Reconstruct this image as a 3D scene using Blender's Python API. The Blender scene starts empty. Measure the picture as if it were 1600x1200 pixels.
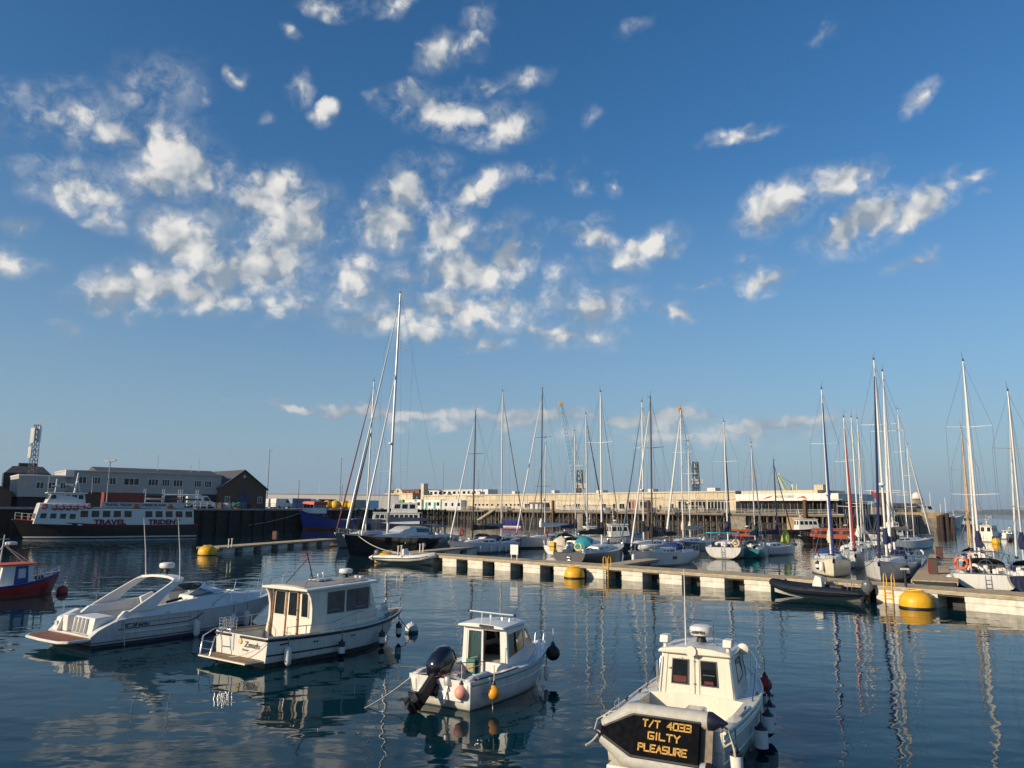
import bpy, bmesh, math, random
from mathutils import Vector, Matrix
random.seed(7)
scene = bpy.context.scene
C = scene.collection
R = math.radians
# ------------------------------------------------------------------ camera
CAM_H = 5.0
FPX = 1200.0                                  # focal length in photo pixels
PITCH = math.atan(195.5 / FPX)
ROLL = 0.0096                                 # the photograph is tilted a little: its horizon drops to the right
cam_d = bpy.data.cameras.new('camera'); cam = bpy.data.objects.new('camera', cam_d); C.objects.link(cam)
cam.location = (0, 0, CAM_H); cam.rotation_euler = (Matrix.Rotation(math.pi/2 + PITCH, 3, 'X') @ Matrix.Rotation(ROLL, 3, 'Z')).to_euler()
cam_d.sensor_width = 36; cam_d.sensor_fit = 'HORIZONTAL'; cam_d.lens = 36*FPX/1600
cam_d.clip_start = 0.1; cam_d.clip_end = 90000
scene.camera = cam
scene.view_settings.view_transform = 'Standard'; scene.view_settings.look = 'None'
scene.view_settings.exposure = 0.15; scene.view_settings.gamma = 1.0; scene.view_settings.use_curve_mapping = False
scene.cycles.use_denoising = True
scene.cycles.max_bounces = 6; scene.cycles.glossy_bounces = 4; scene.cycles.transmission_bounces = 4
scene.cycles.transparent_max_bounces = 8; scene.cycles.diffuse_bounces = 2
scene.cycles.caustics_reflective = False; scene.cycles.caustics_refractive = False
scene.cycles.sample_clamp_indirect = 6
_c, _s = math.cos(PITCH), math.sin(PITCH)
def ray(px, py):
    dx = (px-800)/FPX; dy = (600-py)/FPX; u = dx*math.cos(ROLL)-dy*math.sin(ROLL); v = dy*math.cos(ROLL)+dx*math.sin(ROLL)
    return (u, _c-v*_s, _s+v*_c)
def P(px, py, z=0.0):
    """photo pixel -> point on the horizontal plane z"""
    d = ray(px, py); k = (z-CAM_H)/d[2]
    return Vector((d[0]*k, d[1]*k, z))
def at(px, py, Y):
    """photo pixel -> point at ground distance Y"""
    d = ray(px, py); k = Y/d[1]
    return Vector((d[0]*k, Y, CAM_H+d[2]*k))
# ------------------------------------------------------------------ world and sun
SUN_DIR = Vector((-0.87, -0.50, 0)).normalized(); SUN_EL = R(19)
to_sun = Vector((SUN_DIR.x*math.cos(SUN_EL), SUN_DIR.y*math.cos(SUN_EL), math.sin(SUN_EL)))
sun_d = bpy.data.lights.new('sun', 'SUN'); sun = bpy.data.objects.new('sun', sun_d); C.objects.link(sun)
sun_d.energy = 5.0; sun_d.angle = R(0.5); sun_d.color = (1.0, 0.83, 0.60)
sun.rotation_euler = to_sun.to_track_quat('Z', 'Y').to_euler()
sun.location = (-40, -30, 40)

class NT:
    """small helper to write node graphs"""
    def __init__(s, nt): s.nt = nt
    def n(s, typ, ins=None, **props):
        nd = s.nt.nodes.new(typ)
        for k, v in props.items(): setattr(nd, k, v)
        for k, v in (ins or {}).items(): s.put(nd.inputs[k], v)
        return nd
    def put(s, sock, v):
        if hasattr(v, 'is_linked') or isinstance(v, bpy.types.NodeSocket): s.nt.links.new(v, sock)
        else: sock.default_value = v
    def m(s, op, a, b=0.0, c=0.0, clamp=False):
        return s.n('ShaderNodeMath', {0: a, 1: b, 2: c}, operation=op, use_clamp=clamp).outputs[0]
    def v(s, op, a, b=(0, 0, 0)):
        return s.n('ShaderNodeVectorMath', {0: a, 1: b}, operation=op).outputs[0]
    def mix(s, f, a, b):
        nd = s.n('ShaderNodeMix', data_type='RGBA')
        s.put(nd.inputs[0], f); s.put(nd.inputs[6], a); s.put(nd.inputs[7], b); return nd.outputs[2]
    def noise(s, vec, scale, detail=4, rough=.55, out='Fac', dist=0.0):
        nd = s.n('ShaderNodeTexNoise', {'Scale': scale, 'Detail': detail, 'Roughness': rough, 'Distortion': dist})
        if vec is not None: s.put(nd.inputs['Vector'], vec)
        return nd.outputs[out]
    def ramp(s, f, lo, hi, a=0.0, b=1.0, smooth=True):
        nd = s.n('ShaderNodeMapRange', {'Value': f, 'From Min': lo, 'From Max': hi, 'To Min': a, 'To Max': b},
                 interpolation_type='SMOOTHSTEP' if smooth else 'LINEAR')
        return nd.outputs[0]

world = bpy.data.worlds.new('World'); scene.world = world; world.use_nodes = True
world.node_tree.nodes.clear()
W = NT(world.node_tree)
sky = W.n('ShaderNodeTexSky', sky_type='NISHITA', sun_disc=False, sun_elevation=SUN_EL,
          sun_rotation=math.atan2(to_sun.x, to_sun.y), altitude=0, air_density=1.0, dust_density=0.6, ozone_density=2.2)
gen = W.n('ShaderNodeTexCoord').outputs['Generated']
sp = W.n('ShaderNodeSeparateXYZ', {0: gen})
az = W.m('ARCTAN2', sp.outputs[0], sp.outputs[1]); el = W.m('ARCSINE', sp.outputs[2])
wn = W.noise(gen, 9.0, 2, .6, 'Color'); wn2 = W.noise(gen, 30.0, 2, .6, 'Color')
wp = W.v('SCALE', W.v('SUBTRACT', wn, (.5, .5, .5))); wp.node.inputs['Scale'].default_value = .05
wp2 = W.v('SCALE', W.v('SUBTRACT', wn2, (.5, .5, .5))); wp2.node.inputs['Scale'].default_value = .03
A = W.v('ADD', W.v('ADD', W.n('ShaderNodeCombineXYZ', {0: az, 1: el, 2: 0.0}).outputs[0], wp), wp2)
A = W.v('MULTIPLY', A, (1, 1, 0))
# cumulus fragments, one row each: photo position, radii in photo pixels, tilt, weight
BLOBS = [(110,178,170,48,6,.62),(235,150,110,70,30,.5),(275,248,100,66,-8,1.15),(120,300,120,40,-4,.75),(40,262,80,28,0,.5),(20,402,60,28,0,.75),(40,352,26,16,0,.75),(105,510,30,14,0,.7),(160,345,50,24,-20,.6),
 (405,300,80,50,25,1),(470,350,75,62,35,1.2),(285,375,85,48,-15,1.05),(390,420,120,60,12,1.15),(230,450,110,44,10,1.05),(330,465,150,36,0,.85),(545,440,60,50,20,.75),(640,300,62,60,35,1.05),(610,350,70,46,20,1.05),
 (740,300,70,26,25,.85),(820,275,60,18,12,.6),(690,365,60,52,25,1.25),(730,430,120,62,8,1.15),(790,400,70,56,20,1.05),(700,490,150,44,0,.95),(600,505,110,24,3,.8),(830,470,110,44,6,.65),(930,480,90,34,12,.85),
 (900,525,90,24,0,.75),(760,540,60,10,0,.7),(670,520,60,26,10,.85),(700,185,110,36,-10,1.05),(790,198,60,40,10,.95),(680,92,42,34,40,.85),(720,88,50,28,20,.6),(745,40,26,50,20,.5),(515,14,48,24,0,.75),
 (605,12,44,24,10,.75),(380,115,24,18,0,.85),(467,130,20,30,10,.8),(505,168,26,20,0,.8),(450,48,20,12,0,.6),(820,125,50,24,20,.55),(905,275,26,36,40,.75),(960,282,18,28,-20,.7),(918,175,22,18,30,.55),
 (930,375,80,18,-14,.75),(1010,385,70,24,18,.85),(980,405,60,20,0,.7),(1062,488,36,20,0,.85),(1095,450,46,10,0,.55),(1190,438,44,28,0,.9),(1165,400,30,14,0,.6),(1215,322,80,42,18,1.15),(1320,288,75,28,14,.95),
 (1350,350,95,42,22,1.2),(1440,318,95,34,30,1.1),(1520,275,34,16,15,.75),(1438,400,32,20,25,.7),(1395,415,26,14,20,.5),(1160,212,80,10,4,.75),(1437,152,30,26,35,.8),(1292,38,36,14,20,.5),(992,40,36,14,20,.55),
 (935,345,22,14,20,.5),(540,20,30,20,0,.5),(1000,470,50,20,0,.5),(450,642,110,9,0,1),(620,648,180,12,0,1.1),(820,655,220,17,0,1.1),(1000,652,140,19,0,1.2),(1065,645,55,22,0,1.2),(1200,662,180,14,0,1.1),
 (1080,678,360,20,0,.8),(760,668,260,16,0,.6),(70,200,120,45,0,.7),(175,215,130,50,-8,.75),(60,165,90,30,8,.5),(290,215,80,40,0,.6),(240,280,70,45,10,.8),(100,265,90,30,0,.55),(210,430,80,36,20,.7),
 (350,330,60,40,30,.7),(430,470,110,30,0,.7),(660,440,80,50,10,.8),(640,480,110,36,0,.7),(860,430,60,30,10,.6),(770,480,110,40,0,.7),(860,510,90,26,0,.7),(1180,345,50,22,20,.7),(1300,375,60,24,10,.7),
 (1260,300,40,20,0,.6),(655,270,60,34,20,.7),(700,330,60,24,30,.6),(590,150,24,12,0,.5),(420,175,20,12,0,.55),(1040,390,40,16,20,.7),(900,265,24,24,40,.5),(1545,300,20,10,0,.6),(770,145,60,16,10,.6),
 (500,410,60,30,0,.5),(560,470,60,26,10,.6),]
acc = W.m('MULTIPLY', 0.0, 0.0)
def azel(px, py):
    d = at(px, py, 1000.0) - Vector((0, 0, CAM_H)); d.normalize()
    return math.atan2(d.x, d.y), math.asin(d.z)
for (bx_, by_, rx_, ry_, rot_, wt_) in BLOBS:
    a0, e0 = azel(bx_, by_); a1, _ = azel(bx_+rx_, by_); _, e1 = azel(bx_, by_-ry_)
    mp = W.n('ShaderNodeMapping', {'Vector': A, 'Location': (a0, e0, 0), 'Rotation': (0, 0, R(rot_)),
             'Scale': (abs(a1-a0)*1.30, abs(e1-e0)*1.30, 1)}, vector_type='TEXTURE')
    g = W.n('ShaderNodeTexGradient', {0: mp.outputs[0]}, gradient_type='SPHERICAL')
    acc = W.m('MAXIMUM', W.m('MULTIPLY', g.outputs[1], wt_), acc)
# beyond the part of the sky in view the same broken cumulus goes on
side = W.ramp(W.m('ABSOLUTE', az), .66, .85); up = W.ramp(el, .62, .75)
gen_c = W.m('MULTIPLY', W.m('MAXIMUM', side, up), W.ramp(W.noise(gen, 4.2, 3), .60, .80, 0, .8))
acc = W.m('ADD', acc, W.m('MULTIPLY', gen_c, W.ramp(el, .02, .15)))
def vor(vec, sc):
    return W.n('ShaderNodeTexVoronoi', {'Vector': vec, 'Scale': sc, 'Detail': 1.0, 'Roughness': .5}, feature='F1', normalize=False).outputs['Distance']
gw = W.v('ADD', gen, wp2)
fb = W.noise(gw, 14.0, 6, .62); fb_hi = W.noise(gw, 55.0, 5, .68)
vo = vor(gw, 26.0); vo_o = vor(W.v('ADD', gw, (-.012, -.003, .014)), 26.0)
fb_o = W.noise(W.v('ADD', gw, (-.014, -.004, .026)), 14.0, 3, .55)
fb_s = W.noise(gw, 14.0, 3, .55)
D = W.m('MULTIPLY_ADD', W.m('SUBTRACT', fb, .5), 1.75, W.m('MULTIPLY_ADD', acc, 1.55, -.36))
D = W.m('MULTIPLY_ADD', W.m('SUBTRACT', .42, vo), .55, D)
D = W.m('MULTIPLY_ADD', W.m('SUBTRACT', fb_hi, .5), .85, D)
alpha = W.m('MULTIPLY', W.ramp(D, -.10, .72), W.ramp(acc, .02, .20))
veil = W.m('MULTIPLY', W.ramp(acc, .04, .55, 0, .55), W.ramp(W.m('MULTIPLY_ADD', fb_hi, .5, W.m('MULTIPLY', fb, .6)), .42, .66))
alpha = W.m('MAXIMUM', alpha, veil)
alpha = W.m('MULTIPLY', alpha, W.ramp(el, .03, .22, .72, .96))
lit = W.m('MULTIPLY_ADD', W.m('SUBTRACT', fb_s, fb_o), 2.8, .26)
lit = W.m('MULTIPLY_ADD', W.m('SUBTRACT', vo_o, vo), .85, lit)
lit = W.m('MULTIPLY_ADD', W.m('SUBTRACT', fb_hi, .5), .35, lit)
lit = W.m('MULTIPLY_ADD', W.ramp(D, .1, .8), .25, lit, clamp=True)
ccol = W.mix(lit, (.30, .37, .45, 1), (.90, .88, .84, 1))
ccol = W.mix(W.ramp(el, .02, .30), W.mix(.55, ccol, (.36, .42, .48, 1)), ccol)
SKY_STRENGTH = 0.10
hs = W.n('ShaderNodeHueSaturation', {'Hue': .503, 'Saturation': 1.32, 'Value': 1.16, 'Color': sky.outputs[0]})
low = W.ramp(el, -.02, .42, 1.0, 0.0, False)
skyc = W.mix(W.m('POWER', low, 1.25), hs.outputs[0], (2.05, 3.15, 4.45, 1))
bg1 = W.n('ShaderNodeBackground', {'Color': skyc, 'Strength': SKY_STRENGTH})
bg2 = W.n('ShaderNodeBackground', {'Color': ccol, 'Strength': .85})
mx = W.n('ShaderNodeMixShader', {0: alpha, 1: bg1.outputs[0], 2: bg2.outputs[0]})
W.n('ShaderNodeOutputWorld', {0: mx.outputs[0]})
world.cycles.sampling_method = 'MANUAL'; world.cycles.sample_map_resolution = 512
# ------------------------------------------------------------------ materials
_mats = {}
def mat(name, col, rough=.5, metal=0.0, var=.12, scale=3.0, bump=0.0, bscale=20.0, spec=.5, coat=0.0, streak=0.0):
    if name in _mats: return _mats[name]
    m = bpy.data.materials.new(name); m.use_nodes = True; nt = NT(m.node_tree)
    b = m.node_tree.nodes['Principled BSDF']; b.inputs['Roughness'].default_value = rough; b.inputs['Metallic'].default_value = metal
    b.inputs['Specular IOR Level'].default_value = spec; b.inputs['Coat Weight'].default_value = coat
    tc = nt.n('ShaderNodeTexCoord').outputs['Object']
    f = nt.ramp(nt.noise(tc, scale, 5, .6), .3, .7, 1-var, 1+var*.4, False)
    if streak:
        st = nt.n('ShaderNodeMapping', {'Vector': tc, 'Scale': (6, 6, .35)}).outputs[0]
        f = nt.m('MULTIPLY', f, nt.ramp(nt.noise(st, 1.6, 4, .6), .45, .75, 1, 1-streak, False))
    c = nt.v('SCALE', (col[0], col[1], col[2])); nt.put(c.node.inputs['Scale'], f)
    nt.put(b.inputs['Base Color'], c)
    nt.put(b.inputs['Roughness'], nt.ramp(nt.noise(tc, scale*2.3, 3), .3, .7, max(.02, rough*.8), min(1, rough*1.2), False))
    if bump:
        bn = nt.n('ShaderNodeBump', {'Strength': 1.0, 'Distance': bump, 'Height': nt.noise(tc, bscale, 5, .6)})
        nt.put(b.inputs['Normal'], bn.outputs[0])
    _mats[name] = m; return m
def hull_mat(name, top, bands, rough=.28, coat=.3, dirt=.25):
    """gelcoat with painted bands by height: bands = [(z_upper, colour), ...] lowest first"""
    if name in _mats: return _mats[name]
    m = bpy.data.materials.new(name); m.use_nodes = True; nt = NT(m.node_tree)
    b = m.node_tree.nodes['Principled BSDF']; b.inputs['Roughness'].default_value = rough; b.inputs['Coat Weight'].default_value = coat
    tc = nt.n('ShaderNodeTexCoord').outputs['Object']; z = nt.n('ShaderNodeSeparateXYZ', {0: tc}).outputs[2]
    col = (*top, 1)
    for zu, cc in reversed(bands): col = nt.mix(nt.m('LESS_THAN', z, zu), col, (*cc, 1))
    # weed and scum near the waterline, faint run-off streaks above
    zz = nt.m('MULTIPLY_ADD', nt.noise(tc, 3.0, 4), .25, z)
    col = nt.mix(nt.ramp(zz, .12, .42, min(.8, dirt*2.2), 0), col, (.11, .10, .055, 1))
    st = nt.n('ShaderNodeMapping', {'Vector': tc, 'Scale': (4, 4, .25)}).outputs[0]
    col = nt.mix(nt.ramp(nt.noise(st, 2.4, 5, .65), .46, .74, 0, dirt*1.5), col, (.20, .18, .14, 1))
    nt.put(b.inputs['Base Color'], col); _mats[name] = m; return m
def glass_mat(name, col=(.006, .008, .010), rough=.04):
    if name in _mats: return _mats[name]
    m = bpy.data.materials.new(name); m.use_nodes = True; nt = NT(m.node_tree)
    b = m.node_tree.nodes['Principled BSDF']; b.inputs['Roughness'].default_value = rough; b.inputs['Specular IOR Level'].default_value = .42
    tc = nt.n('ShaderNodeTexCoord').outputs['Object']
    c = nt.v('SCALE', col); nt.put(c.node.inputs['Scale'], nt.ramp(nt.noise(tc, 2.5, 3), .35, .65, .5, 1.6, False)); nt.put(b.inputs['Base Color'], c)
    bn = nt.n('ShaderNodeBump', {'Strength': .15, 'Distance': .01, 'Height': nt.noise(tc, 1.5, 2)}); nt.put(b.inputs['Normal'], bn.outputs[0])
    _mats[name] = m; return m
def clear_mat(name, tint=(.6, .7, .72), a=.35):
    """tinted window you can see through"""
    if name in _mats: return _mats[name]
    m = bpy.data.materials.new(name); m.use_nodes = True; nt = NT(m.node_tree)
    out = m.node_tree.nodes['Material Output']
    t = nt.n('ShaderNodeBsdfTransparent', {'Color': (*tint, 1)}); g = nt.n('ShaderNodeBsdfGlossy', {'Color': (.9, .9, .9, 1), 'Roughness': .06})
    fr = nt.n('ShaderNodeFresnel', {'IOR': 1.45})
    mx = nt.n('ShaderNodeMixShader', {0: nt.m('MULTIPLY_ADD', fr.outputs[0], 1-a, a*.3), 1: t.outputs[0], 2: g.outputs[0]})
    m.node_tree.links.new(mx.outputs[0], out.inputs[0]); _mats[name] = m; return m
WHITE = mat('gelcoat_white', (.70, .69, .65), .32, var=.06, coat=.2, streak=.10)
CREAM = mat('gelcoat_cream', (.72, .67, .56), .32, var=.06, coat=.25, streak=.10)
GREYW = mat('gelcoat_grey', (.55, .56, .56), .4, var=.08)
DECK = mat('deck_nonslip', (.62, .61, .57), .7, var=.12, bump=.004, bscale=60)
TEAK = mat('teak', (.26, .17, .09), .65, var=.35, scale=6)
TEAKR = mat('teak_red', (.24, .085, .03), .6, var=.3, scale=6)
STEEL = mat('stainless', (.62, .63, .64), .22, 1.0, var=.05)
ALU = mat('mast_alloy', (.50, .50, .49), .42, .5, var=.08)
ALUW = mat('mast_white', (.64, .63, .60), .4, var=.05)
ALUD = mat('mast_dark', (.07, .07, .075), .4, .3, var=.1)
WIRE = mat('rigging_wire', (.30, .31, .32), .4, .7)
BLACK = mat('black_rubber', (.012, .012, .014), .55, var=.2)
BLACKG = mat('black_gloss', (.008, .009, .016), .14, coat=.6, var=.2)
ROPE = mat('rope', (.55, .50, .40), .9, var=.25, scale=20)
ROPEB = mat('rope_dark', (.05, .05, .06), .9)
NAVYC = mat('canvas_navy', (.012, .018, .075), .85, var=.3, scale=4, bump=.02, bscale=6)
BLUEC = mat('canvas_blue', (.012, .04, .18), .85, var=.25, scale=4, bump=.02, bscale=6)
GREYC = mat('canvas_grey', (.20, .21, .22), .85, var=.25, scale=4, bump=.02, bscale=6)
BLACKC = mat('canvas_black', (.016, .016, .02), .85, var=.3, scale=4, bump=.02, bscale=6)
CREAMC = mat('canvas_cream', (.62, .55, .42), .85, var=.2, scale=4, bump=.02, bscale=6)
SAILW = mat('sailcloth', (.74, .72, .66), .8, var=.12, scale=5, bump=.01, bscale=12)
REDC = mat('canvas_red', (.26, .02, .025), .8, var=.2)
TEALC = mat('canvas_turquoise', (.025, .24, .30), .8, var=.2)
TANC = mat('sail_tan', (.52, .36, .20), .8, var=.2)
YEL = mat('buoy_yellow', (.78, .42, .012), .5, var=.18, scale=2, streak=.2)
ORANGE = mat('orange_plastic', (.72, .12, .02), .5, var=.15)
ORANGEY = mat('orange_yellow', (.75, .32, .02), .5, var=.2)
RED = mat('red_paint', (.40, .02, .02), .45, var=.2)
PINK = mat('faded_pink', (.66, .30, .24), .55, var=.25)
BLUE = mat('blue_paint', (.01, .03, .22), .4, var=.2)
GLASS = glass_mat('dark_glass'); GLASSB = glass_mat('grey_glass', (.022, .032, .040), .08)
CLEAR = clear_mat('clear_pane')
FENW = mat('fender_white', (.74, .73, .69), .45, var=.12, scale=6, streak=.2)
FENB = mat('fender_black', (.012, .013, .03), .45)
# ------------------------------------------------------------------ mesh builder
def V(*a): return Vector(a)
class MB:
    def __init__(s): s.v = []; s.f = []
    def add(s, vs, fs):
        o = len(s.v); s.v += [tuple(p) for p in vs]; s.f += [tuple(i+o for i in f) for f in fs]; return s
    def box(s, x0, x1, y0, y1, z0, z1):
        return s.add([(x0,y0,z0),(x1,y0,z0),(x1,y1,z0),(x0,y1,z0),(x0,y0,z1),(x1,y0,z1),(x1,y1,z1),(x0,y1,z1)],
                     [(0,3,2,1),(4,5,6,7),(0,1,5,4),(1,2,6,5),(2,3,7,6),(3,0,4,7)])
    def cbox(s, c, d): return s.box(c[0]-d[0]/2, c[0]+d[0]/2, c[1]-d[1]/2, c[1]+d[1]/2, c[2]-d[2]/2, c[2]+d[2]/2)
    def bar(s, a, b, w, h, up=(0, 0, 1)):
        a, b = Vector(a), Vector(b); d = (b-a).normalized(); sd = d.cross(Vector(up))
        if sd.length < 1e-4: sd = d.cross(Vector((1, 0, 0)))
        sd.normalize(); u = sd.cross(d)
        o = [sd*w/2+u*h/2, -sd*w/2+u*h/2, -sd*w/2-u*h/2, sd*w/2-u*h/2]
        return s.add([a+k for k in o]+[b+k for k in o], [(0,1,2,3),(7,6,5,4),(0,4,5,1),(1,5,6,2),(2,6,7,3),(3,7,4,0)])
    def tube(s, pts, r, n=6, cap=True, closed=False):
        pts = [Vector(p) for p in pts]; m = len(pts); rr = r if isinstance(r, (list, tuple)) else [r]*m
        rings = []; ref = None
        for i, p in enumerate(pts):
            if closed: d = pts[(i+1) % m]-pts[i-1]
            else: d = pts[min(i+1, m-1)]-pts[max(i-1, 0)]
            if d.length < 1e-9: d = Vector((0, 0, 1))
            d.normalize()
            if ref is None or abs(ref.dot(d)) > .97: ref = Vector((0, 0, 1)) if abs(d.z) < .9 else Vector((1, 0, 0))
            a = d.cross(ref).normalized(); b = a.cross(d)
            rings.append([p+(a*math.cos(2*math.pi*k/n)+b*math.sin(2*math.pi*k/n))*rr[i] for k in range(n)])
        return s.loft(rings, cap, cap, closed)
    def loft(s, rings, cap0=True, cap1=True, closed=False, ring_closed=True):
        n = len(rings[0]); m = len(rings); vs = [p for r_ in rings for p in r_]; fs = []
        for i in range(m if closed else m-1):
            j = (i+1) % m
            for k in range(n if ring_closed else n-1):
                k2 = (k+1) % n; fs.append((i*n+k, i*n+k2, j*n+k2, j*n+k))
        if not closed and ring_closed:
            if cap0: fs.append(tuple(range(n))[::-1])
            if cap1: fs.append(tuple((m-1)*n+k for k in range(n)))
        return s.add(vs, fs)
    def lathe(s, prof, n=16, c=(0, 0, 0), axis='z'):
        rings = []
        for (r_, h) in prof:
            ring = []
            for k in range(n):
                a = 2*math.pi*k/n; x, y = max(r_, .001)*math.cos(a), max(r_, .001)*math.sin(a)
                p = (x, y, h) if axis == 'z' else ((h, x, y) if axis == 'x' else (y, h, x))
                ring.append(Vector(p)+Vector(c))
            rings.append(ring)
        return s.loft(rings)
    def ball(s, c, r, n=14, m=8, sz=1.0):
        return s.lathe([(r*math.sin(math.pi*i/m), -r*sz*math.cos(math.pi*i/m)) for i in range(m+1)], n, c)
    def prism(s, poly, a, b, plane='xz'):
        def q(p, t): return (p[0], t, p[1]) if plane == 'xz' else ((p[0], p[1], t) if plane == 'xy' else (t, p[0], p[1]))
        n = len(poly); vs = [q(p, a) for p in poly]+[q(p, b) for p in poly]
        return s.add(vs, [tuple(range(n)), tuple(range(n, 2*n))[::-1]]+[(k, n+k, n+(k+1) % n, (k+1) % n) for k in range(n)])
    def torus(s, c, R_, r, axis='z', n=20, m=8):
        pts = []
        for k in range(n):
            a = 2*math.pi*k/n; x, y = R_*math.cos(a), R_*math.sin(a)
            pts.append(Vector((x, y, 0) if axis == 'z' else ((0, x, y) if axis == 'x' else (x, 0, y)))+Vector(c))
        return s.tube(pts, r, m, closed=True)
    def pane(s, q, u0, u1, v0, v1, out=.006, th=.02):
        """slab laid on the quad q (four corners, u along 0-1, v along 0-3), proud by out"""
        q = [Vector(p) for p in q]
        def bl(u, v): return (q[0]*(1-u)+q[1]*u)*(1-v)+(q[3]*(1-u)+q[2]*u)*v
        n = (q[1]-q[0]).cross(q[3]-q[0]).normalized()
        p = [bl(u0, v0), bl(u1, v0), bl(u1, v1), bl(u0, v1)]
        return s.add([k+n*out for k in p]+[k+n*(out-th) for k in p], [(0,1,2,3),(7,6,5,4),(0,4,5,1),(1,5,6,2),(2,6,7,3),(3,7,4,0)])
    def build(s, name, m, parent=None, smooth=None, bevel=0.0):
        me = bpy.data.meshes.new(name); me.from_pydata(s.v, [], s.f)
        bm = bmesh.new(); bm.from_mesh(me); bmesh.ops.remove_doubles(bm, verts=bm.verts, dist=1e-5)
        bmesh.ops.recalc_face_normals(bm, faces=bm.faces); bm.to_mesh(me); bm.free()
        o = bpy.data.objects.new(name, me); C.objects.link(o); me.materials.append(m)
        if smooth is not None: me.shade_smooth(); me.set_sharp_from_angle(angle=R(smooth))
        if bevel:
            bv = o.modifiers.new('bevel', 'BEVEL'); bv.width = bevel; bv.segments = 2; bv.limit_method = 'ANGLE'; bv.angle_limit = R(40)
            me.shade_smooth(); me.set_sharp_from_angle(angle=R(35))
        if parent: o.parent = parent
        return o
def tag(o, label, cat, group=None, kind=None):
    if label: o['label'] = label
    if cat: o['category'] = cat
    if group: o['group'] = group
    if kind: o['kind'] = kind
    return o
def thing(name, label, cat, loc=(0, 0, 0), rz=0.0, group=None):
    o = bpy.data.objects.new(name, None); C.objects.link(o); o.location = loc; o.rotation_euler = (0, 0, rz); o.empty_display_size = .3
    return tag(o, label, cat, group)
def copy_tree(o, parent=None):
    c = o.copy(); C.objects.link(c); c.parent = parent
    for ch in [k for k in bpy.data.objects if k.parent == o]: copy_tree(ch, c)
    return c
def to_world(t, p):
    """local point of a thing (location + z rotation) -> world"""
    a = t.rotation_euler.z; p = Vector(p)*t.scale.x; return Vector((t.location.x+p[0]*math.cos(a)-p[1]*math.sin(a), t.location.y+p[0]*math.sin(a)+p[1]*math.cos(a), t.location.z+p[2]))
def text(name, body, size, m, parent, origin, xdir, ydir, depth=.004, align='LEFT', shear=0.0, bold=0.0, xs=1.0):
    cu = bpy.data.curves.new(name, 'FONT'); cu.body = body; cu.size = size; cu.extrude = depth; cu.align_x = align; cu.shear = shear; cu.offset = bold; cu.resolution_u = 3
    tmp = bpy.data.objects.new('tmp', cu); C.objects.link(tmp); bpy.context.view_layer.update()
    me = bpy.data.meshes.new_from_object(tmp.evaluated_get(bpy.context.evaluated_depsgraph_get())); bpy.data.objects.remove(tmp)
    x = Vector(xdir).normalized(); y = Vector(ydir); y = (y-x*y.dot(x)).normalized(); z = x.cross(y)
    Mx = Matrix(((x.x*xs, y.x, z.x, origin[0]), (x.y*xs, y.y, z.y, origin[1]), (x.z*xs, y.z, z.z, origin[2]), (0, 0, 0, 1)))
    me.transform(Mx); me.materials.clear(); me.materials.append(m)
    o = bpy.data.objects.new(name, me); C.objects.link(o); o.parent = parent; return o
STROKES = {'T': [[(0,1),(1,1)],[(.5,1),(.5,0)]], '/': [[(.1,0),(.9,1)]], '4': [[(.75,0),(.75,1),(0,.35),(1,.35)]], '0': [[(0,0),(1,0),(1,1),(0,1),(0,0)]],
 '3': [[(0,1),(1,1),(1,0),(0,0)],[(.2,.5),(1,.5)]], 'G': [[(1,1),(0,1),(0,0),(1,0),(1,.45),(.5,.45)]], 'I': [[(.5,0),(.5,1)]], 'L': [[(0,1),(0,0),(1,0)]],
 'Y': [[(0,1),(.5,.5),(1,1)],[(.5,.5),(.5,0)]], 'P': [[(0,0),(0,1),(1,1),(1,.5),(0,.5)]], 'E': [[(1,1),(0,1),(0,0),(1,0)],[(0,.5),(.8,.5)]],
 'A': [[(0,0),(.5,1),(1,0)],[(.22,.38),(.78,.38)]], 'S': [[(1,1),(0,1),(0,.5),(1,.5),(1,0),(0,0)]], 'U': [[(0,1),(0,0),(1,0),(1,1)]], 'R': [[(0,0),(0,1),(1,1),(1,.5),(0,.5)],[(.4,.5),(1,0)]], ' ': []}
def tape_text(mb, body, org, xd, yd, h, w, gap, th):
    """angular letters cut from tape"""
    xd, yd = Vector(xd), Vector(yd); n = xd.cross(yd); p = Vector(org)
    for ch in body:
        ww = w*.35 if ch == 'I' else w
        for st in STROKES[ch]:
            for a, b in zip(st, st[1:]):
                A_ = p+xd*a[0]*ww+yd*a[1]*h; B_ = p+xd*b[0]*ww+yd*b[1]*h; d = (B_-A_).normalized()*th*.45
                mb.bar(A_-d, B_+d, th, .006, n)
        p = p+xd*(ww+gap)
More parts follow.
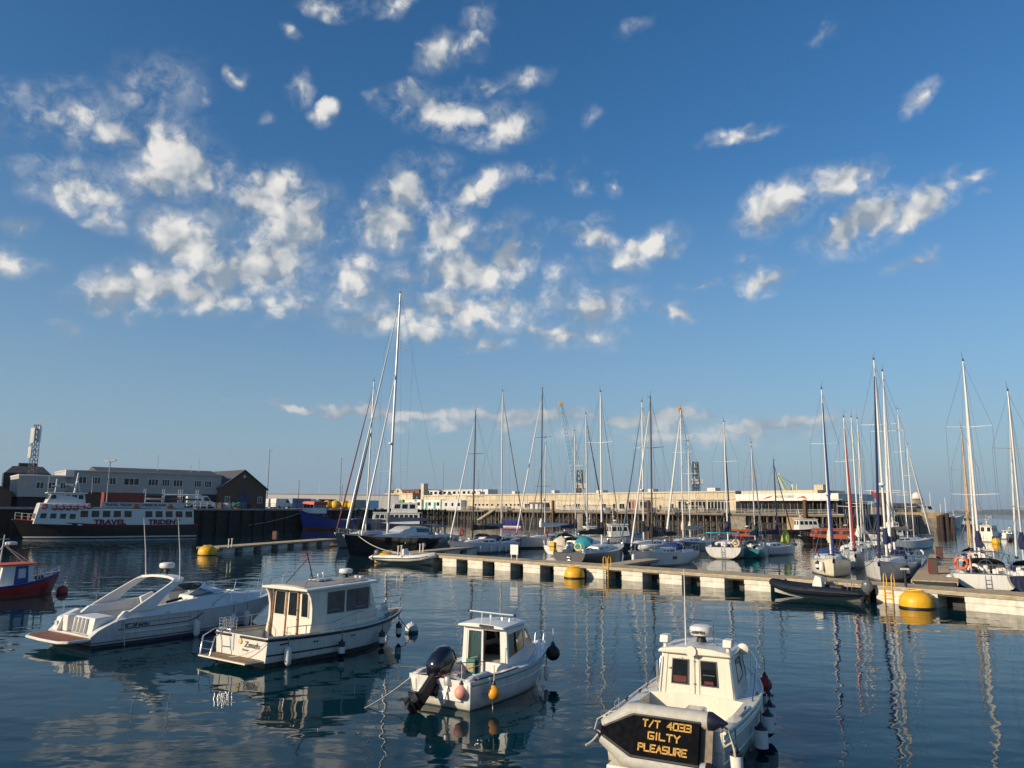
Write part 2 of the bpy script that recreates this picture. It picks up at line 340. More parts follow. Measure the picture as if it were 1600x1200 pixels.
# ------------------------------------------------------------------ hulls
class Hull:
    """+x bow, +y port, z=0 waterline"""
    def __init__(s, L, B, zs, zb, zm=None, sr=.8, tm=.45, p=2.2, stem=.1, tr=0.0, flare=.2, draft=.45, n=20, full=1.0, cut=None, tuck=0.0):
        s.cut = cut; s.tuck = tuck
        s.L, s.B, s.zs, s.zb, s.zm = L, B, zs, zb, zm if zm is not None else (zs*.6+zb*.4)-.04*L*.3
        s.sr, s.tm, s.p, s.stem, s.tr, s.flare, s.draft, s.n, s.full = sr, tm, p, stem, tr, flare, draft, n, full
    def half(s, t):
        if t < s.tm: k = s.sr+(1-s.sr)*math.sin(math.pi/2*t/s.tm)
        else: k = 1-((t-s.tm)/(1-s.tm))**s.p
        return max(s.B/2*k, .015)
    def sheer(s, t):
        z = s.zs*(1-t)*(1-2*t)+4*s.zm*t*(1-t)+s.zb*t*(2*t-1)
        if s.cut and t < s.cut[1]:
            t = max(t, 0.0)
            k = t/s.cut[1]; z = s.cut[0]+(z-s.cut[0])*k**s.cut[2]
        return z
    def pt(s, t, v, sd=1, out=0.0):
        """v: 1 at the sheer, 0 at the waterline, -1 at the keel"""
        sh = s.sheer(t); fl = s.flare*(.25+.75*t*t)
        tk = s.tuck*max(0, 1-t/.42)**1.5
        if v >= 0: w = s.half(t)*(1-fl*(1-v)**1.2)*math.sqrt(max(.02, 1-tk*(1-v)**2.2)); z = sh*v
        else: w = s.half(t)*(1-fl)*math.sqrt(max(.02, 1-tk))*math.sqrt(max(0, 1-v*v))*(1 if v > -.99 else 0); z = s.draft*v*(1-.6*t**3)
        x = s.L*(t-.5)-s.stem*s.L*(1-v)*t**4+s.tr*(1-v)*(1-t)**6
        return Vector((x, sd*(w+out), z))
    def ts(s, extra=()):
        t = [i/s.n for i in range(s.n+1)]
        return sorted(set(t+list(extra)))
    VS = (1, .88, .7, .5, .3, .12, 0, -.4, -.8, -1)
    def mesh(s):
        mb = MB(); rings = []
        for t in s.ts((.97,)):
            rings.append([s.pt(t, v, 1) for v in s.VS]+[s.pt(t, v, -1) for v in reversed(s.VS[:-1])])
        mb.loft(rings, ring_closed=False)
        n = len(rings[0]); r0 = rings[0]
        for k in range(n//2): mb.add([r0[k], r0[k+1], r0[n-2-k], r0[n-1-k]], [(0, 1, 2, 3)])
        return mb
    def deck(s, drop=0.0, gw=.06, wells=(), camber=.04):
        """gunwale cap, inner side and deck; wells = [(t0, t1, sole_z, half width fraction)]"""
        ex = []
        for w in wells: ex += [w[0]-1e-4, w[0], w[1], w[1]+1e-4]
        mb = MB(); rows = []
        for t in s.ts(ex):
            h = s.half(t); sh = s.sheer(t); x = s.L*(t-.5); hi = max(h-gw, .005); dz = sh-drop
            wl = next((w for w in wells if w[0] <= t <= w[1]), None)
            if wl: c = min(hi*.96, wl[3]*s.B/2); row = [(h, sh), (hi, sh), (hi, dz), (c, dz), (c, wl[2]), (c*.5, wl[2]), (0, wl[2])]
            else: c = hi*.7; row = [(h, sh), (hi, sh), (hi, dz), (hi*.7, dz+camber*.5), (hi*.7, dz+camber*.5), (hi*.35, dz+camber*.9), (0, dz+camber)]
            rows.append([Vector((x, y, z)) for y, z in row]+[Vector((x, -y, z)) for y, z in reversed(row[:-1])])
        mb.loft(rings=rows, ring_closed=False); return mb
    def rail_pts(s, t0, t1, sd, dz=0.0, inset=0.0, n=12):
        return [Vector((s.L*(t-.5), sd*max(0, s.half(t)-inset), s.sheer(t)+dz)) for t in [t0+(t1-t0)*i/n for i in range(n+1)]]
    def strake(s, v, t0, t1, sd, r=.02, out=.0, n=18):
        mb = MB(); mb.tube([s.pt(t0+(t1-t0)*i/n, v, sd, out) for i in range(n+1)], r, 6); return mb
def sec(xb, xt, wb, zb, wt, zt): return (xb, xt, wb, zb, wt, zt)
def house(secs, camber=.05):
    """deckhouse lofted through trapezoid sections (x low, x high, half width low, z low, half width high, z high)"""
    rings = []
    for xb, xt, wb, zb, wt, zt in secs:
        rings.append([V(xb, wb, zb), V(xt, wt, zt), V(xt, wt*.5, zt+camber*.8), V(xt, 0, zt+camber), V(xt, -wt*.5, zt+camber*.8), V(xt, -wt, zt), V(xb, -wb, zb)])
    mb = MB(); mb.loft(rings); return mb
def side_quad(a, b, sd):
    """face of a house between two sections on side sd, oriented outward"""
    p = [V(a[0], sd*a[2], a[3]), V(b[0], sd*b[2], b[3]), V(b[1], sd*b[4], b[5]), V(a[1], sd*a[4], a[5])]
    return p if sd < 0 else [p[1], p[0], p[3], p[2]]
def end_quad(a, fwd):
    p = [V(a[0], -a[2], a[3]), V(a[0], a[2], a[3]), V(a[1], a[4], a[5]), V(a[1], -a[4], a[5])]
    return p if fwd else [p[1], p[0], p[3], p[2]]
def pane_part(q, u0, u1, v0, v1, m, parent, frame=None, name='window', out=.008, fw=.03):
    w = MB().pane(q, u0, u1, v0, v1, out).build(name, m, parent)
    if frame:
        L1 = (Vector(q[1])-Vector(q[0])).length; L2 = (Vector(q[3])-Vector(q[0])).length; du, dv = fw/L1, fw/L2; f = MB()
        f.pane(q, u0-du, u1+du, v1, v1+dv, out+.01, .03); f.pane(q, u0-du, u1+du, v0-dv, v0, out+.01, .03)
        f.pane(q, u0-du, u0, v0, v1, out+.01, .03); f.pane(q, u1, u1+du, v0, v1, out+.01, .03)
        f.build('window_frame', frame, w)
    return w
def guard_rail(h, t0, t1, sides, ht, npost, parent, m=None, inset=.08, wires=1, dz=0.0, ends=True, r=.013, name='guard_rail'):
    m = m or STEEL
    for sd in sides:
        mb = MB(); pts = h.rail_pts(t0, t1, sd, dz, inset, max(8, npost*2))
        tops = [p+V(0, 0, ht) for p in pts]; mb.tube(tops, r, 6)
        if wires: mb.tube([p+V(0, 0, ht*.52) for p in pts], r*.55, 5)
        for i in range(npost):
            k = t0+(t1-t0)*i/max(1, npost-1); p = V(h.L*(k-.5), sd*max(0, h.half(k)-inset), h.sheer(k)+dz); mb.tube([p, p+V(0, 0, ht)], r, 6)
        mb.build(name, m, parent, 40)
def fender(world, r, ln, label, group, style='white'):
    """cylindrical fender hanging with its top at world point"""
    t = thing('fender', label, 'fender', world, 0, group)
    pr = [(.02, -ln-.03), (r*.55, -ln), (r*.92, -ln+r*.5), (r, -ln+r*.9), (r, -r*1.1), (r*.92, -r*.6), (r*.5, -.06), (.025, 0)]
    if style == 'white': MB().lathe(pr, 12).build('body', FENW, t, 40)
    else:
        z1, z2 = (.78, .42) if style == 'dark' else (.84, .24)
        MB().lathe([(r, -ln*z1), (r, -ln*z2)], 12).build('body', FENW, t, 50)
        MB().lathe([(.02, -ln-.03), (r*.5, -ln), (r*.93, -ln+r*.5), (r*1.005, -ln*z1)], 12).build('end_cap', FENB, t, 40)
        MB().lathe([(r*1.005, -ln*z2), (r*.95, -min(r*.75, ln*.2)), (r*.5, -.08), (.03, 0)], 12).build('end_cap', FENB, t, 40)
    MB().tube([(0, 0, -.03), (0, 0, .16), (0, .01, .32)], .012, 5).build('lanyard', ROPEB, t)
    return t
def ball_fender(world, r, m, label, group=None):
    t = thing('ball_fender', label, 'fender', world, 0, group)
    MB().lathe([(.01, -2*r)]+[(r*math.sin(math.pi*i/10), -r-r*math.cos(math.pi*i/10)) for i in range(1, 9)]+[(r*.45, -.1*r), (r*.3, .02)], 18).build('body', m, t, 60)
    MB().lathe([(r*.33, -.06), (r*.3, .05), (r*.15, .12)], 10).build('end_cap', FENB, t, 40)
    MB().tube([(0, 0, .08), (.01, 0, .3), (0, .01, .5)], .013, 5).build('lanyard', ROPE, t)
    return t
def rope(name, pts, r, m, label, cat='rope', group=None):
    return tag(MB().tube(pts, r, 5).build(name, m, None, 60), label, cat, group)
def sag(a, b, s, n=10):
    a, b = Vector(a), Vector(b); return [a.lerp(b, i/n)-V(0, 0, 4*s*(i/n)*(1-i/n)) for i in range(n+1)]
# ------------------------------------------------------------------ water
def build_water():
    me = bpy.data.meshes.new('water'); S = 30000
    me.from_pydata([(-S, -400, 0), (S, -400, 0), (S, S, 0), (-S, S, 0)], [], [(0, 1, 2, 3)])
    o = bpy.data.objects.new('water', me); C.objects.link(o); o['kind'] = 'structure'
    m = bpy.data.materials.new('harbour_water'); m.use_nodes = True; nt = NT(m.node_tree); b = m.node_tree.nodes['Principled BSDF']
    b.inputs['Base Color'].default_value = (.0005, .022, .032, 1); b.inputs['Roughness'].default_value = .012; b.inputs['IOR'].default_value = 1.333; b.inputs['Specular IOR Level'].default_value = .23
    tc = nt.n('ShaderNodeTexCoord').outputs['Object']
    c1 = nt.n('ShaderNodeMapping', {'Vector': tc, 'Scale': (.55, 1.0, 1), 'Rotation': (0, 0, R(12))}).outputs[0]
    c2 = nt.n('ShaderNodeMapping', {'Vector': tc, 'Scale': (.7, 1.0, 1), 'Rotation': (0, 0, R(-18))}).outputs[0]
    big = nt.noise(c1, .45, 2, .5); mid = nt.noise(c2, 1.5, 2, .5, dist=.4); fine = nt.noise(tc, 6.0, 2, .5)
    patch = nt.ramp(nt.noise(tc, .035, 3), .38, .62, .45, 1.35)
    h = nt.m('MULTIPLY_ADD', big, .045, nt.m('MULTIPLY', mid, nt.m('MULTIPLY', patch, .012)))
    h = nt.m('MULTIPLY_ADD', fine, nt.m('MULTIPLY', patch, .0005), h)
    bn = nt.n('ShaderNodeBump', {'Strength': 1.0, 'Distance': 1.0, 'Height': h}); nt.put(b.inputs['Normal'], bn.outputs[0])
    me.materials.append(m)
build_water()
TINT = clear_mat('tinted_pane', (.10, .14, .14), .5)
# ------------------------------------------------------------------ foreground boats
def weather(m, amount=.5):
    # scuffs, rust weeps and grime worked into an existing paint
    nt = NT(m.node_tree); b = m.node_tree.nodes['Principled BSDF']; src = b.inputs['Base Color'].links[0].from_socket
    tc = nt.n('ShaderNodeTexCoord').outputs['Object']
    sc = nt.ramp(nt.noise(nt.n('ShaderNodeMapping', {'Vector': tc, 'Scale': (1.5, 1.5, .4)}).outputs[0], 5.0, 6, .7), .56, .72, 0, amount)
    c = nt.mix(sc, src, (.30, .26, .19, 1)); fine = nt.ramp(nt.noise(tc, 45.0, 3, .7), .62, .70, 0, amount*.7); nt.put(b.inputs['Base Color'], nt.mix(fine, c, (.22, .20, .17, 1)))
for m_ in (WHITE, CREAM): weather(m_, .32)
def place(stern, hd, L):
    f = V(math.cos(R(hd)), math.sin(R(hd)), 0); return Vector((stern[0], stern[1], 0))+f*L/2
def radome(parent, c, r=.28, h=.24, lab=None):
    d = MB().lathe([(.02, 0), (r*.9, .02), (r, .07), (r, h*.62), (r*.93, h*.85), (r*.6, h*.98), (.02, h)], 20, c).build('radar_dome', WHITE, parent, 50)
    MB().lathe([(r*.45, -.14), (r*.35, -.05), (r*.5, .01)], 10, c).build('dome_mount', BLACK, d, 40)
    return d
def cleat(mb, p, d=(1, 0, 0)):
    p, d = Vector(p), Vector(d); mb.tube([p-d*.1+V(0, 0, .06), p+d*.1+V(0, 0, .06)], .014, 6); mb.bar(p-d*.03, p-d*.03+V(0, 0, .06), .02, .02); mb.bar(p+d*.03, p+d*.03+V(0, 0, .06), .02, .02)

# ---- open motor cruiser with radar arch
def cruiser():
    hd, L = 55, 10.0
    t = thing('motor_cruiser', 'white open motor cruiser with radar arch and red teak bathing platform', 'motorboat', place((-15.9, 28.8), hd, L*.945), R(hd)); t.scale = (.945,)*3
    h = Hull(L, 3.5, 1.02, 1.34, 1.06, sr=.93, tm=.4, p=2.4, stem=.17, tr=.15, flare=.34, draft=.6, n=40, cut=(.44, .11, .7))
    hm = hull_mat('hull_cruiser', (.60, .62, .62), [(.13, (.012, .02, .13)), (.19, (.60, .62, .62)), (.225, (.02, .02, .03))])
    h.mesh().build('hull', hm, t, 50)
    h.deck(0, .10, [(.0, .47, .44, .78)], .05).build('deck', WHITE, t, 40)
    for sd in (1, -1):
        h.strake(1, .09, .985, sd, .035, .01).build('rub_rail', WHITE, t, 50)
        h.strake(.62, .10, .40, sd, .016, .008).build('stripe', BLACK, t)
        mb = MB(); mb.tube([h.pt(.40, .62, sd, .008), h.pt(.435, .74, sd, .008), h.pt(.455, .88, sd, .008)], .02, 6); mb.build('stripe', BLACK, t)
        h.strake(.80, .11, .40, sd, .009, .006).build('stripe', BLACK, t)
        h.strake(.46, .10, .43, sd, .035, .0).build('spray_rail', WHITE, t, 50)
        # raised coaming beside the cockpit, climbing to the windscreen
        secs = []
        for tt, hh in ((.10, .0), (.135, .26), (.25, .33), (.38, .42), (.50, .50), (.60, .46), (.70, .28), (.80, .02)):
            w = h.half(tt); x = h.L*(tt-.5); z = h.sheer(tt)-.02; secs.append([V(x, sd*(w-.10), z), V(x, sd*(w-.20-hh*.25), z+hh), V(x, sd*(w-.36-hh*.25), z+hh), V(x, sd*(w-.46), z)])
        MB().loft(secs).build('coaming', WHITE, t, 35)
    # foredeck trunk
    sx = [sec(.55, .35, 1.20, 1.05, 1.0, 1.56), sec(1.9, 1.8, 1.06, 1.10, .82, 1.46), sec(3.1, 3.0, .74, 1.18, .52, 1.36), sec(4.2, 4.0, .24, 1.26, .16, 1.31)]
    house(sx, .06).build('foredeck_trunk', WHITE, t, 35, )
    for sd in (1, -1):
        pane_part(side_quad(sx[0], sx[1], sd), .12, .98, .40, .72, GLASS, t)
        pane_part(side_quad(sx[1], sx[2], sd), .02, .55, .40, .68, GLASS, t)
    MB().box(2.0, 2.55, -.28, .28, 1.48, 1.54).build('hatch', GREYW, t, bevel=.02)
    # windscreen
    base = [V(-.55, 1.30, 1.52), V(.5, 1.14, 1.56), V(1.35, .6, 1.60), V(1.5, 0, 1.62), V(1.35, -.6, 1.60), V(.5, -1.14, 1.56), V(-.55, -1.30, 1.52)]
    topp = [V(-.85, 1.22, 1.62), V(-.25, 1.05, 1.86), V(.35, .52, 1.96), V(.45, 0, 1.98), V(.35, -.52, 1.96), V(-.25, -1.05, 1.86), V(-.85, -1.22, 1.62)]
    ws = thing_part = MB(); ws.tube(base, .018, 6); ws.tube(topp, .02, 6)
    for a, b in list(zip(base, topp))[1:-1]: ws.tube([a, b], .016, 6)
    wf = ws.build('windscreen_frame', STEEL, t, 50)
    for i in range(6): MB().add([base[i], base[i+1], topp[i+1], topp[i]], [(0, 1, 2, 3)]).build('window', TINT, t)
    # radar arch
    path = [(-3.05, 1.56, 1.22, 1.0), (-2.35, 1.50, 1.72, .62), (-1.55, 1.40, 2.20, .46), (-1.35, 1.22, 2.34, .44), (-1.25, .6, 2.40, .44), (-1.22, 0, 2.41, .44),
            (-1.25, -.6, 2.40, .44), (-1.35, -1.22, 2.34, .44), (-1.55, -1.40, 2.20, .46), (-2.35, -1.50, 1.72, .62), (-3.05, -1.56, 1.22, 1.0)]
    rings = []
    for i, (x, y, z, w) in enumerate(path):
        inn = Vector((0, -y, 0)); inn = (inn.normalized()*.10 if abs(y) > 1.3 else V(0, 0, 0)) + (V(0, 0, -.10) if abs(y) < 1.35 else V(0, 0, 0))
        p = V(x, y, z); rings.append([p+V(w/2, 0, 0), p-V(w/2, 0, 0), p-V(w/2, 0, 0)+inn, p+V(w/2, 0, 0)+inn])
    MB().loft(rings).build('radar_arch', WHITE, t, 40)
    radome(t, (-1.15, .05, 2.66), .31, .25)
    mb = MB(); mb.tube([(-1.15, .05, 2.4), (-1.15, .05, 2.62)], .05, 8); mb.build('radar_post', BLACK, t); mb = MB(); mb.tube([(-1.2, .42, 2.4), (-1.2, .42, 2.95)], .02, 6); mb.ball((-1.2, .42, 2.98), .06); mb.cbox((-1.2, .38, 2.8), (.1, .1, .12)); mb.build('light_mast', BLACK, t)
    for sd in (1, -1): MB().tube([(-1.35, sd*1.28, 2.3), (-1.45, sd*1.3, 3.4), (-1.65, sd*1.3, 4.75)], [.025, .02, .012], 6).build('antenna', ALUW, t, 50)
    # stern: platform, transom lockers, door gap
    pl = [(-5.0, -1.6), (-5.75, -1.55), (-6.0, -1.2), (-6.05, 0), (-6.0, 1.2), (-5.75, 1.55), (-5.0, 1.6)]
    pf = MB().prism(pl, .30, .40, 'xy').build('bathing_platform', WHITE, t, bevel=.03)
    MB().prism([(x*1+(.05 if x < -5.5 else -.0), y*.94) for x, y in pl], .402, .412, 'xy').build('teak_deck', TEAKR, pf)
    MB().prism([(-5.05, .40), (-5.05, 1.0), (-4.25, 1.18), (-4.25, .40)], .15, .8, 'xz') if False else None
    prof = [(-4.98, .45), (-4.80, .95), (-4.10, 1.22), (-4.10, .45)]
    MB().prism(prof, 1.02, 1.42, 'xz').build('transom_locker', WHITE, t, bevel=.04)
    MB().box(-4.78, -4.35, .62, 1.0, .45, 1.05).build('transom_door', WHITE, t, bevel=.03)
    MB().prism([(-4.80, .45), (-4.72, 1.08), (-3.95, 1.10), (-3.95, .45)], -1.30, .18, 'xz').build('transom_locker', WHITE, t, bevel=.04)
    for y in (-.02, -.30, -.58, -.86): MB().bar((-4.83, y, .50), (-4.75, y, 1.04), .16, .06, (0, 1, 0)).build('seat_rib', WHITE, t, bevel=.02)
    MB().lathe([(.11, 0), (.11, .015), (.08, .02)], 14, (-4.93, 1.22, .72), 'x').build('stern_light', GREYW, t)
    MB().box(-3.93, -3.4, -1.2, .1, .45, .86).build('aft_seat', SAILW, t, bevel=.05)
    MB().box(-3.0, -2.5, -1.2, -.2, .53, .95).build('wet_bar', WHITE, t, bevel=.04)
    # helm seats
    for y in (-.62, .5):
        s_ = MB(); s_.box(-1.6, -1.1, y-.30, y+.30, .95, 1.12); s_.bar((-1.55, y, 1.1), (-1.72, y, 1.62), .6, .14, (0, 1, 0)); st = s_.build('helm_seat', SAILW, t, bevel=.04)
        MB().tube([(-1.35, y, .52), (-1.35, y, .96)], .06, 8).build('seat_post', STEEL, st, 50)
    MB().prism([(-.9, .52), (-.55, 1.55), (.3, 1.68), (.3, .52)], -1.1, -.05, 'xz').build('helm_console', WHITE, t, bevel=.03)
    MB().torus((-.82, -.6, 1.28), .2, .018, 'x').build('steering_wheel', BLACK, t, 60)
    # rails
    mb = MB()
    for sd in (1, -1):
        lo = h.rail_pts(.50, .985, sd, 0, .12, 10); hi = [p+V(.12, 0, .10+.58*min(1, (i+.2)/2.2)) for i, p in enumerate(lo)]
        mb.tube([lo[0]]+hi, .016, 6)
        for i in (2, 4, 6, 8, 10): mb.tube([lo[i], hi[i]], .013, 6)
    a_ = h.rail_pts(.985, .985, 1, .68, .12, 1)[0]; b_ = h.rail_pts(.985, .985, -1, .68, .12, 1)[0]
    mb.tube([a_+V(.12, 0, 0), V(5.25, 0, a_.z+.02), b_+V(.12, 0, 0)], .016, 6); mb.build('bow_rail', STEEL, t, 60)
    for sd in (1, -1):
        for tt in (.13, .3, .62): mb = MB(); cleat(mb, V(h.L*(tt-.5), sd*(h.half(tt)-.07), h.sheer(tt))); mb.build('cleat', STEEL, t)
    nrm = (h.pt(.24, .70, -1)-h.pt(.12, .70, -1)); up_ = h.pt(.2, .8, -1)-h.pt(.2, .6, -1)
    text('lettering', 'SC 34 turbo', .20, BLACK, t, h.pt(.12, .66, -1, .015), nrm, up_, shear=.3, bold=.004)
    for y, sd in ((.62, 1),): pass
    q0 = V(-2.2, -1.46, 1.5)
    MB().bar((-1.95, -1.40, 1.43), (-1.25, -1.36, 1.53), .015, .10, (0, 0, 1)).build('vent_grille', BLACK, t)
    mb = MB(); mb.tube(sag(h.pt(.12, 1, -1, .02), V(-3.8, -1.85, .02), .0, 6), .018, 5); mb.tube([h.pt(.12, 1, -1, .03)+V(.02*math.sin(k*2.1), -.04*math.cos(k*1.7), -k*.09) for k in range(9)], .022, 5); mb.build('hanging_rope', ROPE, t)
    for k, tt in enumerate((.42, .60, .68)):
        p = h.pt(tt, 1, -1, .13); p.z -= .36
        fender(to_world(t, p), .12, .62, ('white fender hung beside the windscreen of the open motor cruiser', 'white fender hung below the long dark side window of the open motor cruiser', 'white fender hung nearest the bow of the open motor cruiser')[k], 'cruiser fenders')
    return t
cruiser()

# ---- displacement boat with aft cockpit and wheelhouse
def trawler():
    hd, L = 54, 7.7; wood = mat('varnished_wood', (.28, .12, .04), .35, var=.3, coat=.4)
    t = thing('wheelhouse_boat', 'cream wheelhouse motorboat with dark rubbing strake and name on its transom', 'motorboat', place((-8.68, 25.85), hd, L*.965), R(hd)); t.scale = (.965,)*3
    h = Hull(L, 3.15, .95, 1.10, .90, sr=.90, tm=.42, p=2.3, stem=.14, tr=0, flare=.28, draft=.6, n=24)
    hm = hull_mat('hull_trawler', (.66, .64, .58), [(.16, (.012, .012, .016)), ])
    h.mesh().build('hull', hm, t, 50)
    h.deck(.12, .09, [(.04, .275, .38, .80)], .05).build('deck', DECK, t, 40)
    for sd in (1, -1):
        h.strake(.93, 0, .985, sd, .045, .01).build('rub_rail', BLACK, t, 50)
        h.strake(1.0, 0, .985, sd, .03, -.02).build('gunwale', CREAM, t, 50)
        MB().tube(h.rail_pts(.03, .28, sd, .012, .10, 6), .028, 6).build('wood_capping', wood, t, 50)
        h.strake(.42, .0, .42, sd, .028, .01).build('rub_strake', wood if sd > 0 else BLACK, t, 50)
    mb = MB(); mb.tube([h.pt(0, .93, 1)+V(-.03, 0, 0), h.pt(0, .93, .35)+V(-.03, 0, 0)], .04, 6); mb.tube([h.pt(0, .93, -1)+V(-.03, 0, 0), h.pt(0, .93, 0)+V(-.03, 0, 0)], .04, 6); mb.build('rub_rail', BLACK, t, 50)
    # foredeck in brown deck covering
    fd = []
    for tt in (.78, .84, .9, .95, .985):
        w = max(.01, h.half(tt)-.12); x = h.L*(tt-.5); z = h.sheer(tt)-.12+.012; fd.append([V(x, w, z), V(x, w*.6, z+.035), V(x, 0, z+.052), V(x, -w*.6, z+.035), V(x, -w, z)])
    MB().loft(fd, ring_closed=False).build('teak_deck', TEAK, t)
    # wheelhouse
    a = sec(-1.85, -1.80, 1.22, .38, 1.10, 2.28); b = sec(-1.25, -1.15, 1.22, .80, 1.10, 2.30); c = sec(.85, .95, 1.15, .80, 1.02, 2.36); d = sec(1.55, 1.05, 1.02, .80, .92, 2.36)
    wh = house([a, b, c, d], .05); wh.build('wheelhouse', CREAM, t, 30)
    # curved wings either side of the aft doors
    for sd in (1, -1):
        prof = [(-1.84, .42), (-2.02, .52), (-1.98, .85), (-1.90, 1.25), (-1.90, 1.7), (-1.98, 2.05), (-2.12, 2.28), (-1.84, 2.28)]
        MB().prism(prof, sd*1.10, sd*1.20, 'xz').build('side_wing', CREAM, t, 30)
    rf = house([sec(-2.22, -2.22, 1.28, 2.28, 1.24, 2.36), sec(-.5, -.5, 1.28, 2.32, 1.24, 2.40), sec(1.30, 1.32, 1.18, 2.36, 1.12, 2.44)], .06).build('roof', CREAM, t, bevel=.02)
    MB().add([V(-2.2, 1.05, 2.435), V(1.1, .98, 2.515), V(1.1, -.98, 2.515), V(-2.2, -1.05, 2.435)], [(0, 1, 2, 3)]) if False else None
    rr = house([sec(-2.05, -2.05, 1.0, 2.37, .98, 2.395), sec(-.5, -.5, 1.0, 2.41, .98, 2.435), sec(1.0, 1.0, .92, 2.45, .90, 2.475)], .045).build('roof_deck', mat('roof_grey', (.34, .33, .31), .8, var=.25, scale=5), rf)
    qa = end_quad(a, False)
    for k, (u0, u1) in enumerate(((.10, .34), (.44, .64), (.75, .90))):
        pane_part(qa, u0, u1, .52, .93, GLASS, t, CREAM, 'window', .03, .03)
    for k, u in enumerate((.385, .665, .045)): MB().pane(qa, u-.012, u+.012, .02, .98, .05, .05).build('door_trim', wood, t)
    MB().pane(qa, .40, .65, .02, .97, .02, .03).build('door', CREAM, t)
    for v in (.2, .45, .62): MB().pane(qa, .655, .675, v, v+.02, .07, .04).build('hinge', BLACK, t)
    fr = mat('window_rubber', (.10, .10, .11), .6)
    for sd in (1, -1):
        q1 = side_quad(a, b, sd); q2 = side_quad(b, c, sd)
        pane_part(q2, .02 if sd < 0 else .62, .38 if sd < 0 else .98, .44, .90, GLASSB, t, fr)
        pane_part(q2, .46 if sd < 0 else .10, .97 if sd < 0 else .54, .44, .90, GLASSB, t, fr)
        MB().pane(q2, .70 if sd < 0 else .28, .715 if sd < 0 else .295, .44, .90, .02, .02).build('window_bar', fr, t)
        pane_part(side_quad(c, d, sd), .1, .9, .48, .88, GLASSB, t, fr)
    qf = end_quad(d, True)
    for u in (.04, .36, .68): pane_part(qf, u, u+.28, .45, .90, GLASSB, t, fr)
    house([sec(1.2, 1.2, .85, .78, .78, 1.28), sec(2.3, 2.1, .62, .9, .55, 1.26)], .05).build('fore_cabin', CREAM, t, bevel=.03)
    # cockpit furniture
    MB().box(-3.55, -3.15, -1.05, 1.05, .38, .70).build('stern_bench', CREAM, t, bevel=.03)
    MB().box(-3.56, -3.14, -1.03, 1.03, .702, .72).build('teak_seat', TEAK, t)
    # transom fittings
    text('lettering', 'Zanadu', .27, BLACK, t, (-3.875, -.22, .58), (0, -1, 0), (0, 0, 1), shear=.25)
    text('lettering', 'Guernsey', .09, BLACK, t, (-3.875, -.10, .46), (0, -1, 0), (0, 0, 1), shear=.25)
    MB().lathe([(.10, 0), (.10, -.012), (.05, -.02)], 14, (-3.87, .02, .74), 'x').build('badge', mat('badge_gold', (.62, .48, .20), .5), t)
    dr = MB(); dr.box(-3.875, -3.855, .38, .60, .40, .93); dr.build('transom_door', GREYW, t)
    pf = MB().box(-4.55, -3.86, -1.25, 1.35, .20, .25).build('bathing_platform', CREAM, t, bevel=.015)
    mb = MB()
    for i in range(8): MB().box(-4.50, -3.90, -1.2+i*.31, -1.2+i*.31+.295, .252, .264).build('plank', TEAK, pf)
    for y in (-.9, 0, .9): MB().tube([(-4.45, y, .2), (-3.9, y, -.1)], .025, 6).build('platform_strut', STEEL, t)
    mb = MB(); mb.tube([(-4.5, 1.3, .25), (-4.42, 1.32, .85), (-4.0, 1.3, 1.05), (-3.85, 1.15, 1.05), (-3.85, .62, 1.05), (-3.86, .60, .95)], .025, 7); mb.tube([(-4.5, .75, .25), (-4.35, .75, .85), (-4.0, .75, 1.03)], .02, 7)
    for z in (.45, .7): mb.tube([(-4.47, 1.3, z), (-4.42, .75, z)], .018, 6)
    mb.build('boarding_ladder', STEEL, t, 60)
    mb = MB()
    for z in (0, .1, .2, .3):
        mb.tube([(-3.95, .72, 1.1+z), (-3.55, .72, 1.1+z), (-3.55, 1.12, 1.1+z), (-3.95, 1.12, 1.1+z)], .010, 5, closed=True)
    for x in (-3.95, -3.75, -3.55):
        for y in (.72, .92, 1.12): mb.tube([(x, y, 1.02), (x, y, 1.4)], .009, 5)
    mb.build('wire_basket', STEEL, t)
    mb = MB(); mb.tube([(-3.3, 1.46, .97), (-3.3, 1.44, 1.3), (-2.0, 1.5, 1.32), (-1.75, 1.5, 1.55)], .018, 6); mb.tube([(-2.4, 1.5, .95), (-2.4, 1.48, 1.31)], .014, 6); mb.build('side_rail', STEEL, t, 60)
    mb = MB(); lo = h.rail_pts(.10, .985, -1, 0, .08, 18)
    hi = [p+V(0, 0, .30+.22*min(1, max(0, (i-5)/3))) for i, p in enumerate(lo)]; mb.tube([lo[0]]+hi, .016, 6); mb.tube([p*.5+q*.5 for p, q in zip(lo, hi)][6:], .009, 5)
    for i in (2, 5, 8, 11, 14, 18): mb.tube([lo[i], hi[i]], .015, 6)
    mb.build('side_rail', STEEL, t, 60)
    mb = MB(); lo = h.rail_pts(.55, .985, 1, 0, .08, 10); hi = [p+V(0, 0, .52) for p in lo]; mb.tube([lo[0]]+hi, .016, 6); mb.tube([p*.5+q*.5 for p, q in zip(lo, hi)], .009, 5)
    for i in (3, 6, 10): mb.tube([lo[i], hi[i]], .015, 6)
    p1, p2 = hi[-1], V(hi[-1].x, -hi[-1].y, hi[-1].z); mb.tube([p1, V(p1.x+.18, 0, p1.z+.05), p2], .016, 6); mb.build('bow_rail', STEEL, t, 60)
    wn_ = MB(); wn_.lathe([(.12, 0), (.12, .1), (.08, .14), (.12, .2), (.12, .24)], 12, (2.75, 0, 1.05)); wn_.build('windlass', STEEL, t, 50)
    MB().bar((2.4, -.5, 1.05), (2.25, -.5, 1.45), .3, .04, (0, 1, 0)).build('white_board', WHITE, t)
    # roof gear
    radome(t, (.75, .1, 2.66), .26, .20)
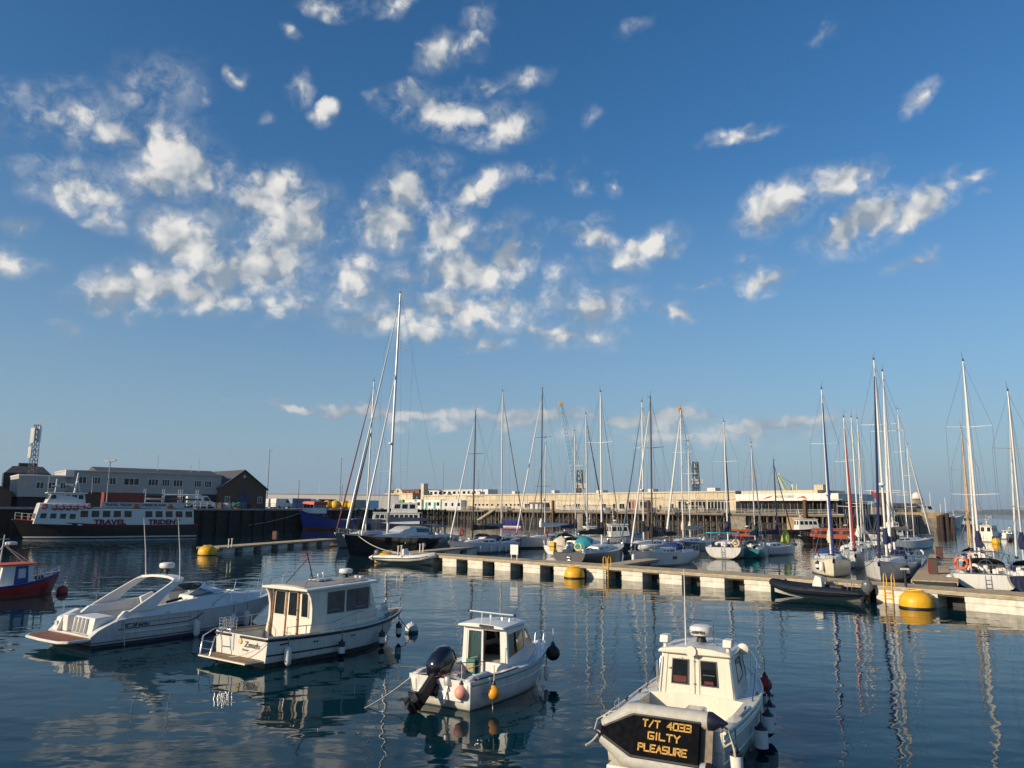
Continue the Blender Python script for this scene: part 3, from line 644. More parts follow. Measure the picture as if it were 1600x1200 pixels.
    mb = MB(); mb.tube([(-.75, .2, 2.46), (-.95, .2, 3.1), (-1.12, .2, 3.55)], .02, 6); mb.tube([(-1.05, .2, 3.3), (-1.75, .5, 2.44)], .015, 6); mb.tube([(-.85, .2, 2.9), (-.98, .1, 2.44)], .01, 5); mb.tube([(-1.2, .2, 3.42), (-.98, .2, 3.46)], .012, 5); mb.build('mast', BLACK, t, 60)
    for p in ((-.3, .45, 2.48), (.2, .75, 2.5)): MB().lathe([(.015, 0), (.015, .12), (.05, .13), (.05, .2), (.02, .22)], 10, p).build('antenna', WHITE, t, 50)
    mb = MB()
    for y in (-.82, .82):
        mb.tube([(.95, y, 2.45), (.85, y, 2.53), (-.2, y*1.1, 2.51), (-.3, y*1.1, 2.42)], .014, 6)
        mb.tube([(-2.1, y*1.2, 2.38), (-2.0, y*1.2, 2.62), (-.9, y*1.2, 2.64)], .014, 6); mb.tube([(-1.2, y*1.2, 2.4), (-1.2, y*1.2, 2.64)], .012, 6)
    mb.build('roof_rail', STEEL, t, 60)
    ln = MB(); ln.lathe([(.05, 0), (.09, .05), (.09, .1)], 10, (.95, -.55, 2.5)); ln.lathe([(.05, 0), (.09, .05), (.09, .1)], 10, (.95, -.3, 2.5)); ln.build('horn', WHITE, t, 50)
    for tt, st, lb in ((.09, 'white', ''), (.38, 'dark', 'black topped white fender below the aft end of the wheelhouse of the cream boat'), (.66, 'dark', 'black topped white fender below the front window of the cream wheelhouse boat'), (.86, 'dark', 'black topped white fender at the bow of the cream wheelhouse boat')):
        p = h.pt(tt, 1, -1, .13); p.z -= .28
        fender(to_world(t, p), .115, .58, 'white fender near the transom corner of the cream wheelhouse boat' if st == 'white' else lb, 'wheelhouse boat fenders' if st != 'white' else None, st)
    for dy in (0,): MB().tube(sag(V(-3.9, -1.45, .85), V(-4.2, .1, .27), .12), .012, 5).build('stern_line', ROPE, t)
    a_ = to_world(t, h.pt(.97, .95, 1)); e_ = a_+V(.9, .2, -1.0); rope('mooring_line', sag(a_, V(e_.x, e_.y, -.05), .12), .016, ROPEB, 'dark mooring line from the bow of the cream wheelhouse boat', 'rope')
    for tt in (.24, .46):                      # pairs of hull vents and a boot line drain
        for dx in (0, .016): q_ = h.pt(tt+dx, .72, -1, .012); MB().lathe([(.035, -.01), (.03, .015)], 10, q_, 'y').build('hull_vent', BLACK, t)
    MB().lathe([(.025, -.01), (.02, .02)], 8, h.pt(.30, .45, -1, .01), 'y').build('skin_fitting', STEEL, t)
    for x in (-1.1, .1): MB().tube([(x, -1.13, 1.5), (x, -1.16, 1.55), (x+.5, -1.14, 1.57), (x+.5, -1.11, 1.52)], .012, 5).build('grab_handle', STEEL, t)
    MB().box(-.9, -.3, -.3, .3, 2.5, 2.55).build('roof_hatch', GREYW, t, bevel=.02)
    q_ = h.pt(.06, .75, -1, .02); MB().bar(q_, q_+V(.35, -.005, .02), .012, .05, (0, 0, 1)).build('maker_mark', BLACK, t)
    for x, y in ((-3.7, 1.35), (-3.7, -1.35), (2.9, .25)): mb = MB(); cleat(mb, (x, y, h.sheer(x/h.L+.5)+.0)); mb.build('cleat', STEEL, t)
    MB().tube([(-3.2, .2, .40), (-2.9, -.1, .41), (-2.6, .2, .40), (-2.4, -.3, .41)], .02, 5).build('coiled_rope', ROPE, t)
    return t
trawler()

# ---- small pilothouse fishing boat with outboard engine
def outboard(parent, x, y, z, tilt=58, sc=1.0):
    """outboard engine tilted up, its propeller end aft"""
    M4 = Matrix.Translation(V(x, y, z)) @ Matrix.Rotation(R(tilt), 4, 'Y') @ Matrix.Scale(sc, 4)
    def tr(mb): mb.v = [tuple(M4 @ Vector(p)) for p in mb.v]; return mb
    cw = MB(); rings = []
    for zz, wx, wy, ox in ((.05, .20, .17, -.06), (.18, .30, .22, -.10), (.40, .33, .24, -.10), (.62, .31, .23, -.08), (.78, .24, .19, -.05), (.86, .10, .09, -.02)):
        rings.append([V(ox+wx*math.copysign(abs(math.cos(a))**.7, math.cos(a)), wy*math.copysign(abs(math.sin(a))**.7, math.sin(a)), zz) for a in [2*math.pi*k/16 for k in range(16)]])
    cw.loft(rings); o = tr(cw).build('outboard_cowl', BLACKG, parent, 50)
    b = MB(); b.prism([(-.16, .1), (.10, .1), (.06, -.75), (-.20, -.75)], -.07, .07, 'xz'); b.prism([(-.42, -.60), (.02, -.60), (.02, -.64), (-.42, -.64)], -.14, .14, 'xz')
    b.prism([(-.10, -.75), (.05, -.75), (-.02, -1.12), (-.16, -1.08)], -.02, .02, 'xz'); b.box(.06, .22, -.13, .13, -.25, .12)
    tr(b).build('outboard_leg', BLACK, parent, bevel=.02)
    g = MB(); g.lathe([(.02, .22), (.07, .12), (.085, -.1), (.075, -.30), (.055, -.36)], 12, (-.08, 0, -.86), 'x'); tr(g).build('gearcase', BLACK, parent, 50)
    pr = MB()
    for k in range(3):
        a = 2*math.pi*k/3; c_, s_ = math.cos(a), math.sin(a)
        pr.add([V(-.38, .05*c_, -.86+.05*s_), V(-.34, .20*c_-.10*s_, -.86+.20*s_+.10*c_), V(-.42, .23*c_+.04*s_, -.86+.23*s_-.04*c_), V(-.46, .10*c_+.10*s_, -.86+.10*s_-.10*c_)], [(0, 1, 2, 3)])
    tr(pr).build('propeller', mat('propeller_dark', (.05, .05, .055), .35, .5), parent)
    return o
def pilothouse_boat():
    hd, L = 57, 5.3; green = mat('green_band', (.06, .28, .24), .4)
    t = thing('pilothouse_boat', 'small white pilothouse fishing boat with tilted black outboard and green curtain', 'motorboat', place((-1.8, 20.65), hd, L), R(hd))
    h = Hull(L, 2.2, .72, .98, .76, sr=.90, tm=.42, p=2.3, stem=.15, tr=.1, flare=.30, draft=.45, n=24)
    h.mesh().build('hull', hull_mat('hull_pilothouse', (.68, .68, .65), [(.03, (.02, .10, .09))]), t, 50)
    h.deck(.0, .16, [(.03, .40, .28, .74)], .05).build('deck', WHITE, t, 40)
    for sd in (1, -1):
        h.strake(.86, 0, .985, sd, .022, .006).build('rub_rail', green, t, 50)
        h.strake(1.0, .04, .40, sd, .03, -.05).build('gunwale_pad', BLACK, t, 50)
        h.strake(.55, .05, .8, sd, .014, .0).build('chine', WHITE, t, 50)
        # swept quarter beside the engine well
        prof = [(-2.62, .30), (-2.66, .60), (-2.60, .74), (-2.35, .80), (-1.7, .82), (-1.5, .74), (-1.5, .30)]
        MB().prism(prof, sd*.74, sd*.92, 'xz').build('quarter', WHITE, t, bevel=.04)
    MB().box(-2.66, -2.45, -.72, .72, .20, .42).build('engine_well', WHITE, t, bevel=.03)
    MB().box(-2.42, -1.95, .25, .74, .28, .58).build('stern_seat', WHITE, t, bevel=.04)
    MB().box(-2.3, -1.8, -.74, -.35, .28, .52).build('bait_locker', WHITE, t, bevel=.03)
    # cabin
    a = sec(-.62, -.62, .80, .28, .72, 1.72); b = sec(.42, .35, .78, .70, .66, 1.74); d = sec(1.20, .55, .66, .78, .58, 1.72)
    dw = MB()   # aft bulkhead with an open doorway: frame pieces only
    qa = end_quad(a, False)
    house([sec(-.50, -.50, .80, .30, .72, 1.70), b, d], .05)
    body = MB()
    for sd in (1, -1):
        q = side_quad(a, b, sd); q2 = side_quad(b, d, sd)
        for (qq, cuts) in ((q, None), (q2, None)):
            body.pane(qq, 0, 1, 0, .45, 0, .05); body.pane(qq, 0, 1, .90, 1, 0, .05); body.pane(qq, 0, .07, .45, .90, 0, .05); body.pane(qq, .93, 1, .45, .90, 0, .05)
    qf = end_quad(d, True); body.pane(qf, 0, 1, 0, .42, 0, .05); body.pane(qf, 0, 1, .92, 1, 0, .05); body.pane(qf, 0, .06, .42, .92, 0, .05); body.pane(qf, .94, 1, .42, .92, 0, .05); body.pane(qf, .48, .52, .42, .92, 0, .05)
    body.pane(qa, 0, .09, 0, 1, 0, .08); body.pane(qa, .85, 1, 0, 1, 0, .08); body.pane(qa, .09, .85, .95, 1, 0, .08); body.pane(qa, .09, .85, 0, .04, 0, .08)
    body.build('cabin', WHITE, t, bevel=.012)
    for sd in (1, -1):
        MB().pane(side_quad(a, b, sd), .07, .93, .45, .90, -.015, .012).build('window', TINT, t); MB().pane(side_quad(b, d, sd), .07, .93, .45, .90, -.015, .012).build('window', TINT, t)
        MB().pane(side_quad(a, b, sd), .47, .51, .45, .90, .004, .03).build('window_bar', BLACK, t)
    for u in (.06, .52): MB().pane(qf, u, u+.42, .42, .92, -.015, .012).build('window', TINT, t)
    # sliding door: glazed leaf at left, open gap beside it
    q = qa
    lf = MB(); lf.pane(q, .09, .44, .04, .95, -.02, .03); 
    leaf = MB(); leaf.pane(q, .09, .12, .04, .95, -.01, .04); leaf.pane(q, .42, .46, .04, .95, -.01, .04); leaf.pane(q, .12, .42, .04, .10, -.01, .04); leaf.pane(q, .12, .42, .92, .95, -.01, .04); dl = leaf.build('sliding_door', ALUW, t)
    MB().pane(q, .12, .42, .10, .92, -.02, .01).build('door_glass', CLEAR, dl)
    cur = MB(); Vq = [Vector(p) for p in q]; rows = []
    for i in range(25):
        u = .10+.33*i/24; wob = .03*math.sin(i*1.55); p0 = Vq[0].lerp(Vq[1], u); p1 = Vq[3].lerp(Vq[2], u); rows.append([p0.lerp(p1, .12)+V(.11+wob, 0, 0), p0.lerp(p1, .90)+V(.10+wob*.6, 0, 0)])
    cur.loft(rows, ring_closed=False); cur.build('curtain', mat('curtain_green', (.22, .44, .36), .9, var=.2, scale=9), t, 60)
    MB().pane(q, .11, .30, .12, .38, .02, .02).build('notice_board', mat('teal_board', (.01, .16, .14), .5), t); MB().pane(q, .125, .27, .145, .32, .03, .02).build('cork_panel', mat('cork', (.36, .32, .18), .8), t)
    inn = MB(); inn.box(-.4, .5, -.7, .7, .24, .30); inn.build('cabin_sole', BLACK, t)
    MB().box(.35, .75, -.62, .62, .3, 1.05).build('helm_console', BLACK, t, bevel=.02); MB().torus((.28, -.3, 1.0), .18, .015, 'x').build('steering_wheel', BLACK, t, 60)
    MB().box(-.2, .15, .2, .6, .3, .72).build('helm_seat', BLACK, t, bevel=.03)
    rf = house([sec(-.86, -.86, .80, 1.74, .74, 1.80), sec(.0, .0, .80, 1.78, .74, 1.85), sec(.66, .62, .68, 1.75, .60, 1.81)], .05).build('roof', WHITE, t, bevel=.02)
    MB().bar((-.88, .0, 1.80), (-.88, -.45, 1.79), .03, .07).build('vent_grille', BLACK, t)
    mb = MB(); mb.tube([(-.55, .15, 1.85), (-.55, .15, 2.12)], .016, 6); mb.tube([(-.55, .62, 2.13), (-.55, .15, 2.12), (-.35, -.85, 2.08)], .018, 6); mb.build('rod_rack', ALUW, t, 50)
    for p, c in (((-.55, .62, 2.13), BLUE), ((-.36, -.82, 2.08), BLUE)): MB().ball(p, .045, 8, 6).build('rod_clip', c, t, 60)
    MB().lathe([(.015, 0), (.015, .08), (.04, .09), (.04, .16), (.02, .19)], 10, (-.35, -.02, 1.87)).build('antenna', SAILW, t, 50)
    mb = MB()
    for y in (-.25, -.5): mb.tube([(-.15, y, 1.84), (-.12, y, 1.96), (.15, y, 1.97), (.18, y, 1.85)], .013, 6)
    mb.build('roof_rail', STEEL, t, 60)
    mb = MB()
    for sd in (1, -1):
        lo = h.rail_pts(.52, .985, sd, 0, .10, 10); hi = [p+V(.05, 0, .06+.22*min(1, i/2.0)) for i, p in enumerate(lo)]; mb.tube([lo[0]]+hi, .014, 6)
        for i in (3, 6, 9): mb.tube([lo[i], hi[i]], .012, 6)
    mb.tube([hi[-1], V(hi[-1].x+.1, 0, hi[-1].z), V(hi[-1].x, -hi[-1].y, hi[-1].z)], .014, 6); mb.build('bow_rail', STEEL, t, 60)
    outboard(t, -2.66, .16, .62, 50, 1.14)
    o2 = thing_small = MB(); o2.lathe([(.02, .0), (.11, .02), (.12, .12), (.10, .22), (.03, .25)], 14, (-2.62, -.28, .55)); o2.tube([(-2.64, -.28, .55), (-2.80, -.28, .15)], .03, 6); o2.build('auxiliary_outboard', ALU, t, 50)
    mb = MB(); mb.tube([(-2.55, -.55, .42), (-2.55, -.55, .78), (-2.5, -.2, .82), (-2.2, .75, .80)], .016, 6); mb.build('stern_rail', STEEL, t, 60)
    mb = MB(); mb.tube(sag(V(-2.75, .05, .75), V(-1.9, -.8, 1.02), .03), .012, 5); mb.build('red_line', mat('rope_red', (.34, .10, .09), .9), t)
    MB().bar((-1.95, .1, .95), (-1.0, -.55, .93), .02, .02).build('fishing_rod', BLACK, t)
    ball_fender(to_world(t, V(-2.66, -.72, .62)), .175, PINK, 'faded pink ball fender on the stern of the small pilothouse boat')
    ball_fender(to_world(t, V(-2.0, -1.26, .56)), .17, ORANGEY, 'yellow orange ball fender hanging beside the small pilothouse boat')
    ball_fender(to_world(t, h.pt(.93, 1.0, -1, .25)+V(0, 0, -.05)), .22, BLACK, 'black ball fender at the bow of the small pilothouse boat')
    p = h.pt(.72, 1, -1, .09); p.z -= .3; fender(to_world(t, p), .07, .40, 'slim white fender on the side of the small pilothouse boat', None)
    a_ = to_world(t, V(-2.6, .95, .62)); rope('mooring_line', sag(a_, a_+V(-1.15, -.75, -.66), .05), .018, ROPE, 'pale mooring line from the stern of the small pilothouse boat')
    rope('mooring_line', sag(to_world(t, V(-2.0, -1.13, .75)), to_world(t, V(-2.02, -1.3, -.3)), .0), .014, ROPE, 'thin line hanging into the water beside the yellow orange ball fender')
    MB().box(1.35, 1.75, -.22, .22, .93, .97).build('foredeck_hatch', GREYW, t, bevel=.015)
    for x, y in ((-2.3, .98), (-2.3, -.98), (2.2, 0)): mb = MB(); cleat(mb, (x, y, h.sheer(x/h.L+.5)+.03)); mb.build('cleat', STEEL, t)
    MB().tube([(-.64, -.74, .80), (-.70, -.76, .86), (-.68, -.75, 1.18), (-.63, -.73, 1.24)], .012, 5).build('grab_handle', STEEL, t)
    for k_ in range(4): MB().torus((-1.3, -.3, .30+.025*k_), .16-.01*k_, .014, 'z', 14, 5).build('coiled_rope', ROPE, t)
    MB().box(-1.6, -1.2, .2, .6, .29, .60).build('fish_box', mat('box_grey', (.35, .37, .38), .7, var=.2), t, bevel=.02)
    return t
pilothouse_boat()

# ---- cabin boat carrying a tender on its stern
def cabin_boat():
    hd, L = 62, 6.1
    t = thing('cabin_boat', 'cream cabin motorboat with two dark aft windows and many fenders', 'motorboat', place((2.99, 15.85), hd, L), R(hd))
    h = Hull(L, 2.6, .88, 1.22, .92, sr=.92, tm=.42, p=2.5, stem=.12, tr=.05, flare=.24, draft=.5, n=26)
    h.mesh().build('hull', hull_mat('hull_cabinboat', (.70, .67, .58), [(.05, (.03, .03, .04))]), t, 50)
    h.deck(.0, .20, [(.05, .41, .48, .80)], .06).build('deck', CREAM, t, 40)
    for sd in (1, -1):
        h.strake(1.0, .0, .985, sd, .035, .005).build('rub_rail', CREAM, t, 50)
        h.strake(.84, .0, .97, sd, .018, .006).build('rub_strake', CREAM, t, 50); h.strake(.76, .0, .97, sd, .014, .006).build('rub_strake', CREAM, t, 50)
        h.strake(.35, .0, .9, sd, .02, .0).build('chine', CREAM, t, 50)
    MB().box(-3.06, -2.80, -1.18, 1.18, .50, .885).build('transom_box', CREAM, t, bevel=.04)
    a = sec(-.52, -.46, .92, .48, .78, 1.82); b = sec(.75, .70, .92, .86, .76, 1.84); d = sec(1.55, .95, .72, .95, .66, 1.82)
    house([a, b, d], .08).build('cabin', CREAM, t, bevel=.05)
    house([sec(1.0, 1.0, .88, .92, .72, 1.30), sec(1.9, 1.75, .66, 1.0, .48, 1.28), sec(2.6, 2.3, .22, 1.12, .15, 1.22)], .06).build('fore_cabin', CREAM, t, bevel=.04)
    house([sec(-.60, -.60, .84, 1.80, .80, 1.88), sec(.6, .6, .84, 1.82, .80, 1.90), sec(1.15, 1.10, .72, 1.80, .68, 1.87)], .08).build('roof', CREAM, t, bevel=.03)
    qa = end_quad(a, False); fr = mat('window_rubber', (.10, .10, .11), .6)
    pane_part(qa, .185, .40, .50, .88, GLASS, t, fr, 'window', .03, .02)
    pane_part(qa, .58, .79, .50, .88, GLASS, t, fr, 'window', .012, .02)
    dr = MB(); dr.pane(qa, .11, .49, .06, .95, .012, .03); dr = dr.build('door', CREAM, t, bevel=.01)
    ol = MB(); q = qa
    for (u0, u1, v0, v1) in ((.10, .495, .055, .06), (.10, .495, .95, .955), (.10, .104, .06, .95), (.491, .495, .06, .95), (.55, .553, .03, .97)): ol.pane(q, u0, u1, v0, v1, .014, .02)
    ol.build('door_gap', mat('seam_grey', (.25, .24, .20), .7), t)
    for v in (.14, .5, .86): MB().pane(q, .475, .505, v, v+.018, .03, .03).build('hinge', STEEL, t)
    MB().pane(q, .13, .165, .72, .745, .05, .04).build('door_handle', STEEL, t)
    MB().pane(q, .25, .32, .895, .925, .03, .02).build('maker_plate', GREYW, t)
    # things seen through the aft windows: shelf and seat
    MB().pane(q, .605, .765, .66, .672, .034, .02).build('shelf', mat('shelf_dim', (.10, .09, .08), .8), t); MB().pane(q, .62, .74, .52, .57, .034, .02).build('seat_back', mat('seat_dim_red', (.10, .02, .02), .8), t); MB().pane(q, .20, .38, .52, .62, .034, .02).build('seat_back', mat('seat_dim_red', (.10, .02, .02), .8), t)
    for y in (.86, -.86): MB().tube([(-.56, y*.98, .95), (-.58, y*.99, 1.05), (-.55, y*.92, 1.62), (-.52, y*.9, 1.70)], .014, 6).build('grab_handle', STEEL, t, 60)
    for sd in (1, -1):
        pane_part(side_quad(b, d, sd), .1, .9, .38, .88, GLASSB, t, fr); pane_part(side_quad(a, b, sd), .30 if sd > 0 else .35, .75, .50, .86, GLASSB, t, fr)
    qf = end_quad(d, True)
    for u in (.06, .52): pane_part(qf, u, u+.42, .30, .88, GLASSB, t, fr)
    rd = radome(t, (.05, -.02, 2.14), .27, .25)
    text('lettering', 'GARMIN', .10, BLACK, rd, (-.235, .20, 2.21), (0, -1, 0), (0, 0, 1), depth=.01)
    MB().tube([(-.2, .28, 1.95), (-.2, .28, 2.3), (-.2, .28, 3.65)], [.02, .018, .01], 6).build('antenna', ALUW, t, 50)
    mb = MB(); mb.tube([(-.2, .3, 2.45), (.1, .3, 2.47), (.3, -.25, 2.45), (.3, -.25, 1.9)], .018, 6); mb.torus((-.2, .34, 2.5), .06, .012, 'x', 12, 6); mb.tube([(-.2, .1, 1.95), (-.2, -.35, 2.05), (.1, -.4, 1.95)], .014, 6); mb.build('radar_frame', STEEL, t, 60)
    for y in (.72, -.72):
        o = MB(); o.tube([(-.35, y, 1.86), (-.35, y, 2.0)], .05, 8); o.prism([(-.5, 2.0), (-.18, 2.0), (-.16, 2.16), (-.44, 2.16)], y-.1, y+.1, 'xz'); o.build('air_vent', CREAM, t, bevel=.02)
    MB().lathe([(.02, .06), (.10, .03), (.12, 0), (.12, -.03)], 12, (-.62, .05, 1.88), 'x').build('deck_light', CREAM, t, 50)
    MB().lathe([(.08, .10), (.13, .05), (.13, -.05), (.05, -.09)], 12, (.55, -.86, 1.84), 'x').build('horn', CREAM, t, 50)
    mb = MB()
    for sd in (1, -1):
        lo = h.rail_pts(.44, .985, sd, 0, .10, 14); hi = [p+V(.05, 0, .02+.50*min(1, i/2.5)) for i, p in enumerate(lo)]; mb.tube([lo[0]]+hi, .016, 6)
        for i in (3, 6, 9, 12): mb.tube([lo[i], hi[i]], .013, 6)
    mb.tube([hi[-1], V(hi[-1].x+.14, 0, hi[-1].z), V(hi[-1].x, -hi[-1].y, hi[-1].z)], .016, 6); mb.build('bow_rail', STEEL, t, 60)
    for (x, y) in ((-2.85, -1.12), (-2.85, 1.1), (.2, -1.2), (-.8, 1.2), (-1.7, 1.2), (-1.2, -1.22)): mb = MB(); cleat(mb, (x, y, .90)); mb.build('cleat', BLACK, t)
    mb = MB(); mb.tube([(-2.7, 1.1, .88), (-2.7, 1.1, 1.1), (-2.4, 1.12, 1.12), (-2.4, 1.12, .88)], .016, 6); mb.build('mooring_bar', STEEL, t)
    MB().bar((-1.9, -1.26, .93), (-1.0, -1.28, .94), .05, .03).build('grab_rail', STEEL, t)
    MB().box(-1.9, -1.5, -.5, -.1, .48, .95).build('engine_box', CREAM, t, bevel=.03)
    text('lettering', '3', .26, BLACK, t, (-3.13, -.42, .52), (0, -1, 0), (0, 0, 1), bold=.004)
    MB().lathe([(.028, 0), (.028, -.02)], 10, (-3.09, -.98, .62), 'x').build('drain', BLACK, t)
    mb = MB(); mb.tube([(-2.85, -1.12, .96), (-3.0, -1.28, .93), (-3.0, -1.36, .6), (-2.9, -1.4, .1), (-2.9, -1.4, -.1)], .022, 6); mb.tube(sag(V(-3.0, -1.32, .72), V(-3.12, -.4, .38), .08), .016, 5); mb.build('stern_line', ROPE, t, 60)
    mb = MB(); mb.tube(sag(V(-2.85, 1.15, .95), V(-3.3, 1.5, .35), .12), .022, 5); mb.build('stern_line', ROPE, t, 60)
    for k, (tt, r_, ln, z0) in enumerate(((.03, .125, .60, .26), (.36, .14, .60, .26), (.50, .135, .56, .22), (.60, .135, .56, .20), (.68, .13, .54, .12))):
        p = h.pt(tt, 1, -1, .16); p.z -= z0
        fender(to_world(t, p), r_, ln, ('navy capped white fender at the stern corner of the cream cabin boat', 'fat black capped white fender hung beside the cabin windows of the cream cabin boat', 'black capped white fender hung just forward of the fat one on the cream cabin boat', 'black capped white fender between two others near the bow rail of the cream cabin boat', 'black capped white fender hung next to the dark red ball fender')[k], 'cabin boat fenders' if k else None, 'navy')
    ball_fender(to_world(t, h.pt(.78, 1, -1, .2)+V(0, 0, -.02)), .17, RED, 'dark red ball fender at the bow of the cream cabin boat')
    # inflatable tender hung on its side across the stern
    d_ = thing('inflatable_tender', 'grey inflatable tender on its side with black bottom and yellow tape lettering', 'dinghy', to_world(t, V(-3.38, -.02, .70)), R(hd))
    TL = R(18); un = V(math.cos(TL)*-1, 0, math.sin(TL)); uw = V(math.sin(TL), 0, math.cos(TL)); ul = V(0, 1, 0)      # bottom normal, across, along (bow to port)
    def D3(a, b, c): return ul*a+uw*b+un*c
    GT = mat('hypalon_grey', (.42, .41, .37), .6, var=.15, scale=6, bump=.003, bscale=40)
    for sg in (1, -1):
        pts = [D3(-.98, sg*.44, -.12), D3(-.5, sg*.44, -.12), D3(.0, sg*.44, -.12), D3(.45, sg*.44, -.12), D3(.62, sg*.42, -.12), D3(1.13, sg*.09, -.12)]
        MB().tube(pts, [.165, .17, .17, .17, .168, .15], 14).build('inflatable_tube', GT, d_, 50)
        MB().tube([D3(-.92, sg*.44, -.12), D3(-.99, sg*.44, -.12), D3(-1.12, sg*.44, -.12), D3(-1.27, sg*.44, -.12)], [.174, .17, .10, .02], 14).build('tube_cone', FENB, d_, 50)
    MB().tube([D3(1.08, .12, -.12), D3(1.18, .0, -.12), D3(1.08, -.12, -.12)], .155, 12).build('bow_tube', FENB, d_, 50)
    bot = MB(); pl = [(-.80, -.40), (-.80, .40), (.52, .40), (1.16, .08), (1.16, -.08), (.52, -.40)]
    bot.add([D3(a, b, .045) for a, b in pl]+[D3(a, b, -.05) for a, b in pl], [tuple(range(6)), tuple(range(6, 12))[::-1]]+[(k, 6+k, 6+(k+1) % 6, (k+1) % 6) for k in range(6)])
    bot.build('bottom', mat('dinghy_black', (.004, .0045, .007), .85, var=.3, scale=4, spec=.08), d_, bevel=.02)
    for sg in (1, -1): MB().tube([D3(-.80, sg*.37, .03), D3(.5, sg*.37, .03), D3(1.1, sg*.08, .03)], .03, 6).build('keel_strip', BLACK, d_, 50)
    MB().bar(D3(-.84, -.42, -.12), D3(-.84, .42, -.12), .04, .34, ul).build('dinghy_transom', mat('plywood', (.16, .12, .08), .6, var=.3), d_)
    lt = MB()
    tape_text(lt, 'T/T 4033', D3(.30, .19, .052), -ul, uw, .115, .090, .030, .027)
    tape_text(lt, 'GILTY', D3(.18, -.02, .052), -ul, uw, .115, .105, .038, .027)
    tape_text(lt, 'PLEASURE', D3(.36, -.24, .052), -ul, uw, .115, .090, .030, .027)
    lt.build('lettering', mat('tape_yellow', (.56, .31, .05), .7, var=.35, scale=9), d_)
    MB().tube([D3(.85, .42, -.1), D3(1.05, .36, -.08), D3(1.28, .2, -.05), D3(1.33, 0, -.08)], .012, 5).build('grab_line', ROPE, d_)
    mb = MB(); mb.tube([to_world(t, V(-2.9, .9, .9))-d_.location, ] , .01) if False else None
    # davit arms on the boat holding the tender
    for y in (.75, -.45): MB().tube([(-2.95, y, .70), (-3.05, y, .74), (-3.14, y, .80)], .022, 6).build('davit_arm', STEEL, t, 60)
    ob = MB(); ob.box(-3.5, -3.05, .1, 1.0, .02, .12); ob.build('bathing_platform', CREAM, t, bevel=.03)
    MB().box(1.25, 1.7, -.22, .22, 1.36, 1.42).build('foredeck_hatch', GREYW, t, bevel=.02)
    for k_ in range(4): MB().torus((-1.1, .45, .50+.03*k_), .18-.012*k_, .016, 'z', 14, 5).build('coiled_rope', ROPE, t)
    MB().box(-2.1, -1.7, .55, .95, .49, .80).build('fish_box', mat('box_blue', (.04, .10, .22), .7, var=.2), t, bevel=.02)
    q_ = h.pt(.10, .62, -1, .02); text('lettering', 'HARDY', .14, BLACK, t, q_, h.pt(.2, .62, -1)-h.pt(.1, .62, -1), h.pt(.1, .8, -1)-h.pt(.1, .6, -1), shear=.2) if False else None
    return t
cabin_boat()

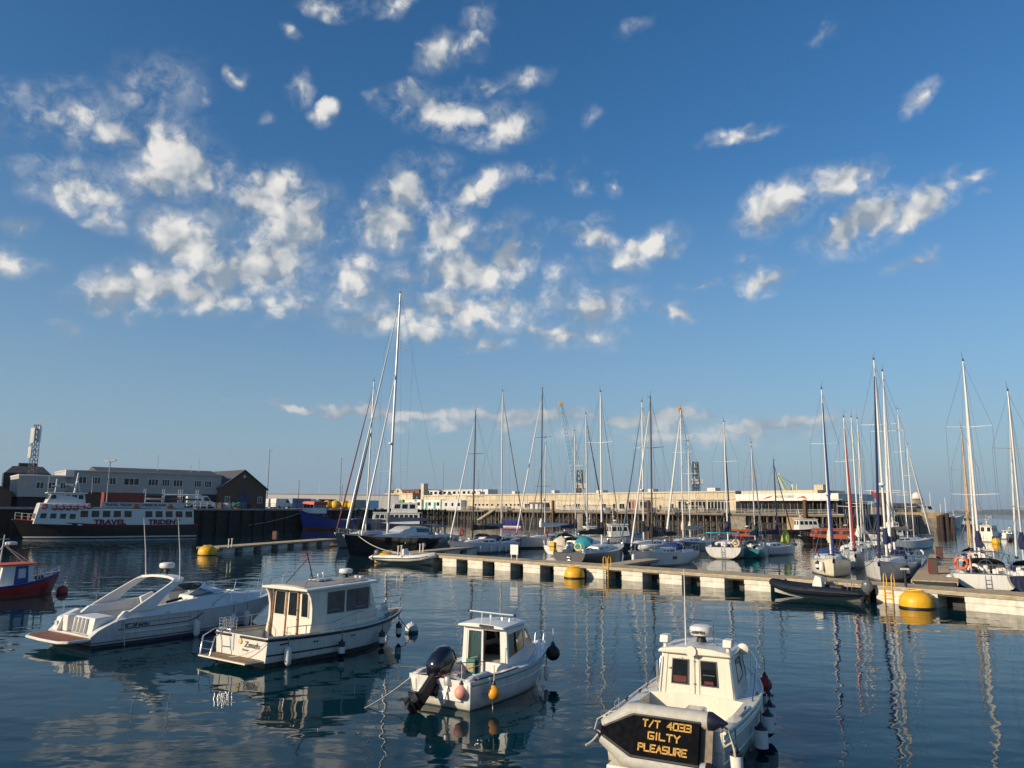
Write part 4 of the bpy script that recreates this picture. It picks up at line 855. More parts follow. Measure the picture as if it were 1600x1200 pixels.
# ---- red fishing boat at the left edge
def red_boat():
    hd, L = 62, 7.2; f = V(math.cos(R(hd)), math.sin(R(hd)), 0); bow = V(-26.1, 45.9, 0)
    t = thing('fishing_boat', 'small red fishing boat with blue gunwale and white wheelhouse under an orange roof', 'fishing boat', bow-f*L*.47, R(hd)); t.scale = (.93,)*3
    h = Hull(L, 2.6, .85, 1.35, .78, sr=.75, tm=.45, p=2.2, stem=.07, flare=.22, draft=.5, n=22)
    h.mesh().build('hull', hull_mat('hull_red', (.36, .015, .012), [(.02, (.05, .01, .01))]), t, 50)
    h.deck(.25, .08, [], .03).build('deck', GREYW, t, 40)
    for sd in (1, -1): h.strake(.93, 0, .985, sd, .065, .0).build('gunwale', BLUE, t, 50)
    a = sec(-.55, -.35, .85, .55, .80, 1.85); b = sec(1.45, 1.35, .85, .65, .80, 1.85)
    house([a, b], .04).build('wheelhouse', WHITE, t, bevel=.03)
    qa = end_quad(a, False); fr = mat('window_rubber', (.10, .10, .11), .6)
    for u in (.14, .56): pane_part(qa, u, u+.3, .50, .88, GLASS, t, fr)
    MB().pane(qa, .08, .92, .0, .40, .012, .02).build('door', WHITE, t)
    for sd in (1, -1):
        q = side_quad(a, b, sd); u0 = .42 if sd < 0 else .12
        dd = MB().pane(q, u0, u0+.42, .0, .96, .015, .03).build('door', BLUE, t); MB().pane(q, u0+.10, u0+.33, .40, .84, .03, .02).build('door_window', GREYW, dd)
    qf = end_quad(b, True)
    for u in (.05, .37, .69): pane_part(qf, u, u+.26, .5, .88, GLASS, t, fr)
    house([sec(-.65, -.65, .98, 1.85, .95, 1.93), sec(1.6, 1.6, .98, 1.85, .95, 1.93)], .04).build('roof', ORANGE, t, bevel=.02)
    mb = MB(); mb.tube([(-.1, .05, 1.9), (.0, .05, 3.6)], [.05, .03], 8); mb.tube([(-.7, .5, 1.9), (-.05, .05, 2.9)], .03, 6); mb.tube([(1.5, .4, 1.9), (0, .05, 3.05)], .025, 6); mb.tube([(1.5, -.4, 1.9), (0, .05, 3.05)], .025, 6); mb.tube([(-.25, .05, 3.35), (.3, .05, 3.35)], .02, 6); mb.build('mast', GREYW, t, 60)
    radome(t, (.42, .05, 2.98), .32, .22); MB().tube([(.02, .05, 2.95), (.42, .05, 2.95)], .03, 6).build('radar_bracket', GREYW, t)
    fr_ = MB()
    for y in (-.7, .7): fr_.bar((1.75, y, .8), (1.75, y, 1.75), .06, .06); fr_.bar((2.2, y, .8), (2.2, y, 1.7), .06, .06)
    fr_.bar((1.75, -.7, 1.75), (1.75, .7, 1.75), .06, .06); fr_.bar((2.2, -.7, 1.7), (2.2, .7, 1.7), .06, .06); fr_.build('net_hauler_frame', WHITE, t)
    MB().bar((1.7, -.75, 1.80), (2.3, -.75, 1.76), .05, .08).build('frame_beam', ORANGE, t)
    hh = MB(); hh.lathe([(.16, -.2), (.08, -.05), (.08, .05), (.16, .2)], 12, (2.0, -.45, 1.0), 'y'); hh.build('net_hauler', BLACK, t, 40)
    mb = MB(); mb.tube(h.rail_pts(.72, .99, -1, .28, .06, 8), .015, 6); mb.tube(h.rail_pts(.72, .99, 1, .28, .06, 8), .015, 6)
    for sd in (1, -1):
        for tt in (.75, .87, .98): p = V(h.L*(tt-.5), sd*max(0, h.half(tt)-.06), h.sheer(tt)); mb.tube([p, p+V(0, 0, .28)], .013, 6)
    mb.build('bow_rail', STEEL, t, 60)
    for k, (dx, dz) in enumerate(((-6, .5), (-5.5, 1.2))):
        a_ = to_world(t, V(-.2, .3, 2.9-.4*k)); rope('boat_line', sag(a_, a_+V(-4.2, -2.0, -.5-dz), .4), .02, ROPE, 'slack grey line from the mast of the red fishing boat', 'rope', 'lines of the red fishing boat')
    a_ = to_world(t, h.pt(.985, 1, -1)); rope('bow_line', sag(a_, V(a_.x+.35, a_.y-2.2, -.1), .1), .016, ROPEB, 'dark bow line of the red fishing boat running into the water', 'rope')
    return t
red_boat()
def water_buoy(loc, r, m, label, name='mooring_buoy', cap=None):
    t = thing(name, label, 'buoy', loc); MB().ball((0, 0, r*.45), r, 18, 12).build('body', m, t, 60)
    MB().torus((0, 0, r*1.48), r*.16, r*.05, 'x', 12, 6).build('lifting_ring', STEEL, t, 60)
    if cap: MB().lathe([(r*1.01, r*.3), (r*1.0, -.1*r), (r*.9, -.35*r)], 18).build('lower_band', cap, t, 60)
    return t
water_buoy(P(97, 927), .30, mat('buoy_red', (.42, .05, .035), .6, var=.3), 'small faded red buoy beside the bow of the red fishing boat')
water_buoy(P(643, 988), .27, GREYW, 'small grey white buoy with green lower half near the cream wheelhouse boat', cap=mat('weed_green', (.03, .09, .07), .7))
# ------------------------------------------------------------------ pontoons
CONC = mat('float_concrete', (.70, .66, .56), .85, var=.35, scale=1.6, bump=.01, bscale=9, streak=.15)
DECKW = mat('deck_boards', (.52, .40, .23), .85, var=.4, scale=2.5, bump=.006, bscale=30)
FASC = mat('timber_fascia', (.36, .32, .24), .85, var=.35, scale=3)
def pontoon(label, A_, B_, width, z, pitch, gap, name='pontoon', floats=True, boards=True):
    A_, B_ = Vector((A_[0], A_[1], 0)), Vector((B_[0], B_[1], 0)); d = B_-A_; L = d.length; rz = math.atan2(d.y, d.x)
    t = thing(name, label, 'pontoon', A_, rz)                     # local x along the front edge, y to the back
    MB().box(0, L, -.05, .02, z-.20, z-.02).build('fascia', FASC, t); MB().box(0, L, width-.02, width+.05, z-.20, z-.02).build('fascia', FASC, t)
    MB().box(.05, L-.05, .1, width-.1, z-.3, z-.06).build('frame', BLACK, t)
    if boards:                                                   # deck in board panels with open joints
        n = max(2, int(L/2.4)); w = L/n; dt = MB().box(.012, w-.012, -.06, width+.06, z-.05, z)
        first = None
        for i in range(n):
            if first is None: first = dt.build('deck_panel', DECKW, t); o = first
            else: o = first.copy(); C.objects.link(o); o.parent = t
            o.location = (i*w, 0, random.uniform(-.006, .006))
    if floats:
        n = int(L/pitch); fl = MB(); w = pitch-gap
        fl.box(0, w, 0, width, z*.42, z-.22); fl.box(.015, w-.015, .015, width-.015, -.5, z*.42-.03); fl.box(.04, w-.04, .05, width-.05, z*.42-.05, z*.42+.02)
        first = None
        for i in range(n):
            if first is None: first = fl.build('float', CONC, t, bevel=.03); o = first
            else: o = first.copy(); C.objects.link(o); o.parent = t
            o.location = (gap*.6+i*pitch, 0, random.uniform(-.02, .02))
    MB().box(.3, L-.3, width*.5, width-.25, -.3, z-.24).build('gap_shade', BLACK, t)  # black block added behind the floats, standing for shade in the gaps
    for i in range(int(L/6)):
        c_ = MB(); cleat(c_, V(3+i*6, .2, z), (1, 0, 0)); c_.build('cleat', STEEL, t)
    return t
S0, S1, S2 = (-11.3, 74.1), (17.1, 49.1), (30.6, 34.0)
pontoon('long floating pontoon with white concrete floats, moored at one end by a white inflatable', S0, S1, 2.6, .88, 3.12, 1.35, name='main_pontoon')
pontoon('floating pontoon section carrying a yellow ladder behind the dark inflatable boat', (17.2, 49.0), S2, 2.6, .92, 4.6, 1.3, name='main_pontoon')
pontoon('floating pontoon in shade with its end at a yellow buoy below the ferry quay', (-30.9, 83.0), (-23.9, 109.3), 2.6, .70, 3.6, 1.5)
def finger(label, a, hd, L, w, z=.80):
    a = Vector((a[0], a[1], 0)); f = V(math.cos(R(hd)), math.sin(R(hd)), 0); n = V(f.y, -f.x, 0)
    return pontoon(label, a-n*w/2*(-1), a-n*w/2*(-1)+f*L, w, z, 5.2, 1.6, 'finger_pontoon')
finger('wide finger pontoon carrying dark red service boxes between the yachts', (26.6, 49.5), 60, 37, 2.5)
finger('narrow finger pontoon beside the big black hulled yacht', (-10.0, 75.9), 66, 18, 1.4)
finger('short finger pontoon beside the grey yacht with the turquoise umbrella', (7.5, 60.8), 60, 10, 1.4)
def ladder(loc, rz, label):
    t = thing('pontoon_ladder', label, 'ladder', loc, rz)
    for y in (-.22, .22): MB().tube([(0, y, -.9), (0, y, 1.45), (.12, y, 1.62), (.32, y, 1.6), (.36, y, .92)], .028, 6).build('rail', YEL, t, 60)
    for k in range(6): MB().tube([(0, -.22, -.7+k*.32), (0, .22, -.7+k*.32)], .022, 6).build('rung', YEL, t)
    return t
n_p = V(-.73, -.68, 0); d_p = (Vector((*S1, 0))-Vector((*S0, 0))).normalized()
def on_front(px, s0=S0, s1=S1, off=.08):
    """point on the front edge of a pontoon seen at photo column px"""
    a, b = Vector((*s0, 0)), Vector((*s1, 0)); k = (px-800)/FPX; lo, hi = 0., 1.
    for _ in range(40):
        m_ = (lo+hi)/2; p = a.lerp(b, m_)
        if p.x/(p.y*_c-(CAM_H-.5)*_s) < k: lo = m_
        else: hi = m_
    p = a.lerp(b, lo); d = (b-a).normalized(); return p+V(d.y, -d.x, 0)*off
def mooring_buoy(loc, r, label, band=True):
    t = thing('mooring_buoy', label, 'buoy', loc)
    MB().lathe([(r*.9, -.3), (r, 0), (r*1.0, r*.42), (r*.93, r*.68), (r*.74, r*.90), (r*.5, r*1.0), (.02, r*1.03)], 24).build('body', YEL, t, 50)
    MB().lathe([(r*1.02, -.12), (r*1.025, .0), (r*1.02, .09)], 24).build('waterline_band', BLACK, t, 50)
    MB().torus((0, 0, r*1.08), r*.42, .03, 'z', 18, 6).build('top_rail', YEL, t, 60)
    for a in range(4): MB().tube([(r*.42*math.cos(a*1.57+.4), r*.42*math.sin(a*1.57+.4), r*.95), (r*.42*math.cos(a*1.57+.4), r*.42*math.sin(a*1.57+.4), r*1.08)], .025, 6).build('rail_post', YEL, t)
    return t
mooring_buoy(P(320, 868)+V(0, .6, 0), .92, 'yellow mooring buoy at the end of the shaded pontoon below the ferry')
mooring_buoy(P(600, 880)+V(0, .5, 0), .95, 'yellow mooring buoy behind the white inflatable boat')
mooring_buoy(on_front(912, S0, S1, .95), .76, 'yellow mooring buoy floating against the concrete floats beside a yellow ladder')
mooring_buoy(on_front(1446, S1, S2, 1.0), .84, 'large yellow mooring buoy in front of the wide finger pontoon')
ladder(on_front(950), math.atan2(.68, .73), 'yellow ladder on the pontoon beside a round yellow buoy')
ladder(on_front(1392, S1, S2), math.atan2(.62, .78), 'yellow ladder on the pontoon between the dark inflatable and the large buoy')
def sign_board():
    p = on_front(803, off=-.25); t = thing('notice_sign', 'white notice board on two legs standing on the pontoon', 'sign', V(p.x, p.y, .88), math.atan2(d_p.y, d_p.x))
    MB().box(-.42, .42, -.03, .03, .45, 1.25).build('board', WHITE, t, bevel=.01)
    for x in (-.3, .3): MB().box(x-.03, x+.03, -.025, .025, 0, .46).build('leg', WHITE, t)
sign_board()
def pedestal(loc, label, rz=R(60)):
    t = thing('service_pedestal', label, 'service box', loc, rz)
    MB().box(-.22, .22, -.28, .28, 0, 1.05).build('cabinet', mat('pedestal_brown', (.06, .025, .02), .6), t, bevel=.02)
    MB().box(-.24, .24, .281, .34, .1, .95).build('hose_reel', RED, t, bevel=.02); MB().box(-.27, .27, -.34, .36, 1.05, 1.10).build('lid', BLACK, t)
    return t
pedestal(P(1459, 897, .8), 'dark red service box on the wide finger pontoon beside a thin pale post')
pedestal(P(1469, 873, .8), 'dark red service box near the far end of the wide finger pontoon')
pedestal(P(430, 843, .75), 'dark red life ring cabinet on the shaded pontoon', R(77))
def thin_post(loc, label, h, m=ALUW, r=.05, name='pontoon_post'):
    t = thing(name, label, 'post', loc); MB().tube([(0, 0, 0), (0, 0, h)], r, 8).build('shaft', m, t, 50); MB().box(-.09, .09, -.09, .09, h, h+.05).build('cap', m, t); return t
thin_post(P(1463, 890, .8), 'thin pale post on the wide finger pontoon', 1.0, FASC)
def tee_post():
    p = on_front(1415, S1, S2, -.4); t = thing('tee_post', 'dark mooring post with pale crossbar at the pontoon edge', 'post', V(p.x, p.y, .9))
    MB().tube([(0, 0, 0), (0, 0, .95)], .07, 8).build('shaft', BLACK, t, 50); MB().box(-.22, .22, -.06, .06, .95, 1.05).build('crossbar', ALUW, t)
tee_post()
for k, (px, py) in enumerate(((357, 856), (362, 855), (622, 869), (627, 868), (656, 865), (661, 864))):
    thin_post(P(px, py, .8), 'short pale post, one of a pair at the end of the shaded pontoon' if k < 2 else 'short pale post on the pontoon behind the white inflatable', .85, CREAM, .06)['group'] = 'pontoon end posts' if k < 2 else 'posts behind the white inflatable'
# ------------------------------------------------------------------ inflatables
def rib(label, loc, hd, L, tube_m, hull_m, outb=True, cons=True):
    t = thing('inflatable_boat', label, 'inflatable boat', loc, R(hd)); r = L*.050; w = L*.165
    for sd in (1, -1):
        pts = [V(-L*.5, sd*w, r*1.9), V(-L*.2, sd*w, r*1.9), V(L*.15, sd*w*.98, r*2.0), V(L*.33, sd*w*.75, r*2.3), V(L*.44, sd*w*.38, r*2.75), V(L*.49, sd*.0, r*3.0)]
        MB().tube(pts, [r*.6, r, r, r, r*.95, r*.9], 12).build('inflatable_tube', tube_m, t, 50)
        MB().tube([V(-L*.48, sd*w, r*1.9), V(-L*.56, sd*w, r*1.9)], [r*.9, r*.2], 12).build('tube_cone', tube_m, t, 50)
        MB().tube([p+V(0, sd*r*.98, 0) for p in pts[:5]], r*.16, 6).build('rub_strip', BLACK, t, 50)
    rings = []
    for x, hw, zk in ((-.48, .9, -.12), (-.1, .9, -.12), (.2, .72, -.02), (.38, .4, .12), (.47, .06, .22)): rings.append([V(L*x, w*hw, r*1.5+zk*.6), V(L*x, 0, zk), V(L*x, -w*hw, r*1.5+zk*.6), V(L*x, 0, r*1.5+zk*.6)])
    MB().loft(rings).build('hull', hull_m, t, 40)
    if cons:
        MB().prism([(-.45, r*1.5), (-.38, r*1.5+.85), (-.05, r*1.5+.95), (.12, r*1.5+.5), (.18, r*1.5)], -.32, .32, 'xz').build('console', WHITE, t, bevel=.04)
        MB().torus((-.55, 0, r*1.5+.75), .17, .018, 'x', 14, 6).build('steering_wheel', BLACK, t, 60)
        MB().box(-1.5, -.8, -.28, .28, r*1.5, r*1.5+.45).build('seat', BLACK, t, bevel=.05)
        mb = MB(); mb.tube([(-1.85, -.5, r*1.5), (-1.85, -.5, 1.2), (-1.85, .5, 1.2), (-1.85, .5, r*1.5)], .02, 6); mb.build('a_frame', STEEL, t, 60)
    if outb:
        c_ = MB(); rr = []
        for zz, k in ((.55, .6), (.72, 1.), (1.0, 1.), (1.15, .8), (1.22, .3)): rr.append([V(-L*.5-.18+.30*k*math.cos(a), .20*k*math.sin(a), zz) for a in [2*math.pi*i/12 for i in range(12)]])
        c_.loft(rr); c_.build('outboard_cowl', mat('cowl_grey', (.10, .11, .12), .3, coat=.3), t, 50)
        MB().box(-L*.5-.30, -L*.5-.06, -.08, .08, -.3, .58).build('outboard_leg', BLACK, t, bevel=.02)
    return t
HYN = mat('hypalon_navy', (.008, .014, .028), .7, var=.2, spec=.2); HYW = mat('hypalon_white', (.66, .65, .60), .6, var=.12)
rib('dark navy inflatable boat with white console moored along the pontoon', V(18.0, 46.45, 0), 143, 5.2, HYN, WHITE)
rib('white inflatable boat moored at the end of the pontoon beside a yellow buoy', V(-9.4, 70.9, 0), -24, 5.9, HYW, WHITE, True, True)
# ------------------------------------------------------------------ sailing yachts
def flag_part(parent, x, y, z, m, w=.55, h=.85):
    """ensign hanging in soft folds on a raked staff"""
    MB().tube([(x, y, z), (x-.35, y, z+1.5)], .018, 6).build('flag_staff', WHITE, parent)
    rows = []
    for i in range(7):
        k = i/6; rows.append([V(x-.33-w*k*.55, y+.07*math.sin(k*9), z+1.45-.35*k), V(x-.30-w*k*.5, y+.09*math.sin(k*9+.6), z+1.0-.45*k), V(x-.22-w*k*.4, y+.07*math.sin(k*9+1.2), z+1.45-h-.35*k)])
    MB().loft(rows, ring_closed=False).build('flag', m, parent, 60)
ENSIGN = mat('ensign_red', (.55, .02, .03), .8, var=.3)
def yacht(label, foot, hd, L, top, hm, B=None, frac=.58, mast=None, cover=None, genoa=None, hood=None, spread=2, rake=.012, fb=None, radar=False, flag=None, stern='open',
          gr=None, staysail=None, detail=True, mizzen=0, boom=True, coach=WHITE, deck_m=None, clutter=5, group=None, wheel=True, sr=.82, cutter=False, bt=0.0):
    mast = mast or ALU; B = B or L*.30; fb = fb or .62+.045*L; f = V(math.cos(R(hd)), math.sin(R(hd)), 0)
    c = Vector((foot[0], foot[1], 0))-f*(L*(frac-.5)); t = thing('sailing_yacht', label, 'yacht', c, R(hd), group)
    h = Hull(L, B, fb*.95, fb*1.28, fb*.95, sr=sr, tm=.42, p=2.0, stem=.055, tr=.05 if stern == 'open' else .3, flare=.12, draft=.5, n=18, tuck=.90)
    h.mesh().build('hull', hm, t, 50)
    sole = fb*.5; h.deck(0, .05, [(.05, .30, sole, .50)], .06).build('deck', deck_m or DECK, t, 40)
    for sd in (1, -1): h.strake(1, 0, .985, sd, .025, 0).build('toe_rail', ALU if detail else WHITE, t, 50)
    xm = L*(frac-.5); zd = lambda x: h.sheer(x/L+.5)
    hw = lambda x: h.half(x/L+.5)
    x0, x1, x2 = L*-.19, L*.10, L*.27; ch = .36+.006*L
    ss = [sec(x0, x0+.08, hw(x0)*.66, zd(x0)-.02, hw(x0)*.56, zd(x0)+ch), sec(x1, x1, hw(x1)*.62, zd(x1)-.02, hw(x1)*.50, zd(x1)+ch*.92), sec(x2, x2-.35, hw(x2)*.45, zd(x2)-.02, hw(x2)*.28, zd(x2)+ch*.35)]
    house(ss, .07).build('coachroof', coach, t, 35)
    for sd in (1, -1):
        q = side_quad(ss[0], ss[1], sd)
        if detail:
            for u in ((.10, .38), (.46, .72)): pane_part(q, u[0], u[1], .35, .78, GLASS, t)
        else: pane_part(q, .1, .8, .35, .78, GLASS, t)
    MB().box(x1+.1, x1+.65, -.27, .27, zd(x1)+ch*.92+.02, zd(x1)+ch*.92+.09).build('hatch', GLASSB, t)
    for sd in (1, -1):      # cockpit coamings
        xs_ = [L*-.44, L*-.20]; MB().loft([[V(x, sd*(hw(x)*.56), zd(x)-.03), V(x, sd*(hw(x)*.60), zd(x)+.24), V(x, sd*(hw(x)*.72), zd(x)+.24), V(x, sd*(hw(x)*.80), zd(x)-.03)] for x in xs_]).build('coaming', coach, t)
    if wheel:
        MB().torus((L*-.36, 0, sole+.95), .42, .02, 'x', 18, 6).build('steering_wheel', STEEL, t, 60); MB().box(L*-.36+.05, L*-.36+.22, -.12, .12, sole, sole+1.0).build('pedestal', WHITE, t)
    if stern == 'open':     # swim step and ladder on the transom
        mb = MB()
        for y in (-.16, .16): mb.tube([(L*-.5-.06, y, .15), (L*-.5-.02, y, fb*.9)], .018, 6)
        for z in (.25, .5, .75): mb.tube([(L*-.5-.05, -.16, z), (L*-.5-.05, .16, z)], .015, 6)
        mb.build('boarding_ladder', STEEL, t, 60)
    # mast and rigging
    z0 = zd(xm)+ch*.5; H = top-z0; r = .04+.0042*L if L < 18 else .15
    def mp(z, side=0.0): return V(xm-rake*(z-z0), side, z)
    MB().tube([mp(z0), mp(z0+H*.5), mp(z0+H*.85), mp(top)], [r, r, r*.88, r*.6], 10).build('mast', mast, t, 50)
    hg = MB(); p = mp(top); hg.tube([p, p+V(0, .08, .75)], .012, 5); hg.tube([p+V(.0, -.06, 0), p+V(.42, -.06, .12), p+V(.42, -.06, .34)], .010, 5); hg.tube([p+V(-.3, 0, .22), p+V(.3, 0, .22)], .012, 5); hg.ball(p+V(0, 0, .10), .07, 8, 6); hg.build('masthead_gear', BLACK, t)
    sw = B*.36; lev = [z0+H*(k+1)/(spread+1)*(1.0 if spread > 1 else .95) for k in range(spread)]
    for z in lev:
        for sd in (1, -1): MB().tube([mp(z), mp(z)+V(-.25, sd*sw, .06)], [.035, .022], 6).build('spreader', mast, t)
    for sd in (1, -1):
        ch_ = V(xm-.3, sd*(hw(xm)-.08), zd(xm)); pts = [ch_]+[mp(z)+V(-.25, sd*sw, .06) for z in lev]+[mp(top-.15)]
        MB().tube(pts, .011, 4).build('shroud', WIRE, t); MB().tube([ch_+V(.1, 0, 0), mp(lev[0]-.1)], .010, 4).build('shroud', WIRE, t); MB().tube([ch_+V(-.5, 0, 0), mp(lev[0]-.1)], .010, 4).build('shroud', WIRE, t)
        MB().tube([ch_+V(.25, -sd*.6, .1), mp(top-.3)], .008, 4).build('halyard', WIRE, t)
    ft = mp(z0+H*(.97 if not cutter else .93)); bw = V(L*.5-.18, 0, h.sheer(.98)+.05)
    MB().tube([bw, ft], .013, 4).build('forestay', WIRE, t)
    if genoa:
        g0, g1 = bw.lerp(ft, .05), bw.lerp(ft, .94); gr_ = gr or (.045+.003*L)
        MB().tube([bw.lerp(ft, .02), g0, g0.lerp(g1, .3), g0.lerp(g1, .7), g1], [.05, gr_*1.1, gr_, gr_*.75, gr_*.35], 8).build('furled_sail', genoa, t, 50)
        MB().lathe([(.11, 0), (.13, .02), (.13, .14), (.11, .16)], 10, bw.lerp(ft, .012)).build('furler_drum', BLACK, t, 50)
    if staysail:
        s0 = V(xm+(L*.5-xm)*.62, 0, zd(L*.3)+.1); s1 = mp(z0+H*.66); MB().tube([s0, s0.lerp(s1, .05), s0.lerp(s1, .5), s1], [.05, .12, .10, .05], 8).build('furled_sail', staysail, t, 50)
    MB().tube([V(L*-.49, 0, h.sheer(0)), mp(top-.05)], .012, 4).build('backstay', WIRE, t)
    zb = z0+1.05+.02*L; xe = max(L*-.40, xm-L*.42)
    if boom:
        MB().tube([V(xm-.15, 0, zb), V(xe, 0, zb+.08)], .07, 8).build('boom', mast, t, 50)
        if cover:
            n = 9; rr = []
            for i in range(n):
                k = i/(n-1); x = xm-.1+(xe-xm)*k*.98; hh = (.52-.30*k)*(1+.12*math.sin(k*17)); ww = .17*(1+.1*math.sin(k*23+1)); rr.append([V(x, ww*math.cos(a)*(1 if math.sin(a) < 0 else .75), zb+.02+.08*k+(hh if math.sin(a) > 0 else .12)*math.sin(a)) for a in [2*math.pi*j/10 for j in range(10)]])
            MB().loft(rr).build('sail_cover', cover, t, 60)
            MB().tube([V(xm+.02, 0, zb-.1), V(xm+.03, 0, zb+.5), mp(zb+1.1)], [.19, .24, .11], 10).build('mast_collar', cover, t, 60)
        for sd in (1, -1): MB().tube([V(xe*.75, 0, zb+.1), mp(lev[0])], .008, 4).build('lazyjack', WIRE, t)
    if hood:
        rr = []; xh = x0-.35
        for k, (x, hgt) in enumerate(((x0+.75, .06), (x0+.45, .42), (x0+.05, .62), (x0-.45, .68))):
            w = hw(x0)*.62; zz = zd(x0)+ch*.6; rr.append([V(x, w*math.cos(a), zz+hgt*math.sin(a)**.6 if 0 < a < math.pi else zz) for a in [math.pi*j/10 for j in range(11)]])
        o = MB().loft(rr, ring_closed=False).build('sprayhood', hood, t, 50)
        for sd in (.35, -.35): MB().bar((x0+.60, sd-.2, zd(x0)+ch*.6+.30), (x0+.60, sd+.2, zd(x0)+ch*.6+.30), .03, .20).build('hood_window', GLASSB, o)
        if bt:   # bimini over the cockpit
            rr = [[V(x, hw(x0)*.72*math.cos(a), zd(x0)+1.15+.28*math.sin(a)) for a in [math.pi*j/8 for j in range(9)]] for x in (x0-.7, x0-.7-bt*.5, x0-.7-bt)]
            MB().loft(rr, ring_closed=False).build('bimini', hood, t, 50)
            for sd in (1, -1):
                for x in (x0-.75, x0-.65-bt): MB().tube([(x, sd*hw(x0)*.72, zd(x0)+1.15), (x0-.7-bt*.5, sd*hw(x0)*.75, zd(x0)+.05)], .015, 6).build('bimini_frame', STEEL, t)
    if radar:
        p = mp(z0+H*.36)+V(.32, 0, 0); MB().lathe([(.22, 0), (.26, .04), (.26, .17), (.2, .22), (.02, .23)], 14, p).build('radar_dome', WHITE, t, 50); MB().tube([p+V(0, 0, -.02), p+V(-.32, 0, -.12)], .03, 6).build('radar_bracket', mast, t)
    # rails
    guard_rail(h, .08, .90, (1, -1), .60, 7 if detail else 5, t, STEEL, .06, 1, 0, r=.012)
    mb = MB(); pr = h.rail_pts(.88, .97, 1, .62, .05, 4); pl = h.rail_pts(.88, .97, -1, .62, .05, 4); mb.tube(pr+[V(L*.5-.05, 0, h.sheer(1)+.66)]+pl[::-1], .016, 6)
    for q in (pr[0], pl[0], pr[3], pl[3]): mb.tube([q-V(0, 0, .62), q], .014, 6)
    mb.build('pulpit', STEEL, t, 60)
    mb = MB(); pr = h.rail_pts(.005, .08, 1, .62, .06, 3); pl = h.rail_pts(.005, .08, -1, .62, .06, 3)
    for q in (pr, pl):
        mb.tube(q, .016, 6); mb.tube([q[0], V(q[0].x, q[0].y*.45, q[0].z), V(q[0].x, q[0].y*.45, q[0].z-.6)], .016, 6)
        for w in (q[0], q[3]): mb.tube([w-V(0, 0, .62), w], .014, 6)
    mb.build('pushpit', STEEL, t, 60)
    if detail:   # anchor, horseshoe buoy and cockpit clutter that shows as small bright and dark pieces
        a_ = MB(); a_.bar((L*.5-.25, 0, h.sheer(.98)+.06), (L*.5+.15, 0, h.sheer(.98)-.02), .08, .08); a_.prism([(L*.5-.02, h.sheer(.98)-.03), (L*.5+.22, h.sheer(.98)-.03), (L*.5+.08, h.sheer(.98)-.35)], -.09, .09, 'xz'); a_.build('anchor', STEEL, t)
        for k in range(clutter):
            x = random.uniform(-.46, -.20)*L; y = random.choice((-1, 1))*random.uniform(.2, .6)*hw(x); MB().box(x, x+random.uniform(.25, .6), y-.15, y+.2, zd(x)-.05, zd(x)+random.uniform(.25, .5)).build(random.choice(('cushion', 'locker', 'rope_bag')), random.choice((NAVYC, SAILW, BLACKC, GREYC)), t, bevel=.05)
    if flag: flag_part(t, L*-.485, B*.22, h.sheer(0), flag)
    t['hull_len'] = L
    return t, h
def yfend(yt, h, sd, tts, label, group, r=.13, ln=.7, style='white', z0=.25):
    for k, tt in enumerate(tts):
        if isinstance(label, tuple): lab = label[k]
        else: lab = label
        p = h.pt(tt, 1, sd, r+.02); p.z -= z0; fender(to_world(yt, p), r, ln, lab, group, style)
def ring_buoy(loc, rz, m, label, R_=.33, axis='x'):
    t = thing('life_ring', label, 'life ring', loc, rz); pts = [V(0, R_*math.sin(a), R_*math.cos(a)) for a in [.35+(2*math.pi-.7)*k/18 for k in range(19)]]
    MB().tube(pts, .085, 8).build('ring', m, t, 60); MB().tube([pts[0], pts[-1]], .02, 5).build('strap', ROPE, t); return t
HW = hull_mat('hull_white', (.66, .66, .63), [(.06, (.02, .02, .05)), (.10, (.66, .66, .63)), (.15, (.03, .03, .06))])
HG = hull_mat('hull_grey', (.58, .59, .60), [(.08, (.02, .02, .03)), (.22, (.02, .025, .04))])
HLG = hull_mat('hull_lightgrey', (.62, .64, .66), [(.07, (.03, .03, .04)), (.10, (.6, .6, .6)), (.20, (.02, .03, .05))])
HB = hull_mat('hull_black', (.008, .008, .010), [(.10, (.08, .015, .01))], .12, .6, .1)
HC = hull_mat('hull_cream', (.72, .66, .52), [(.08, (.03, .02, .02))])
HDG = hull_mat('hull_darkgrey', (.09, .095, .11), [(.07, (.02, .02, .02))])
HMG = hull_mat('hull_midgrey', (.20, .21, .22), [(.07, (.02, .02, .02))])
HN = hull_mat('hull_navy', (.012, .018, .06), [(.07, (.10, .02, .02)), (.12, (.6, .6, .6))])
HT = hull_mat('hull_teal', (.03, .24, .25), [(.07, (.02, .05, .06))])
def mast_at(px, Y): return (at(px, 860, Y).x, Y)
def topz(px, py, Y): return at(px, py, Y).z
y1, h1 = yacht('large black hulled sailing yacht with grey deckhouse and tall pale mast', (-13.9, 88.3), 246, 22, topz(628, 463, 90.5), HB, B=5.6, frac=.63, mast=ALU, cover=GREYC, genoa=ALU, staysail=ALU, spread=3, rake=.035, fb=1.75, hood=GREYC, coach=GREYW, gr=.11, bt=2.6, sr=.7, stern='closed', radar=True)
house([sec(-4.6, -4.2, 1.7, 1.75, 1.35, 2.75), sec(-.5, -.8, 1.75, 1.8, 1.3, 2.85), sec(2.2, 1.0, 1.5, 1.85, .9, 2.5)], .1).build('deckhouse', GREYW, y1, bevel=.05)
for sd in (1, -1): pane_part(side_quad(sec(-4.6, -4.2, 1.7, 1.75, 1.35, 2.75), sec(-.5, -.8, 1.75, 1.8, 1.3, 2.85), sd), .1, .9, .4, .85, GLASS, y1)
for x in (-4.5, -1.5, 3.0): MB().lathe([(.14, 0), (.14, .03), (.1, .04)], 12, (x, 2.66 if x < 2 else 2.45, 1.15), 'y').build('porthole', STEEL, y1)
